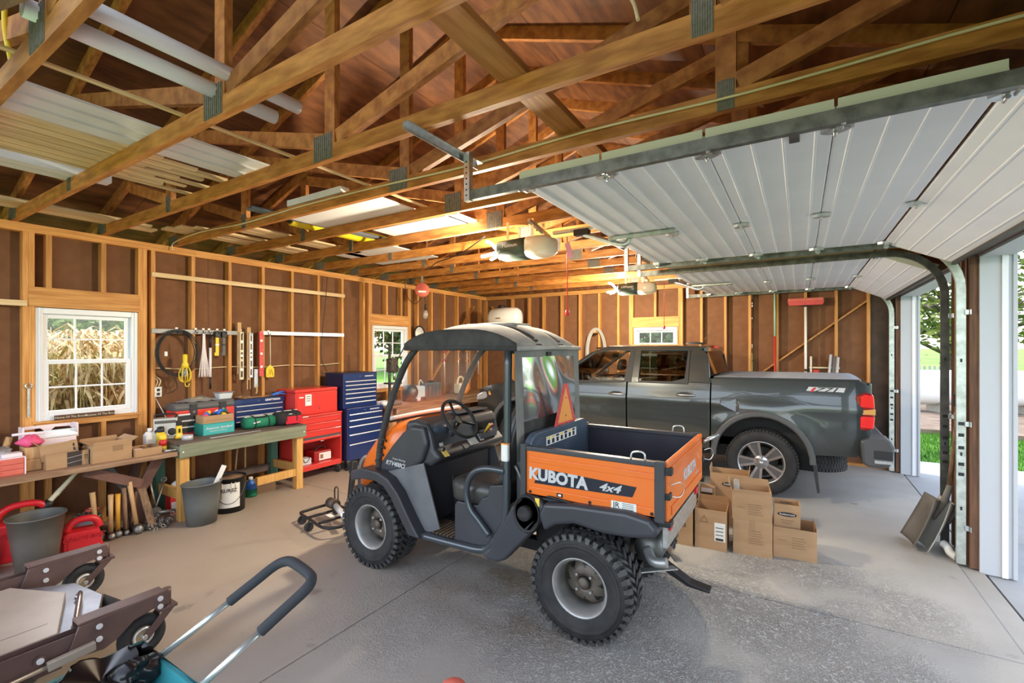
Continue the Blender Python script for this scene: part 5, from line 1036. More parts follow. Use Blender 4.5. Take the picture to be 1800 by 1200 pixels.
t = thing('wood_saw', 'hand saw with wooden handle and blue grip lying across the blue chest', 'saw', (-5.70, 3.30, Z2+.335)); MB().prism([(-.28,-.04),(.22,-.01),(.22,.02),(-.28,.05)], 0, .003, 'z').build('saw_blade', 'hickory', t); t.rotation_euler = (0, 0, math.radians(96)); MB().tube(smooth([(.18,0,.01),(.26,.03,.015),(.34,-.01,.025)], 4), .02, 8, flat=.6).build('saw_handle', 'bluetool', t)
t = thing('clamp', 'blue spring clamp on the right end of the blue chest', 'clamp', (-5.66, 3.46, Z2+.328)); MB().tube(smooth([(0,-.08,.02),(.02,0,.045),(0,.09,.05)], 4), .016, 7, flat=.6).build('clamp_jaw', 'bluetool', t); MB().tube(smooth([(.03,-.08,.015),(.03,0,.03),(.04,.09,.02)], 4), .014, 7, flat=.6).build('clamp_jaw', 'bluetool', t)
def duffel(label, loc, rz, l, r, m1, m2, front):
    t = thing('tool_bag', label, 'tool bag', loc, rz, 'tool bags on the green bench'); n = 20
    sec = lambda x, k: [(x, r*k*math.copysign(abs(math.cos(a))**.7, math.cos(a))*1.05, r*.80+(r*.8)*k*math.copysign(abs(math.sin(a))**.75, math.sin(a))) for a in [2*PI*j/n for j in range(n)]]
    MB().rings([sec(-l/2,.35), sec(-l/2+.01,.86), sec(-l/2+.05,1), sec(0,.97), sec(l/2-.05,1), sec(l/2-.01,.86), sec(l/2,.35)]).build('bag_body', m1, t)
    for x in (-l*.22, l*.22): MB().tube([(x, r*1.09*math.cos(a), r*.8+r*.79*math.sin(a)) for a in [2*PI*k/20 for k in range(20)]], .016, 5, closed=True, flat=.4).build('strap', 'bag_black', t)
    MB().tube(smooth([(-l*.22,-r*.5,r*1.5),(-l*.12,-r*.75,r*1.55),(l*.12,-r*.75,r*1.5),(l*.22,-r*.5,r*1.5)], 5), .011, 6).build('handle', 'bag_black', t); MB().bar((-l*.45,0,r*1.61), (l*.45,0,r*1.61), .012, .006).build('zipper', 'label_white', t)
    if front: part('front_panel', m2, t, (-l*.42+.05,-r*1.12,r*.14,l*.44,-r*.98,r*1.05), bevel=.012); part('panel_label', 'label_white', t, (-l*.1,-r*1.0,r*1.25,l*.05,-r*.86,r*1.33), bevel=.004)
    else: MB().tube([(-l*.3,-r*1.03,r*.8),(-l*.08,-r*1.07,r*.95)], .008, 6).build('bag_badge', 'label_white', t)
    return t
duffel('green and black duffel tool bag on the green bench', (-5.43, 3.09, Z2), 88, .36, .085, 'bag_green', 'bag_green', False)
duffel('black tool bag with a red front panel at the right end of the green bench', (-5.36, 3.40, Z2), 86, .29, .105, 'bag_black', 'bag_red', True)
tag(part('steel_rule', 'drawer_pull', None, (-5.22, 2.45, Z2+.001, -5.19, 2.98, Z2+.004)), 'long steel rule lying along the front edge of the green bench', 'ruler')
# ---- rolling chests
def caster(t, x, y, r=.055):
    c = MB().cyl((x-.014,y,r), (x+.014,y,r), r, n=18).build('caster_wheel', 'rubber', t); MB().bb(x-.022,y-.03,r-.01,x-.016,y+.03,r*2+.012).bb(x+.016,y-.03,r-.01,x+.022,y+.03,r*2+.012).bb(x-.022,y-.03,r*2+.005,x+.022,y+.03,r*2+.014).build('caster_fork', 'chrome', c)
t = thing('red_roll_cart', 'red steel roll cart with three drawers and an open lower bay', 'tool cart', (-5.405, 3.915, 0), 90)
w = .325
for x in (-w+.03, w-.03):
    for y in (.05, .38): caster(t, x, y)
b = MB().bb(-w,0,.124,-w+.02,.44,.84).bb(w-.02,0,.124,w,.44,.84).bb(-w,.42,.124,w,.44,.84); b.build('cabinet_shell', 'steel_red', t, .003); part('bay_floor', 'steel_red', t, (-w+.02,0,.124,w-.02,.42,.19), bevel=.004); part('bay_back', 'steel_red_d', t, (-w+.02,.40,.19,w-.02,.42,.5))
part('cabinet_top', 'steel_red', t, (-w-.006,-.006,.82,w+.006,.446,.845), bevel=.005)
for k, (z0, z1) in enumerate(((.735,.815), (.645,.73), (.555,.64))): d_ = part('drawer', 'steel_red', t, (-w+.022,-.004,z0,w-.022,.4,z1), bevel=.004); part('drawer_lip', 'steel_red', d_, (-w+.03,-.014,z1-.016,w-.03,-.004,z1-.008), bevel=.003)
part('drop_panel', 'steel_red', t, (-w+.022,-.012,.495,w-.022,.0,.525), bevel=.004); part('bay_shade', 'tk_grey', t, (-w+.024,.0,.525,w-.024,.012,.552)); MB().tube(smooth([(-.03,-.012,.50),(-.02,-.03,.49),(.02,-.03,.49),(.03,-.012,.50)], 4), .005, 6).build('drop_handle', 'chrome', t); part('maker_badge', 'label_white', t, (-w+.05,-.008,.825,-w+.13,-.006,.838))
t = thing('battery_charger', 'red and white battery charger inside the red cart', 'battery charger', (-5.50, 4.01, .191), 90); part('charger_case', 'steel_red_d', t, (-.13,0,0,.13,.2,.135), bevel=.01); part('charger_face', 'label_white', t, (-.06,-.004,.01,.125,0,.11), bevel=.003); part('charger_dial', 'ink_faint', t, (-.045,-.006,.035,.0,-.004,.09)); MB().tube(smooth([(-.1,.05,.135),(-.05,.04,.18),(.03,.06,.19),(.08,.05,.15)], 5), .008, 6).build('charger_cable', 'black', t)
t = thing('charger_small', 'small white charger box beside the red battery charger', 'charger', (-5.46, 3.73, .191), 90); part('charger_case', 'paleblue', t, (-.07,0,0,.08,.12,.085), bevel=.008); MB().tube(smooth([(-.04,-.004,.08),(-.02,-.006,.04),(.02,-.006,.05),(.05,-.004,.09)], 4), .004, 5).build('charger_cable', 'black', t)
t = thing('red_top_chest', 'red steel top chest with closed lid standing on the red cart', 'tool chest', (-5.44, 3.885, .847), 90)
part('chest_body', 'steel_red', t, (-.32,0,0,.31,.40,.29), bevel=.008); part('chest_lid', 'steel_red', t, (-.323,-.004,.292,.313,.404,.335), bevel=.012); part('front_panel', 'steel_red', t, (-.30,-.006,.02,.29,0,.28), bevel=.005)
part('spec_label', 'label_white', t, (-.185,-.008,.12,-.095,-.006,.265)); [part('label_print', 'ink', t, (-.17,-.0095,.235-.028*k,-.11,-.008,.243-.028*k)) for k in range(3)]; part('brand_plate', 'label_white', t, (-.27,-.008,.225,-.21,-.006,.24)); MB().cyl((.02,-.006,.07), (.02,-.012,.07), .008, n=10).build('lock', 'chrome', t); part('latch_slot', 'steel_red_d', t, (-.02,-.0075,.095,.05,-.006,.10))
def bluechest(label, loc, w, d, h, drawers, wheels, nm):
    t = thing(nm, label, 'tool chest', loc, 90); z0 = .14 if wheels else 0
    part('cabinet_body', 'steel_blue', t, (-w/2,.004,z0,w/2,d,h), bevel=.005); part('side_panel', 'steel_blue_d', t, (-w/2-.003,.01,z0+.01,-w/2,d-.01,h-.01))
    z = z0+.03
    for q in drawers: d_ = part('drawer', 'steel_blue', t, (-w/2+.025,-.004,z,w/2-.025,.01,z+q-.008), bevel=.003); part('drawer_handle', 'drawer_pull', d_, (-w/2+.03,-.014,z+q-.026,w/2-.03,-.004,z+q-.012), bevel=.004); z += q
    part('brand_plate', 'drawer_pull', t, (w*.12,-.001,h-.05,w*.38,.004,h-.035)); MB().cyl((-.02,.004,h-.04), (-.02,-.006,h-.04), .008, n=10).build('lock', 'chrome', t)
    if wheels:
        for x in (-w/2+.04, w/2-.04):
            for y in (.06, d-.06): caster(t, x, y, .06)
    else: part('lid', 'steel_blue_d', t, (-w/2-.003,.0,h-.004,w/2+.003,d+.003,h+.012), bevel=.005)
bluechest('tall dark blue rolling tool cabinet with five drawers', (-5.33, 4.60, 0), .65, .46, .87, (.21,.135,.115,.085,.085), True, 'blue_roll_cabinet')
bluechest('dark blue top chest with silver handles on the blue rolling cabinet', (-5.38, 4.55, .872), .60, .40, .48, (.062,.062,.066,.058,.058,.055), False, 'blue_top_chest')
# ---- under the benches
def pail(name, label, loc, r0, r1, h, m, sx=1, sy=1, rz=0, rim=.008):
    t = thing(name, label, 'bucket', loc, rz); MB().lathe([(.0,.0),(r0,0),(r0+(r1-r0)*.5,h*.5),(r1,h),(r1+rim,h),(r1+rim,h-.012),(r1-.004,h-.002),(r1-.005,h-.01),(r0-.004,.01),(.0,.01)], n=40, sx=sx, sy=sy).build('pail_wall', m, t); return t
pail('waste_bin', 'tall oval grey bin in the left foreground by the fuel cans', (-5.02, 1.12, 0), .115, .165, .43, 'pail_dark', 1, 1, 0)
t = pail('utility_bin', 'oval grey plastic bin under the green workbench', (-5.00, 2.28, 0), .13, .17, .40, 'pail_grey', .85, 1.0)
t2 = MB().bar((0, .02, .1), (.0, .22, .52), .05, .012, (1,0,0)).build('paint_paddle', 'label_white', None, .004, loc=(-5.00, 2.27, 0)); tag(t2, 'white paint paddle standing in the grey bin', 'paddle')
t = pail('paint_drum', 'black paint drum with a dripped white label beside the grey bin', (-5.16, 2.62, 0), .145, .150, .36, 'black'); lb = MB().grid(lambda u, v: (.1525*math.cos(-1.15+1.35*u), .1525*math.sin(-1.15+1.35*u), .06+.25*v), 14, 2).build('drum_label', 'label_white', t)
text('drum_lettering', 'KUREZ', .048, 'ink', lb, frame((.154*math.cos(-.5), .154*math.sin(-.5), .24), (-math.sin(-.5), math.cos(-.5), 0), (0,0,1)), bold=.001); MB().tube(smooth([(.152*math.cos(a), .152*math.sin(a), .30-.2*math.cos((a+.5)*1.1)) for a in [-1.9+2.8*k/8 for k in range(9)]], 3), .004, 6).build('bail_handle', 'darksteel', t); MB().lathe([(0,.30),(.13,.30),(.14,.345),(.0,.34)], n=28).build('drum_lid', 'oldwood_x', t); [MB().tube([(.155*math.cos(a), .155*math.sin(a), .32), (.1555*math.cos(a), .1555*math.sin(a), .16+.05*k)], .004, 5).build('paint_drip', 'spout', lb) for k, a in enumerate((-.9,-.35,-.1))]
def gascan(label, loc, rz, l, w, h, spout):
    t = thing('fuel_can', label, 'fuel can', loc, rz, 'red fuel cans')
    prof = [(-l/2,.02),(-l/2,h*.62),(-l/2+.04,h*.78),(-l*.18,h),(l*.30,h),(l/2,h*.72),(l/2,.02),(l/2-.02,0),(-l/2+.02,0)]
    hole = [(-l*.20,h*.74),(-l*.12,h*.88),(l*.22,h*.88),(l*.26,h*.74)]
    MB().prism(prof[:2]+[(-l/2+.03,h*.70),(l/2-.03,h*.68)]+prof[6:], -w/2, w/2).build('can_body', 'gas_red', t, .025, seg=3)
    MB().tube(smooth([(-l*.40,0,h*.66),(-l*.30,0,h*.86),(-l*.12,0,h*.96),(l*.20,0,h*.96),(l*.36,0,h*.84),(l*.42,0,h*.66)], 4), .027, 10).build('can_handle', 'gas_red', t)
    part('side_relief', 'gas_red', t, (-l*.38,-w/2-.004,h*.14,l*.38,-w/2,h*.46), bevel=.01); text('can_lettering', 'GASOLINE', .055, 'gas_red', t, FX((0,-w/2-.006,h*.50)), ext=.004)
    if spout:
        MB().cyl((l*.34,0,h*.80), (l*.42,0,h*.95), .032, n=14).build('spout_collar', 'black', t); p0, p1 = Vector((l*.42,0,h*.95)), Vector(spout); b = MB()
        pts = [p0.lerp(p1, k/30) for k in range(31)]; b.tube(pts, [.020+(.004 if k % 2 and 6 < k < 24 else 0)-.0002*k for k in range(31)], 10); b.build('spout', 'spout', t); d = (p1-p0).normalized(); MB().cyl(p1, p1+d*.03, .018, n=10).build('spout_tip', 'yellow', t)
    return t
gascan('large red fuel can with a long ribbed cream spout', (-5.46, 1.13, 0), 80, .40, .22, .44, (.34,.02,.63))
gascan('low red fuel can with raised lettering, right of the grey bin', (-5.16, 1.43, 0), 80, .26, .17, .28, None)
gascan('red fuel can at the far left edge with an upright white spout', (-5.22, .72, 0), 95, .36, .22, .36, (.20,.0,.60))
t = pail('tin_can', 'white tin full of chain and wire under the low bench', (-5.47, 1.55, 0), .085, .085, .20, 'paleblue')
for k in range(7): a = k*.9; MB().tube([(.05*math.cos(a)+.045*math.cos(q), .05*math.sin(a)+.04*math.sin(q), .21+.03*math.sin(q*2+k)) for q in [2*PI*j/12 for j in range(12)]], .006, 5, closed=True).build('wire_coil', 'chain', t)
t = MB().tube([(-5.45+.04*math.cos(q), 1.58+.04*math.sin(q), .255) for q in [2*PI*j/14 for j in range(14)]], .012, 6, closed=True).build('pipe_collar', 'red_soft'); tag(t, 'reddish pipe collar on top of the white tin', 'collar')
def hammer(label, x, y, h, hr, hl, m='hickory', lean=(0,0), face=True, rz=0, club=False):
    t = thing('hammer', label, 'hammer', (x, y, 0), rz, 'long-handled hammers under the bench'); hz = hr
    MB().tube([(0,0,hz),(lean[0]*.5,lean[1]*.5,hz+h*.5),(lean[0],lean[1],hz+h)], [.019,.017,.021], 10).build('handle', m, t)
    n = 8; MB().lathe([(hr*.8,-hl/2),(hr,-hl/2+.01),(hr,-hl/4),(hr*.8,-hl/6),(hr*.8,hl/6),(hr,hl/4),(hr,hl/2-.01),(hr*.8,hl/2)], (0,0,hz), 'x', n if not club else 20, a0=PI/8).build('hammer_head', 'iron', t); MB().lathe([(hr*.78,0),(hr*.74,.004),(0,.005)], (hl/2,0,hz), 'x', 16).build('hammer_face', 'iron_face', t)
hammer('sledgehammer with a round pale face, leftmost of the hammers', -5.31, 1.57, .38, .05, .17, 'hickory', (-.05,-.03), rz=-15, club=True)
hammer('sledgehammer with straight pale handle, second hammer from the left', -5.29, 1.66, .36, .034, .14, rz=-10); hammer('hammer with bright orange handle, third from the left', -5.30, 1.715, .35, .034, .13, 'hickory_y', rz=-12); hammer('small hammer with slim dark handle, fourth from the left', -5.30, 1.775, .40, .026, .12, 'oldwood_z', (-.02,-.01), rz=-10); hammer('axe-like maul with thick curved handle, rightmost', -5.26, 1.845, .43, .045, .16, 'hickory', (-.03,-.05), rz=-8)
t = MB().bar((-5.20, 1.945, .04), (-5.36, 1.905, .42), .06, .02, (1,0,0)).build('wood_wedge', 'oldwood_z'); tag(t, 'flat grey stake leaning against the maul', 'stake')
rn = random.Random(11); b = MB()
for k in range(150):
    c = Vector((-5.26+rn.gauss(0,.045), 2.00+rn.gauss(0,.06), .015+abs(rn.gauss(0,.03)))); R = Euler((rn.random()*3, rn.random()*3, rn.random()*3)).to_matrix()
    b.tube([c+R @ Vector((.020*math.cos(q), .012*math.sin(q), 0)) for q in [2*PI*j/8 for j in range(8)]], .0042, 4, closed=True)
t = b.build('steel_chain', 'chain'); tag(t, 'heap of steel chain on the floor by the bench leg', 'chain', kind='stuff')
t = thing('chain_binder', 'rusty load binder with round ratchet lying behind the chain heap', 'load binder', (-5.36, 2.02, .09)); MB().lathe([(.055,-.02),(.06,0),(.055,.02)], (0,0,.02), 'x', 16).build('ratchet', 'chain', t); MB().tube([(0,0,.02),(.05,.18,.0)], .018, 8).build('barrel', 'chain', t)
for k, (p, q) in enumerate((((0,-.02,.02),(-.12,-.16,.22)), ((-.02,.02,.03),(-.05,-.02,.33)), ((0,0,.03),(-.1,.12,.30)))): MB().tube([p, ((p[0]+q[0])/2+.01, (p[1]+q[1])/2, (p[2]+q[2])/2), q], .010, 6).build('binder_rod', 'chain', t); MB().tube([(q[0], q[1]+.022*math.cos(a), q[2]+.022*math.sin(a)) for a in [2*PI*j/10 for j in range(10)]], .006, 5, closed=True).build('hook_eye', 'chain', t)
t = thing('detergent_jug', 'blue plastic jug with white cap under the green bench', 'jug', (-5.42, 2.99, .0)); MB().lathe([(.0,0),(.055,0),(.062,.02),(.062,.10),(.045,.15),(.022,.18),(.022,.19),(.0,.19)], n=20, sx=1.1).build('jug_body', 'bluetool', t); MB().cyl((0,0,.19), (0,0,.22), .022, n=12).build('jug_cap', 'white', t); MB().lathe([(.064,.0),(.066,.02),(.066,.07),(.064,.09)], n=20, sx=1.1).build('jug_label', 'bag_green', t)
t.location.z = .001
carton('long low printed carton lying under the green bench', (-5.40, 3.15, 0), 90, .26, .18, .14, lid=True); t = carton('small carton behind the blue jug', (-5.60, 2.86, 0), 90, .3, .16, .12, lid=True)
for k, (y, dy, m) in enumerate(((2.42,.0,'yellow'), (2.98,.10,'hickory'), (3.12,.03,'hickory'))): t = MB().tube([(-5.78, y, 0), (-5.83, y+dy, .74)], .011, 7).build('garden_stake', m); tag(t, ('yellow', 'slanting wooden', 'steep wooden')[k]+' stake leaning on the wall under the green bench', 'stake')
t = thing('flat_carton', 'flat red and white carton stored under the bench between the bins and the wall', 'carton', (-5.52, 2.32, 0), 90); part('carton', 'red', t, (-.1,0,0,.18,.12,.22), bevel=.004); part('carton_print', 'white', t, (-.09,-.003,.03,.1,0,.12)); MB().ell((.02,.06,.27), (.10,.05,.06)).build('crumpled_rag', 'paleblue', t)
# ---- hung on the left wall
XS = L0+.002
t = thing('slotted_rail', 'galvanised tool rail screwed across the studs', 'tool rail', (XS, 0, 0)); part('rail_strip', 'rail_grey', t, (0,2.18,1.875,.012,3.09,1.925), bevel=.003); part('rail_strip', 'drawer_pull', t, (0,3.36,1.885,.012,4.63,1.935), bevel=.003)
for y in (2.41,2.60,2.68,2.74,2.83,2.91,3.10,3.21,3.45): MB().tube(smooth([(.012,y,1.92),(.035,y,1.885),(.06,y,1.89),(.07,y,1.905)], 3), .004, 5).build('rail_hook', 'black', t); part('hook_clip', 'white', t, (.012,y-.012,1.925,.018,y+.012,1.945))
t = thing('trouble_light', 'yellow caged trouble light hanging in a coil of black cord', 'work light', (XS+.05, 2.42, 1.90))
for k in range(6): r = .20+.012*(k % 3); MB().tube([(.0+.006*k, -.02+r*(.86+.02*k)*math.sin(q), -.235+(r+.03)*math.cos(q)) for q in [2*PI*j/26 for j in range(26)]], .005, 6, closed=True).build('cord_loop', 'black', t)
MB().tube([(.05,.03,-.05),(.055,.035,-.25)], .004, 5).build('cord_drop', 'black', t); MB().lathe([(.012,0),(.024,-.01),(.022,-.09),(.034,-.11),(.034,-.15)], (.055,.035,-.25), n=14).build('lamp_grip', 'yellow', t)
for k in range(7): a = 2*PI*k/7; MB().tube(smooth([(.055+.030*math.cos(a),.035+.030*math.sin(a),-.39),(.055+.055*math.cos(a),.035+.055*math.sin(a),-.45),(.055+.050*math.cos(a),.035+.050*math.sin(a),-.53),(.055+.01*math.cos(a),.035+.01*math.sin(a),-.56)], 3), .005, 5).build('cage_bar', 'yellow', t)
MB().ell((.055,.035,-.46), (.026,.026,.045)).build('lamp_bulb', 'poly', t); MB().tube(smooth([(.055,.035,-.56),(.055,.04,-.60),(.055,.07,-.605),(.055,.075,-.575)], 4), .005, 6).build('cage_hook', 'yellow', t); MB().tube(smooth([(.0,-.05,-.5),(.0,-.02,-.62),(-.01,-.11,-.68)], 4), .004, 5).build('cord_tail', 'black', t); part('plug', 'label_white', t, (.02,-.15,-.27,.04,-.125,-.22), bevel=.004)
t = thing('rope_bundle', 'bundle of thin white cords hanging from the tool rail', 'cord', (XS+.04, 2.675, 1.885)); rn = random.Random(3)
for k in range(11): a = rn.uniform(-.045,.045); MB().tube(smooth([(0,a*.2,0),(0,a*.35,-.18),(rn.uniform(-.01,.01),a*.9,-.36),(0,a*1.2,-.50)], 3), .005, 5).build('cord_strand', 'pinkwhite' if k % 3 else 'white', t)
t = thing('telescopic_pole', 'white and black telescopic pole hanging on the wall', 'pole', (XS+.035, 2.745, 0)); MB().cyl((0,0,1.24), (0,0,1.40), .010, n=10).build('pole_lower', 'black', t); MB().cyl((0,0,1.38), (0,0,1.72), .014, n=10).build('pole_sleeve', 'white', t); MB().cyl((0,0,1.72), (0,0,1.87), .012, n=10).build('pole_grip', 'black', t)
for lab, y, m in (('yellow and black bar clamp on the tool rail', 2.82, 'yellow'), ('black bar clamp hanging beside the yellow one', 2.895, 'tk_grey')): t = thing('bar_clamp', lab, 'clamp', (XS+.035, y, 0)); part('clamp_bar', m, t, (-.006,-.018,1.66,.006,.018,1.86), bevel=.002); part('clamp_head', 'black', t, (-.012,-.03,1.84,.02,.03,1.915), bevel=.006); part('clamp_foot', m, t, (-.006,-.03,1.625,.006,.018,1.665), bevel=.004); part('clamp_band', 'label_white' if m == 'yellow' else 'black', t, (-.007,-.019,1.745,.007,.019,1.765))
def level(label, y, z0, z1, m, w, red=False):
    t = thing('spirit_level', label, 'spirit level', (XS+.035, y, 0), group='spirit levels on the wall'); b = MB().bb(-.01,-w/2,z0,.01,-w/2+.009,z1).bb(-.01,w/2-.009,z0,.01,w/2,z1); n = 5
    for k in range(n+1): z = z0+(z1-z0-.03)*k/n; b.bb(-.009,-w/2+.009,z,.009,w/2-.009,z+.03)
    b.build('level_frame', m, t)
    if red: part('level_web', m, t, (-.007,-w/2+.009,z0,.007,w/2-.009,z1))
    for z in ((z0+z1)/2, z0+.12, z1-.12): MB().lathe([(.016,-.011),(.018,.0),(.016,.011)], (0,0,z), 'x', 14).build('vial', 'label_white', t)
    return t
level('cream spirit level, leftmost on the wall', 3.10, 1.33, 1.915, 'spout', .045); level('aluminium spirit level between the cream and the red ones', 3.215, 1.35, 1.905, 'drawer_pull', .04); level('red spirit level with white vials', 3.345, 1.36, 1.93, 'smv_red', .05, True)
for lab, y, z0, z1 in (('brown wooden straightedge behind the cream level', 3.085, 1.40, 2.03), ('slotted wooden straightedge behind the aluminium level', 3.20, 1.20, 1.975)): t = thing('straightedge', lab, 'straightedge', (XS+.012, y, 0)); b = MB().bb(-.007,-.022,z0+.12,.007,.022,z1).bb(-.007,-.022,z0,.007,-.012,z0+.12).bb(-.007,.012,z0,.007,.022,z0+.12); b.build('board', 'hickory', t, .002)
t = thing('hand_saw', 'grey saw blade hanging behind the red level', 'saw', (XS+.02, 3.29, 0)); part('blade', 'steel', t, (-.002,-.025,1.22,.002,.02,1.45)); MB().tube(smooth([(0,0,1.24),(0,.01,1.18),(0,0,1.14)], 3), .012, 6).build('handle', 'hickory', t)
t = thing('fly_swatter', 'yellow fly swatter hanging on the wall', 'fly swatter', (XS+.04, 3.46, 0)); MB().tube([(0,0,1.88),(0,.004,1.50)], .006, 6).build('wire_handle', 'spout', t); MB().prism([(-.055,1.35),(-.055,1.45),(0,1.505),(.055,1.45),(.055,1.35),(.045,1.34),(-.045,1.34)], -.003, .003, 'x').build('swatter_head', 'yellow', t, .003); MB().tube([(.005,-.035,1.36),(.005,-.015,1.45),(.005,0,1.37),(.005,.015,1.45),(.005,.035,1.36)], .004, 5).build('swatter_pattern', 'yellow_dark', t)
t = thing('wall_outlet', 'metal box power outlet on the stud with two cream cables', 'outlet', (LW+.06, 2.245, 1.245)); part('outlet_box', 'steel', t, (-.03,-.035,-.055,.03,.035,.055), bevel=.004); [part('socket', 'black', t, (.03,-.014,z-.014,.033,.014,z+.014)) for z in (-.022,.022)]
for dy in (-.015, .012): MB().tube(smooth([(0,dy,.055),(.0,dy+.02,.12),(-.01,dy-.02,.17),(.0,-.03,.215)], 4), .006, 6).build('supply_cable', 'cream_cable', t)
t = MB().tube(smooth([(LW+.05,2.215,1.47),(LW+.05,2.25,1.50),(LW+.05,2.58,1.475),(LW+.05,3.0,1.49),(LW+.05,3.4,1.47),(LW+.05,3.8,1.485),(LW+.05,4.2,1.47),(LW+.05,4.6,1.49)], 5), .006, 6).build('wall_cable', 'cream_cable'); tag(t, 'cream electrical cable run through the left wall studs', 'cable')
t = MB().tube(smooth([(L0+.06,4.30,2.74),(L0+.05,4.28,2.4),(L0+.04,4.24,2.0),(L0+.04,4.21,1.6),(L0+.05,4.30,1.38)], 5), .005, 6).build('hanging_cord', 'black'); tag(t, 'thin black cord hanging down the studs behind the blue chest', 'cord')
# ---- far left corner: bench, drill press, tools
t = thing('corner_bench', 'long wooden bench in the far left corner behind the vehicle', 'workbench'); part('bench_top', 'oldwood_y', t, (-5.86, 4.95, .80, -5.20, 8.2, .84), bevel=.003)
for y in (5.0, 6.6, 8.1): part('leg', 'lumber_z', t, (-5.29, y, 0, -5.21, y+.08, .80)); part('leg', 'lumber_z', t, (-5.84, y, 0, -5.76, y+.08, .80))
part('apron', 'oldwood_y', t, (-5.25, 4.95, .70, -5.21, 8.2, .80))
t = thing('drill_press', 'black bench drill press in front of the corner window', 'drill press', (-5.35, 5.12, .84)); part('base', 'iron', t, (-.12,-.1,0,.12,.1,.03), bevel=.01); MB().cyl((-.05,0,.03), (-.05,0,.92), .022).build('column', 'darksteel', t); part('head', 'iron', t, (-.08,-.05,.50,.05,.08,.72), bevel=.02); part('table', 'iron', t, (-.1,-.08,.32,.1,.12,.345), bevel=.008); MB().cyl((0,.05,.38), (0,.05,.52), .02).build('quill', 'steel', t); MB().tube([(0,.08,.64),(.03,.30,.98)], .009, 6).build('feed_lever', 'black', t); MB().tube([(.06,.02+.06*math.cos(q),.56+.06*math.sin(q)) for q in [2*PI*j/14 for j in range(14)]], .008, 6, closed=True).build('hand_wheel', 'darksteel', t); [MB().tube([(.02,.1*math.cos(a),.55+.1*math.sin(a)),(.04,.16*math.cos(a),.55+.16*math.sin(a))], .01, 6).build('feed_spoke', 'darksteel', t) for a in (0,2.1,4.2)]
for k in range(6): t = MB().lathe([(.0,0),(.05,0),(.055,.05),(.05,.06),(0,.06)], (-5.38-.1*(k % 2), 4.99+.09*(k//2)+.55*(k//4), .84+.062*(k % 2)*0), n=14).build('hardware_tin', ('label_white','pinkwhite','red_soft')[k % 3]); tag(t, ['white tin nearest the blue chest', 'pinkish tin behind the first white tin', 'reddish tin beside the drill press base', 'white tin behind the reddish tin', 'pinkish tin right of the drill press', 'reddish tin farthest along'][k]+' on the corner bench', 'tin')
t = thing('bench_grinder', 'dark and white bench machine seen through the windshield', 'bench machine', (-5.45, 5.72, .84)); part('machine_base', 'iron', t, (-.1,-.18,0,.1,.18,.05), bevel=.01); MB().lathe([(.02,-.08),(.12,-.07),(.13,0),(.12,.06),(.02,.07)], (0,-.10,.15), 'y', 20).build('wheel_guard', 'darksteel', t); part('motor', 'paleblue', t, (-.08,-.02,.05,.08,.18,.24), bevel=.02); MB().tube(smooth([(0,.1,.24),(0,.14,.34),(0,.2,.28)], 4), .008, 6).build('lamp_neck', 'label_white', t)
t = thing('hard_case', 'grey plastic tool case standing on the corner bench', 'case', (-5.50, 6.25, .84), 90); part('case_body', 'pail_grey', t, (-.22,0,0,.22,.13,.27), bevel=.02); [part('case_rib', 'tk_grey', t, (x,-.008,.03,x+.02,0,.24), bevel=.004) for x in (-.15,-.05,.05,.15)]; part('case_handle', 'black', t, (-.06,.05,.27,.06,.08,.30), bevel=.008)
t = thing('leaf_blower', 'cream and orange leaf blower on the corner bench', 'leaf blower', (-5.45, 7.0, .84)); MB().lathe([(.02,-.07),(.11,-.06),(.12,0),(.11,.06),(.02,.07)], (0,.05,.12), 'x', 20).build('fan_housing', 'smv_orange', t); part('engine_cover', 'spout', t, (-.08,-.16,.02,.08,.0,.22), bevel=.03); MB().tube(smooth([(0,-.15,.2),(0,-.10,.32),(0,.0,.32),(0,.06,.22)], 4), .02, 8).build('grip', 'spout', t)
for k, (y, m, z0) in enumerate(((6.93,'smv_red',1.0), (7.37,'smv_orange',1.1), (7.65,'smv_orange',1.2), (8.05,'smv_orange',1.15))):
    t = thing('string_trimmer', ('red', 'tall orange', 'short orange', 'orange corner')[k]+' long-handled garden tool hung on the far left wall', 'garden tool', (XS+.03, y, 0), group='garden tools on the far wall'); MB().cyl((0,0,z0), (0,0,1.72), .012, n=8).build('shaft', 'drawer_pull', t); MB().rings([[(.03*k_*math.cos(q), .05*k_*math.sin(q), z) for q in [2*PI*j/12 for j in range(12)]] for k_, z in ((.5,1.62),(1,1.68),(1.2,1.76),(.9,1.84),(.4,1.88))]).build('tool_head', m, t); MB().tube([(0,-.05,1.45),(.03,0,1.5),(0,.05,1.45)], .012, 6).build('loop_handle', m, t)
t = thing('wall_clock', 'round dark-rimmed clock on the left wall near the corner window', 'clock', (L0+.01, 6.245, 1.98)); MB().lathe([(.0,.0),(.13,.0),(.14,.02),(.13,.035),(.115,.03),(.115,.015),(.0,.015)], axis='x', n=28).build('clock_rim', 'black', t); MB().lathe([(0,.016),(.115,.016),(.115,.018),(0,.019)], axis='x', n=28).build('clock_face', 'label_white', t)
t = thing('corner_shelf', 'high plank shelf across the far left corner', 'shelf'); part('shelf_board', 'lumber_y', t, (-5.86, 7.35, 2.05, -4.5, 8.36, 2.08)); [part('shelf_bracket', 'lumber_z', t, (x, 8.28, 1.75, x+.04, 8.36, 2.05)) for x in (-5.4, -4.7)]
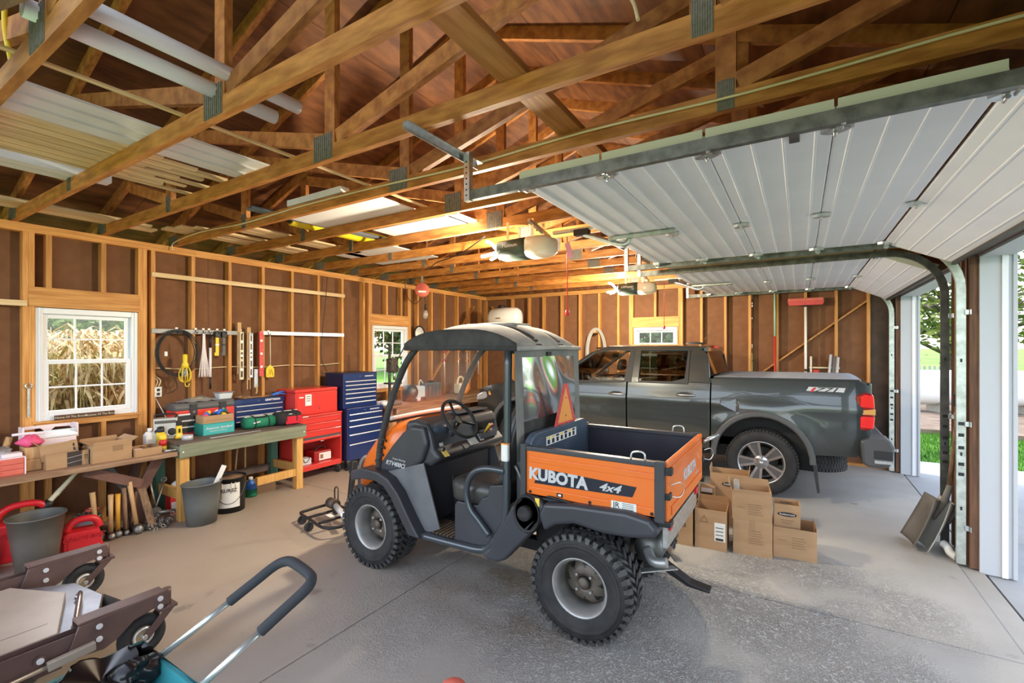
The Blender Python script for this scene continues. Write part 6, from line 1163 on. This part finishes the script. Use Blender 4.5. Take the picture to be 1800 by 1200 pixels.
t = thing('sprayer_tank', 'white plastic sprayer tank high in the far corner above the cab', 'tank', (-4.87, 7.62, 2.081), 10); MB().lathe([(.03,-.33),(.15,-.31),(.2,-.25),(.21,0),(.2,.25),(.15,.31),(.03,.33)], (0,0,.21), 'x', 26).build('tank_shell', 'label_white', t); MB().lathe([(.07,0),(.075,.04),(.05,.055),(0,.056)], (-.08,0,.41), n=16).build('filler_cap', 'black', t); part('tank_label', 'ink_faint', t, (-.12,-.214,.19,-.02,-.209,.215))
# ================================================================ stored on the trusses
ZC0 = ZR+.004
mat('shovel_grey', (.13,.115,.10), (.19,.175,.155), 5, .6); mat('shovel_pale', (.42,.41,.36), rough=.5); mat('mint', (.35,.60,.42), rough=.5); mat('hose_grey', (.38,.37,.34), rough=.5); mat('pvc', (.84, .84, .83), rough=.35); mat('siding_white', (.74, .73, .68), (.82, .81, .77), 4, .45); mat('lath', (.66, .45, .20), (.82, .63, .34), 5, .6, st=(9,.7,9), tone=.12); mat('drywall', (.80, .78, .74), rough=.8); mat('yellow_pipe', (.80, .62, .02), rough=.4); mat('grey_pipe', (.13, .14, .15), rough=.4)
for k, (x, z, r, y0, y1) in enumerate(((-2.17, .085, .034, .50, 1.52), (-2.29, .040, .036, .50, 1.46))): t = MB().cyl((x-.12, y0, ZC0+z), (x-.12, y1, ZC0+z), r, n=20).build('plastic_pipe', 'pvc'); tag(t, ('upper', 'lower')[k]+' white plastic pipe lying across the nearest trusses', 'pipe', 'white pipes on the trusses')
for k in range(3):
    x0 = -3.06-.115*k; b = MB().prism([(x0,.0),(x0-.11,.0),(x0-.11,.012),(x0-.06,.004),(x0-.055,.016),(x0,.014)], .50, 1.92-.03*k); b.v = [(x, y, z+ZC0+.012*(2-k)) for x, y, z in b.v]; t = b.build('siding_strip', 'siding_white'); tag(t, ('first', 'second', 'third')[k]+' strip of white vinyl siding stored on the trusses, counted from the ridge', 'siding', 'siding strips on the trusses')
for k in range(13):
    x0 = -3.44-.052*k; y1 = 1.35+.55*((k*7) % 5)/5; t = MB().bb(x0-.046, .50+.02*(k % 3), ZC0+.004*(k % 2), x0, y1, ZC0+.016+.006*(k % 3)).build('lath_strip', 'lath', None, .002); tag(t, 'narrow pale wooden lath in the bundle on the nearest trusses', 'lath', 'laths on the trusses')
for k, (x, y0, y1) in enumerate(((-4.33,.3,1.35), (-4.44,.3,1.28))): b = MB().prism([(x-.05,.06),(x-.05,0),(x+.05,0),(x+.05,.06),(x+.044,.06),(x+.044,.006),(x-.044,.006),(x-.044,.06)], y0, y1); b.v = [(p, q, r+ZC0) for p, q, r in b.v]; t = b.build('gutter_length', 'siding_white'); tag(t, ('inner', 'outer')[k]+' white gutter length stored near the left wall', 'gutter')
for k, (x, y0, y1, w, z) in enumerate(((-5.55,.3,2.05,.14,0), (-5.70,.3,2.15,.14,0), (-5.60,.5,1.9,.12,.022), (-5.30,2.2,3.6,.15,0), (-5.48,2.15,3.9,.15,0), (-5.20,2.3,3.3,.12,0), (-5.40,2.25,3.5,.14,.024), (-4.9,2.5,4.4,.14,0), (-4.75,2.6,4.0,.13,0))): t = MB().bb(x-w/2, y0, ZC0+z, x+w/2, y1, ZC0+z+.02).build('spare_board', 'pine_y', None, .002); tag(t, 'pale spare board on the trusses, '+('lowest and widest near the corn window','outermost of the near stack by the left wall','on top of the near stack by the left wall','left of the yellow pipe','far left in the second stack','shortest in the second stack','on top of the second stack','farther along toward the reel','inner board of the far stack')[k], 'board', 'spare boards on the trusses')
t = MB().bar((-2.95, .31, 2.965), (-2.26, .47, 2.965), .038, .09).build('plank_end', 'oldwood_x', None, .003); tag(t, 'short weathered plank end at the top left corner of the view', 'plank')
t = MB().bb(-2.745, .5, ZC0, -2.715, 3.9, ZC0+.010).build('long_lath', 'lath'); tag(t, 'single long thin lath running across many trusses beside the ridge', 'lath')
for k, (x0, x1, y0, y1) in enumerate(((-4.05,-2.86,2.45,3.20), (-3.72,-2.62,3.30,3.95), (-5.15,-4.1,3.90,4.75))): t = part('drywall_sheet', 'drywall', None, (x0, y0, ZC0+.022*(k == 9), x1, y1, ZC0+.012)); tag(t, ('large white', 'second white', 'far white')[k]+' panel sheet lying on the trusses above the hanging cord', 'panel')
t = thing('drain_pipe', 'yellow corrugated drain pipe stored on the trusses', 'drain pipe', (-4.28, 2.75, ZC0+.075)); b = MB(); b.lathe([(.072 if k % 2 else .060, .016*k) for k in range(88)], axis='y', n=18); b.build('corrugated_wall', 'yellow_pipe', t); MB().lathe([(0,-.001),(.055,-.001),(.055,-.003),(0,-.003)], axis='y', n=18).build('pipe_bore', 'black', t)
for k, x in enumerate((-4.12,-4.06)): t = MB().cyl((x, 2.25, ZC0+.02), (x+.1, 3.7, ZC0+.02), .018, n=10).build('conduit_pipe', 'grey_pipe'); tag(t, ('left','right')[k]+' dark grey conduit beside the yellow drain pipe', 'conduit')
t = part('sheet_offcut', 'siding_white', None, (-3.72, 2.36, ZC0, -3.02, 2.44, ZC0+.05)); tag(t, 'pale trim offcut lying near the third truss', 'trim offcut')
t = MB().bar((-1.08, .75, ZR+.021), (-1.10, 3.05, ZR+.021), .14, .038).build('lateral_brace', 'lumber_y', None, .003); tag(t, 'flat lengthwise brace board across the tops of the lower chords', 'brace')
for y, r in ((2.39-.019, .0), (1.17, 1)):
    if r == 0: t = MB().tube(smooth([(LW+.14, y-.012, 2.78), (LW+.18, y-.014, 2.86), (-5.2, y-.011, 2.90), (-4.4, y-.011, 2.875), (-3.5, y-.011, 2.895), (-2.6, y-.011, 2.89), (-1.8, y-.011, 2.875), (-1.0, y-.011, 2.895), (-.2, y-.011, 2.88), (.6, y-.011, 2.90), (1.1, y-.011, 2.89)], 5), .007, 6).build('truss_cable', 'cream_cable'); tag(t, 'cream electrical cable stapled along the third truss', 'cable')
t = MB().tube(smooth([(-3.0, .60, 2.98), (-2.93, .58, 2.93), (-2.86, .56, 2.95), (-2.84, .54, 3.05), (-2.80, .53, 3.16)], 5), .010, 6).build('loop_cable', 'yellow'); tag(t, 'yellow cable loop at the top left corner', 'cable')
t = MB().tube(smooth([(-.62, 1.75, 3.16), (-.55, 1.765, 3.06), (-.52, 1.745, 2.96)], 5), .008, 6).build('lamp_cable', 'cream_cable'); tag(t, 'short cream cable end dangling from the roof at top centre', 'cable')
t = thing('cord_reel', 'red extension cord reel with a bulb lamp hanging from a truss', 'cord reel', (-5.02, 5.44, 2.62)); rdir = math.radians(47)
t.rotation_euler = (0, 0, math.radians(42)); MB().lathe([(.0,-.035),(.105,-.035),(.11,-.025),(.11,.025),(.105,.035),(.0,.035)], axis='y', n=28).build('reel_case', 'red_soft', t); part('reel_label', 'label_white', t, (-.06,-.037,-.04,.06,-.035,-.012)); MB().bar((0,0,.08), (0,0,.213), .03, .05, (0,1,0)).build('reel_bracket', 'darksteel', t)
MB().tube(smooth([(.03,0,-.10),(.05,0,-.18),(.05,0,-.24)], 4), .006, 6).build('reel_cord', 'black', t); MB().lathe([(.012,0),(.018,-.02),(.018,-.09)], (.05,0,-.22), n=12).build('lamp_grip', 'black', t); MB().lathe([(.018,-.09),(.034,-.12),(.04,-.17),(.03,-.21),(.0,-.235)], (.05,0,-.22), n=14).build('lamp_guard', 'poly', t); MB().tube(smooth([(0,.0,-.1),(-.12,.2,-.2),(-.25,.25,-.05),(-.28,.3,.2)], 5), .005, 6).build('supply_cord', 'black', t)
t = MB().tube(smooth([(-4.3,4.82,2.82),(-3.9,4.5,2.80),(-3.5,4.3,2.79),(-3.2,4.15,2.80),(-2.6,3.7,2.80)], 6), .006, 6).build('slung_cord', 'black'); tag(t, 'black cord slung under the trusses toward the near opener', 'cord')
# ================================================================ cartons beside the truck
G = 'cardboard boxes on the floor behind the orange bed'
t = carton('open carton at the left end of the floor pile, half hidden by the tailgate', (-.915, 4.235, 0), 2, .25, .26, .325, (('b',.10,8), ('r',.03,20), ('l',.1,15)), group=G); part('side_print', 'ink', t, (-.06,-.002,.16,.07,0,.19)); part('print_gap', 'cardboard', t, (-.05,-.003,.166,.06,-.002,.184)); part('inner_panel', 'cardboard_in', t, (.02,.02,.005,.024,.24,.27))
t = carton('open carton with a white shipping label, second in the front row', (-.648, 4.265, 0), 3, .25, .27, .335, (('b',.05,5),), group=G); part('shipping_label', 'label_white', t, (.03,-.002,.08,.115,0,.235)); [part('label_print', 'ink', t, (.04,-.003,.10+.03*k,.10,-.002,.106+.03*k)) for k in range(4)]; part('bar_code', 'ink', t, (.04,-.003,.086,.10,-.002,.10)); text('triangle_print', '\u25b3', .08, 'ink_faint', t, FX((-.05,-.002,.25)), ext=.0004)
t = carton('closed carton in the middle of the front row', (-.333, 4.318, 0), 7, .290, .27, .285, lid=2, group=G); [part('fine_print', 'ink_faint', t, (-.03,-.002,.10+.02*k,.08-.01*(k % 3),0,.106+.02*k)) for k in range(6)]; part('packing_tape', 'cardboard_in', t, (-.02,-.002,.20,.02,0,.286))
t = carton('open carton stacked on the closed middle carton', (-.338, 4.316, .29), 7, .292, .27, .235, (('b',.05,3), ('l',.06,25), ('f',.012,-10)), group=G); [part('fine_print', 'ink_faint', t, (-.03,-.002,.05+.02*k,.08-.01*(k % 3),0,.055+.02*k)) for k in range(5)]; part('box_print', 'ink_faint', t, (-.11,-.002,.10,-.05,0,.105)); part('bubble_wrap', 'poly', t, (-.135,.01,.20,-.09,.20,.285), bevel=.01)
t = carton('wide low open carton at the right end of the front row', (-.035, 4.42, 0), 4, .305, .28, .245, (('r',.03,-5),), group=G); [part('fine_print', 'ink_faint', t, (-.02,-.002,.09+.02*k,.08-.01*(k % 3),0,.095+.02*k)) for k in range(5)]; part('box_print', 'ink_faint', t, (-.12,-.002,.14,-.06,0,.145))
t = carton('narrow open carton with dark oval logo standing inside the right-hand carton', (-.09, 4.47, .02), 4, .19, .17, .40, group=G); MB().prism([(.070*math.cos(a), .32+.018*math.sin(a)) for a in [2*PI*k/20 for k in range(20)]], -.003, 0).build('logo_oval', 'ink', t); text('logo_lettering', 'Rubbermaid', .020, 'label_white', t, FX((0,-.004,.32)), sx=1.1); [part('fine_print', 'ink_faint', t, (-.05+.01*k,-.002,.27-.014*k,.05-.01*k,0,.275-.014*k)) for k in range(3)]; text('inside_print', 'ELLIOTT', .022, 'ink', t, FX((0,.163,.37)))
t = carton('tall carton with an oval logo standing against the truck wheel', (-.58, 4.92, 0), 4, .34, .24, .50, (('l',.05,4), ('r',.05,6)), group=G); MB().prism([(.01+.075*math.cos(a), .40+.022*math.sin(a)) for a in [2*PI*k/20 for k in range(20)]], -.003, 0).build('logo_oval', 'ink', t); text('logo_lettering', 'Rubbermaid', .024, 'label_white', t, FX((.01,-.004,.40))); part('red_flap_edge', 'smv_red', t, (.166,.0,.38,.172,.12,.50))
t = carton('tall carton with raised flaps behind the left end of the pile', (-1.00, 4.66, 0), 3, .30, .28, .40, (('l',.16,4), ('r',.17,2), ('b',.16,6)), group=G); part('divider', 'cardboard_in', t, (-.02,.01,.005,-.015,.27,.36))
t = carton('small carton between the tall cartons', (-.76, 4.78, 0), 3, .13, .12, .38, lid=True, group=G); part('bottle_print', 'ink', t, (-.05,-.002,.26,.05,0,.33)); part('bottle_band', 'label_white', t, (-.05,-.002,.335,.05,0,.375))
# ================================================================ by the door post
for k, (dx, dy, m, rz) in enumerate(((.0,.0,'pail_dark',20), (.085,-.06,'uv_grey',14))):
    t = thing('grain_shovel', ('front', 'rear')[k]+' scoop shovel leaning on the post between the doors', 'shovel', (.87+dx, 5.20+dy, .01), 0, 'scoop shovels by the door post')
    def sc(u, v):
        s = (v-.5)*2; P = Vector((-.02, 0, 0))+u*Vector((.20, -.02, .40))+(v*(1-.30*u**2)+.15*u**2)*Vector((-.03, .36, 0)); P += Vector((-.9, -.08, .41))*(.065*s*s*(1-.35*(1-u))+.03*u*u); return tuple(P-Vector((0, .06, 0)))
    b = MB().grid(sc, 12, 14); b.build('scoop_blade', 'shovel_grey' if k == 0 else 'shovel_pale', t, solid=.006); M = Matrix.Identity(4)
    p0 = Vector((.10, .10, .24)); MB().tube([p0, (.175, .085, .42), (.205, .06, .56)], [.016,.026,.02], 10).build('socket', 'shovel_grey', t); MB().tube([(.20, .065, .54), (.212, -.03, .92), (.215, -.09, 1.12)], .017, 10).build('handle', 'oldwood_z', t); MB().tube(smooth([(.215,-.13,1.16),(.215,-.09,1.11),(.215,-.05,1.16)], 4), .012, 8).build('grip_fork', 'darksteel', t); MB().cyl((.215,-.13,1.17), (.215,-.05,1.17), .014).build('grip_bar', 'oldwood_z', t)
t = thing('gutter_elbow', 'white downspout elbow lying at the foot of the post', 'downspout', (1.045, 5.10, .03), -60); b = MB().tube(smooth([(-.07,0,.07),(-.03,0,.055),(.0,0,.02),(.06,0,.01)], 4), .032, 8); b.build('elbow', 'siding_white', t)
t = MB().tube(smooth([(RX0-.004,5.30,2.0),(RX0-.008,5.31,1.7),(RX0-.004,5.29,1.5),(RX0-.008,5.30,1.3),(RX0-.01,5.31,1.05)], 5), .004, 5).build('door_switch_wire', 'cream_cable'); tag(t, 'thin cream wire hanging on the post between the doors', 'wire')
t = thing('door_sensor', 'small dark safety sensor on the post between the doors', 'sensor', (RX0-.02, 5.30, 1.28)); part('sensor_body', 'black', t, (-.012,-.02,-.05,.018,.02,.05), bevel=.006); MB().cyl((-.012,0,.02), (-.02,0,.02), .01, n=10).build('sensor_eye', 'red', t)
# ================================================================ back wall
t = thing('push_broom', 'push broom with red bristles hung head-up on the back wall', 'broom', (.075, B0-.03, 0)); MB().cyl((0,-.01,.75), (0,-.01,2.36), .016, n=12).build('broom_handle', 'label_white', t); part('broom_block', 'red_soft', t, (-.23,-.045,2.42,.23,.02,2.475), bevel=.015); MB().prism([(-.235,2.425),(.235,2.425),(.215,2.365),(-.215,2.365)], -.05, .022).build('bristles', 'smv_red', t); MB().cyl((0,-.01,2.34), (0,-.01,2.40), .024, n=12).build('broom_socket', 'black', t); part('handle_joint', 'black', t, (-.018,-.028,1.36,.018,.008,1.40), bevel=.005)
t = thing('two_tone_pole', 'green and red pole leaning on a back wall stud', 'pole', (-.335, B0-.02, 0)); MB().cyl((0,0,.0), (0,0,1.9), .013, n=10).build('pole_lower', 'red', t); MB().cyl((0,0,1.9), (0,0,2.6), .013, n=10).build('pole_upper', 'mint', t)
for k in range(3): t = MB().cyl((.27+.05*k, B0-.19-.01*k, .0), (.39+.045*k, B0-.05, 1.62-.02*k), .018, n=12).build('metal_pipe', 'drawer_pull' if k != 1 else 'grey_pipe'); tag(t, ('leftmost bright', 'dark middle', 'rightmost bright')[k]+' pipe leaning between the studs on the back wall', 'pipe', 'pipes leaning on the back wall')
t = thing('peg_rail', 'thin cream rod on two pegs across the back wall studs', 'rod', (0, B0-.02, 1.42)); MB().cyl((.12,0,0), (.50,0,0), .012, n=10).build('rod', 'spout', t); part('peg', 'spout', t, (.13,-.02,-.14,.155,.018,.17)); part('red_cap', 'red', t, (.17,-.03,-.08,.24,.01,-.03), bevel=.008)
t = thing('garden_hose', 'grey garden hose coil hung on a back wall stud', 'hose', (-3.29, B0-.035, 0))
for k in range(5): r = .155+.012*k; MB().tube(smooth([(r*math.sin(q), -.012*(k % 3), 1.62+(r+.27)*math.cos(q)*(1 if math.cos(q) > 0 else 1.6)) for q in [2*PI*j/16 for j in range(16)]], 3, True), .011, 7, closed=True).build('hose_loop', 'hose_grey', t)
part('hose_peg', 'lumber_y', t, (-.02,-.06,2.0,.02,.03,2.03))
# ================================================================ floor jack in front of the vehicle
t = thing('floor_dolly', 'low black wheeled hitch carrier lying on the floor ahead of the front wheel', 'wheeled carrier', (-3.86, 2.93, 0), -8)
fr_ = smooth([(-.30,-.12,.10),(-.27,-.19,.10),(-.05,-.21,.10),(.30,-.21,.10),(.34,.15,.10),(.0,.17,.10),(-.26,.15,.10),(-.31,.08,.10)], 4, True); MB().tube(fr_, .014, 7, closed=True).build('frame_loop', 'blacksteel', t); MB().tube([(-.1,-.21,.10),(-.1,.17,.10)], .012, 6).build('cross_bar', 'blacksteel', t); MB().tube([(.12,-.21,.10),(.12,.17,.10)], .012, 6).build('cross_bar', 'blacksteel', t)
for x, y in ((-.24,-.19),(-.02,-.235),(.28,.17),(-.24,.17)): MB().cyl((x-.012,y,.042), (x+.012,y,.042), .042, n=16).build('wheel', 'rubber', t); MB().tube([(x,y,.05),(x,y,.10)], .010, 6).build('wheel_stem', 'blacksteel', t)
MB().cyl((-.16,.05,.17), (-.04,.05,.17), .05, n=16).build('roller_head', 'iron', t); MB().tube([(-.05,.05,.16),(.30,-.05,.16)], .028, 10).build('ram', 'drawer_pull', t); MB().tube(smooth([(-.15,.10,.18),(-.15,.10,.30),(-.09,.10,.31),(-.09,.10,.19)], 4), .008, 6).build('lift_loop', 'iron', t)
MB().bar((.12,.10,.16), (.02,.20,.48), .05, .045, (0,1,0)).build('lever_arm', 'blacksteel', t, .006); MB().bar((.02,.20,.46), (.0,.22,.58), .07, .06, (0,1,0)).build('lever_grip', 'black', t, .01); MB().bar((.12,.10,.17), (.32,.2,.26), .05, .05).build('pivot_link', 'iron', t, .006); part('maker_label', 'label_white', t, (.0,-.08,.112,.09,-.03,.115)); MB().tube(smooth([(.1,.1,.2),(.2,.16,.26),(.3,.12,.24)], 4), .03, 8).build('cylinder', 'drawer_pull', t)
# ================================================================ left foreground
mat('brown_steel', (.105, .062, .055), (.15, .09, .078), 5, .45, .2); mat('tray_steel', (.36, .31, .26), (.46, .405, .35), 3, .4, .4); mat('tray_blue', (.20,.20,.225), (.30,.30,.33), 6, .3, .6); mat('wagon_teal', (.03, .23, .27), (.05, .30, .33), 4, .4); mat('wagon_dark', (.03, .06, .045), (.06, .09, .06), 4, .6); mat('trash_film', (.012, .009, .010), rough=.24); mat('dead_leaf', (.40, .22, .06), (.60, .38, .14), 9, .8); mat('tube_silver', (.62, .66, .64), rough=.25, metal=.7); mat('foam', (.030, .033, .04), rough=.8); mat('wheel_tan', (.45, .33, .18), rough=.5)
t = thing('folding_carriage', 'brown steel folding carriage on rubber casters with a flat metal box between its rails', 'carriage', (0, 0, 0))
def rail(x, ye):
    r = MB().prism([(x-.035,.16),(x+.035,.16),(x+.035,.285),(x+.03,.285),(x+.03,.165),(x-.03,.165),(x-.03,.285),(x-.035,.285)], -.6, ye-.32).build('side_rail', 'brown_steel', t)
    MB().prism([(ye-.36,.16),(ye-.42,.20),(ye-.38,.315),(ye,.335),(ye+.02,.32),(ye+.02,.25),(ye-.06,.255),(ye-.15,.235),(ye-.23,.17),(ye-.28,.15)], x+.036, x+.048, 'x').build('rail_gusset', 'brown_steel', r, .004); MB().bb(x-.05,ye-.38,.318,x+.047,ye,.33).build('rail_cap', 'brown_steel', r, .003); MB().bb(x-.05,ye-.38,.27,x-.042,ye,.322).build('rail_gusset', 'brown_steel', r, .002)
    for y, z in ((ye-.30,.28),(ye-.30,.215),(ye-.03,.30),(ye-.03,.255),(ye-.52,.225)): MB().cyl((x+.047,y,z), (x+.055,y,z), .014, n=12).build('bolt_head', 'drawer_pull', r); MB().cyl((x+.046,y,z), (x+.049,y,z), .022, n=12).build('bolt_washer', 'brown_steel', r)
    MB().cyl((x,ye+.02,.225), (x,ye+.02,.325), .022, n=14).build('swivel_post', 'brown_steel', r); yw = ye-.10
    w = MB().lathe([(.055,-.024),(.09,-.03),(.108,-.022),(.115,0),(.108,.022),(.09,.03),(.055,.024)], (x,yw,.115), 'x', 30, loop=True).build('caster_tire', 'rubber', t); MB().lathe([(.0,-.022),(.05,-.022),(.06,0),(.05,.022),(.0,.022)], (x,yw,.115), 'x', 24).build('caster_hub', 'wheel_tan', w); MB().lathe([(.046,.022),(.05,.029),(.04,.031),(.034,.022)], (x,yw,.115), 'x', 20, loop=True).build('hub_ring', 'drawer_pull', w)
    for s in (-1, 1): MB().bar((x+s*.040, ye+.03, .235), (x+s*.040, yw, .105), .006, .040, (0,1,0)).build('caster_fork', 'brown_steel', w)
    MB().bb(x-.045,ye-.03,.218,x+.045,ye+.06,.236).build('caster_plate', 'brown_steel', w, .004); MB().cyl((x-.05,yw,.115), (x+.05,yw,.115), .012, n=10).build('axle_bolt', 'steel', w)
rail(-4.20, 1.27); rail(-3.13, 1.22)
part('cross_member', 'brown_steel', t, (-4.16,.70,.10,-3.17,.80,.16), bevel=.004); MB().cyl((-3.66,1.10,.17), (-3.46,1.13,.17), .032, n=14).build('rubber_bumper', 'rubber', t)
bx = MB().prism([(-4.12,-.55),(-4.12,.86),(-3.95,1.06),(-3.62,1.10),(-3.36,1.0),(-3.22,.88),(-3.22,-.55)], .17, .215, 'z').build('metal_box', 'tray_blue', t, .006); MB().prism([(-4.10,-.55),(-4.10,.80),(-3.74,.96),(-3.24,.80),(-3.24,-.55)], .216, .255, 'z').build('box_lid', 'tray_steel', bx, .004)
MB().tube(smooth([(-3.66,.99,.225),(-3.65,1.0,.25),(-3.31,.89,.25),(-3.30,.88,.225)], 4), .014, 8, flat=1.3).build('box_handle', 'chrome', bx); part('lid_label', 'spout', bx, (-4.02,.60,.256,-3.88,.66,.257)); part('lid_seam', 'brown_steel', bx, (-3.40,-.5,.2552,-3.395,.8,.2556))
MB().tube([(-3.055,-.5,.13), (-3.065,.45,.175), (-3.065,.72,.19)], .010, 8).build('pull_rod', 'tray_steel', t); MB().bar((-3.065,.72,.19), (-3.065,.90,.20), .03, .045).build('rod_clevis', 'tray_steel', t, .006); part('lower_tube', 'brown_steel', t, (-2.97,-.6,.04,-2.88,.62,.12), bevel=.006); MB().bar((-2.93,.50,.13), (-2.90,.60,.20), .05, .05).build('cracked_block', 'hickory', t, .006)
t = thing('garden_wagon', 'teal tub garden wagon with a U-shaped silver and foam handle', 'garden wagon', (0,0,0))
X0, X1, Yf, Yb, Zr = -2.50, -1.86, .90, -.40, .40
b = MB(); k = .006
b.rings([[(X0+.05,Yb+.05,.16),(X1-.05,Yb+.05,.16),(X1-.05,Yf-.07,.16),(X0+.05,Yf-.07,.16)], [(X0,Yb,Zr),(X1,Yb,Zr),(X1,Yf,Zr),(X0,Yf,Zr)], [(X0+.015,Yb+.015,Zr),(X1-.015,Yb+.015,Zr),(X1-.015,Yf-.015,Zr),(X0+.015,Yf-.015,Zr)], [(X0+.06,Yb+.06,.175),(X1-.06,Yb+.06,.175),(X1-.06,Yf-.08,.175),(X0+.06,Yf-.08,.175)]], sm=False); b.build('tub', 'wagon_teal', t)
MB().tube([(X0,Yb,Zr),(X1,Yb,Zr),(X1,Yf,Zr),(X0,Yf,Zr)], .012, 6, closed=True).build('rim_bead', 'wagon_teal', t)
for x in (X0+.06, X1-.06):
    for y in (Yb+.2, Yf-.22): MB().lathe([(.04,-.02),(.09,-.025),(.1,0),(.09,.025),(.04,.02)], (x,y,.10), 'x', 24).build('wagon_wheel', 'rubber', t)
L_, R_ = Vector((-2.30,.93,.43)), Vector((-1.94,.885,.43)); Lt, Rt = Vector((-2.045,1.235,.72)), Vector((-1.735,1.18,.72)); ap = (Lt-L_).normalized()*.07
path = smooth([L_.lerp(Lt,.55), L_.lerp(Lt,.8), Lt, Lt*.92+Rt*.08+ap*.6, Lt*.75+Rt*.25+ap*.85, Lt*.25+Rt*.75+ap*.85, Lt*.08+Rt*.92+ap*.6, Rt, R_.lerp(Rt,.8), R_.lerp(Rt,.55)], 6); MB().tube(path, .022, 12).build('foam_grip', 'foam', t)
MB().tube([L_-Vector((.03,.05,.04)), L_.lerp(Lt,.56)], .0135, 10).build('handle_tube', 'tube_silver', t); MB().tube([R_-Vector((.03,.05,.04)), R_.lerp(Rt,.56)], .0135, 10).build('handle_tube', 'tube_silver', t)
rn = random.Random(21)
def bagf(u, v):
    a = u*2*PI; r = .145*(1-.05*v)+.024*math.sin(a*3+v*5)+.014*math.sin(a*7-v*9)+.008*math.sin(a*13+v*17)+.006*math.sin(a*23+v*31)+.005*math.sin(a*5-v*43); return (-2.33+r*math.cos(a)*.95*(1-.75*max(0, v-.75)/.25*.5), .70+r*math.sin(a)*1.1, .18+.29*v+.018*math.sin(a*4)*v)
t = thing('trash_bag', 'crumpled glossy black plastic bag stuffed in the teal wagon', 'bag', (0,0,0)); b = MB().grid(bagf, 90, 36); b.build('bag_film', 'trash_film', t, sub=1); MB().grid(lambda u, v: (-2.33+.11*v*math.cos(u*2*PI)*.8, .70+.12*v*math.sin(u*2*PI), .47-.06*(1-v)+.014*math.sin(u*25)*v), 40, 5).build('bag_mouth', 'trash_film', t)
b = MB()
for k in range(260):
    c = Vector((rn.uniform(X0+.1, X1-.1), rn.uniform(-.1, Yf-.12), .18+abs(rn.gauss(0,.02)))); d = Euler((rn.gauss(0,.5), rn.gauss(0,.5), rn.random()*6)).to_matrix(); b.add([c+d @ Vector(p) for p in ((-.03,0,0),(0,.012,.004),(.03,0,0),(0,-.012,.004))], [(0,1,2,3)])
t = b.build('dry_leaves', 'dead_leaf'); tag(t, 'dry tan leaves in the bottom of the teal wagon', 'leaves', kind='stuff')
t = thing('red_pail', 'small red rounded lid just showing at the bottom edge of the view', 'pail', (-1.10, 1.36, -.0)); MB().lathe([(.0,0),(.05,0),(.055,.36),(.058,.43),(.045,.46),(.02,.475),(.0,.477)], n=24).build('pail_body', 'red_soft', t)
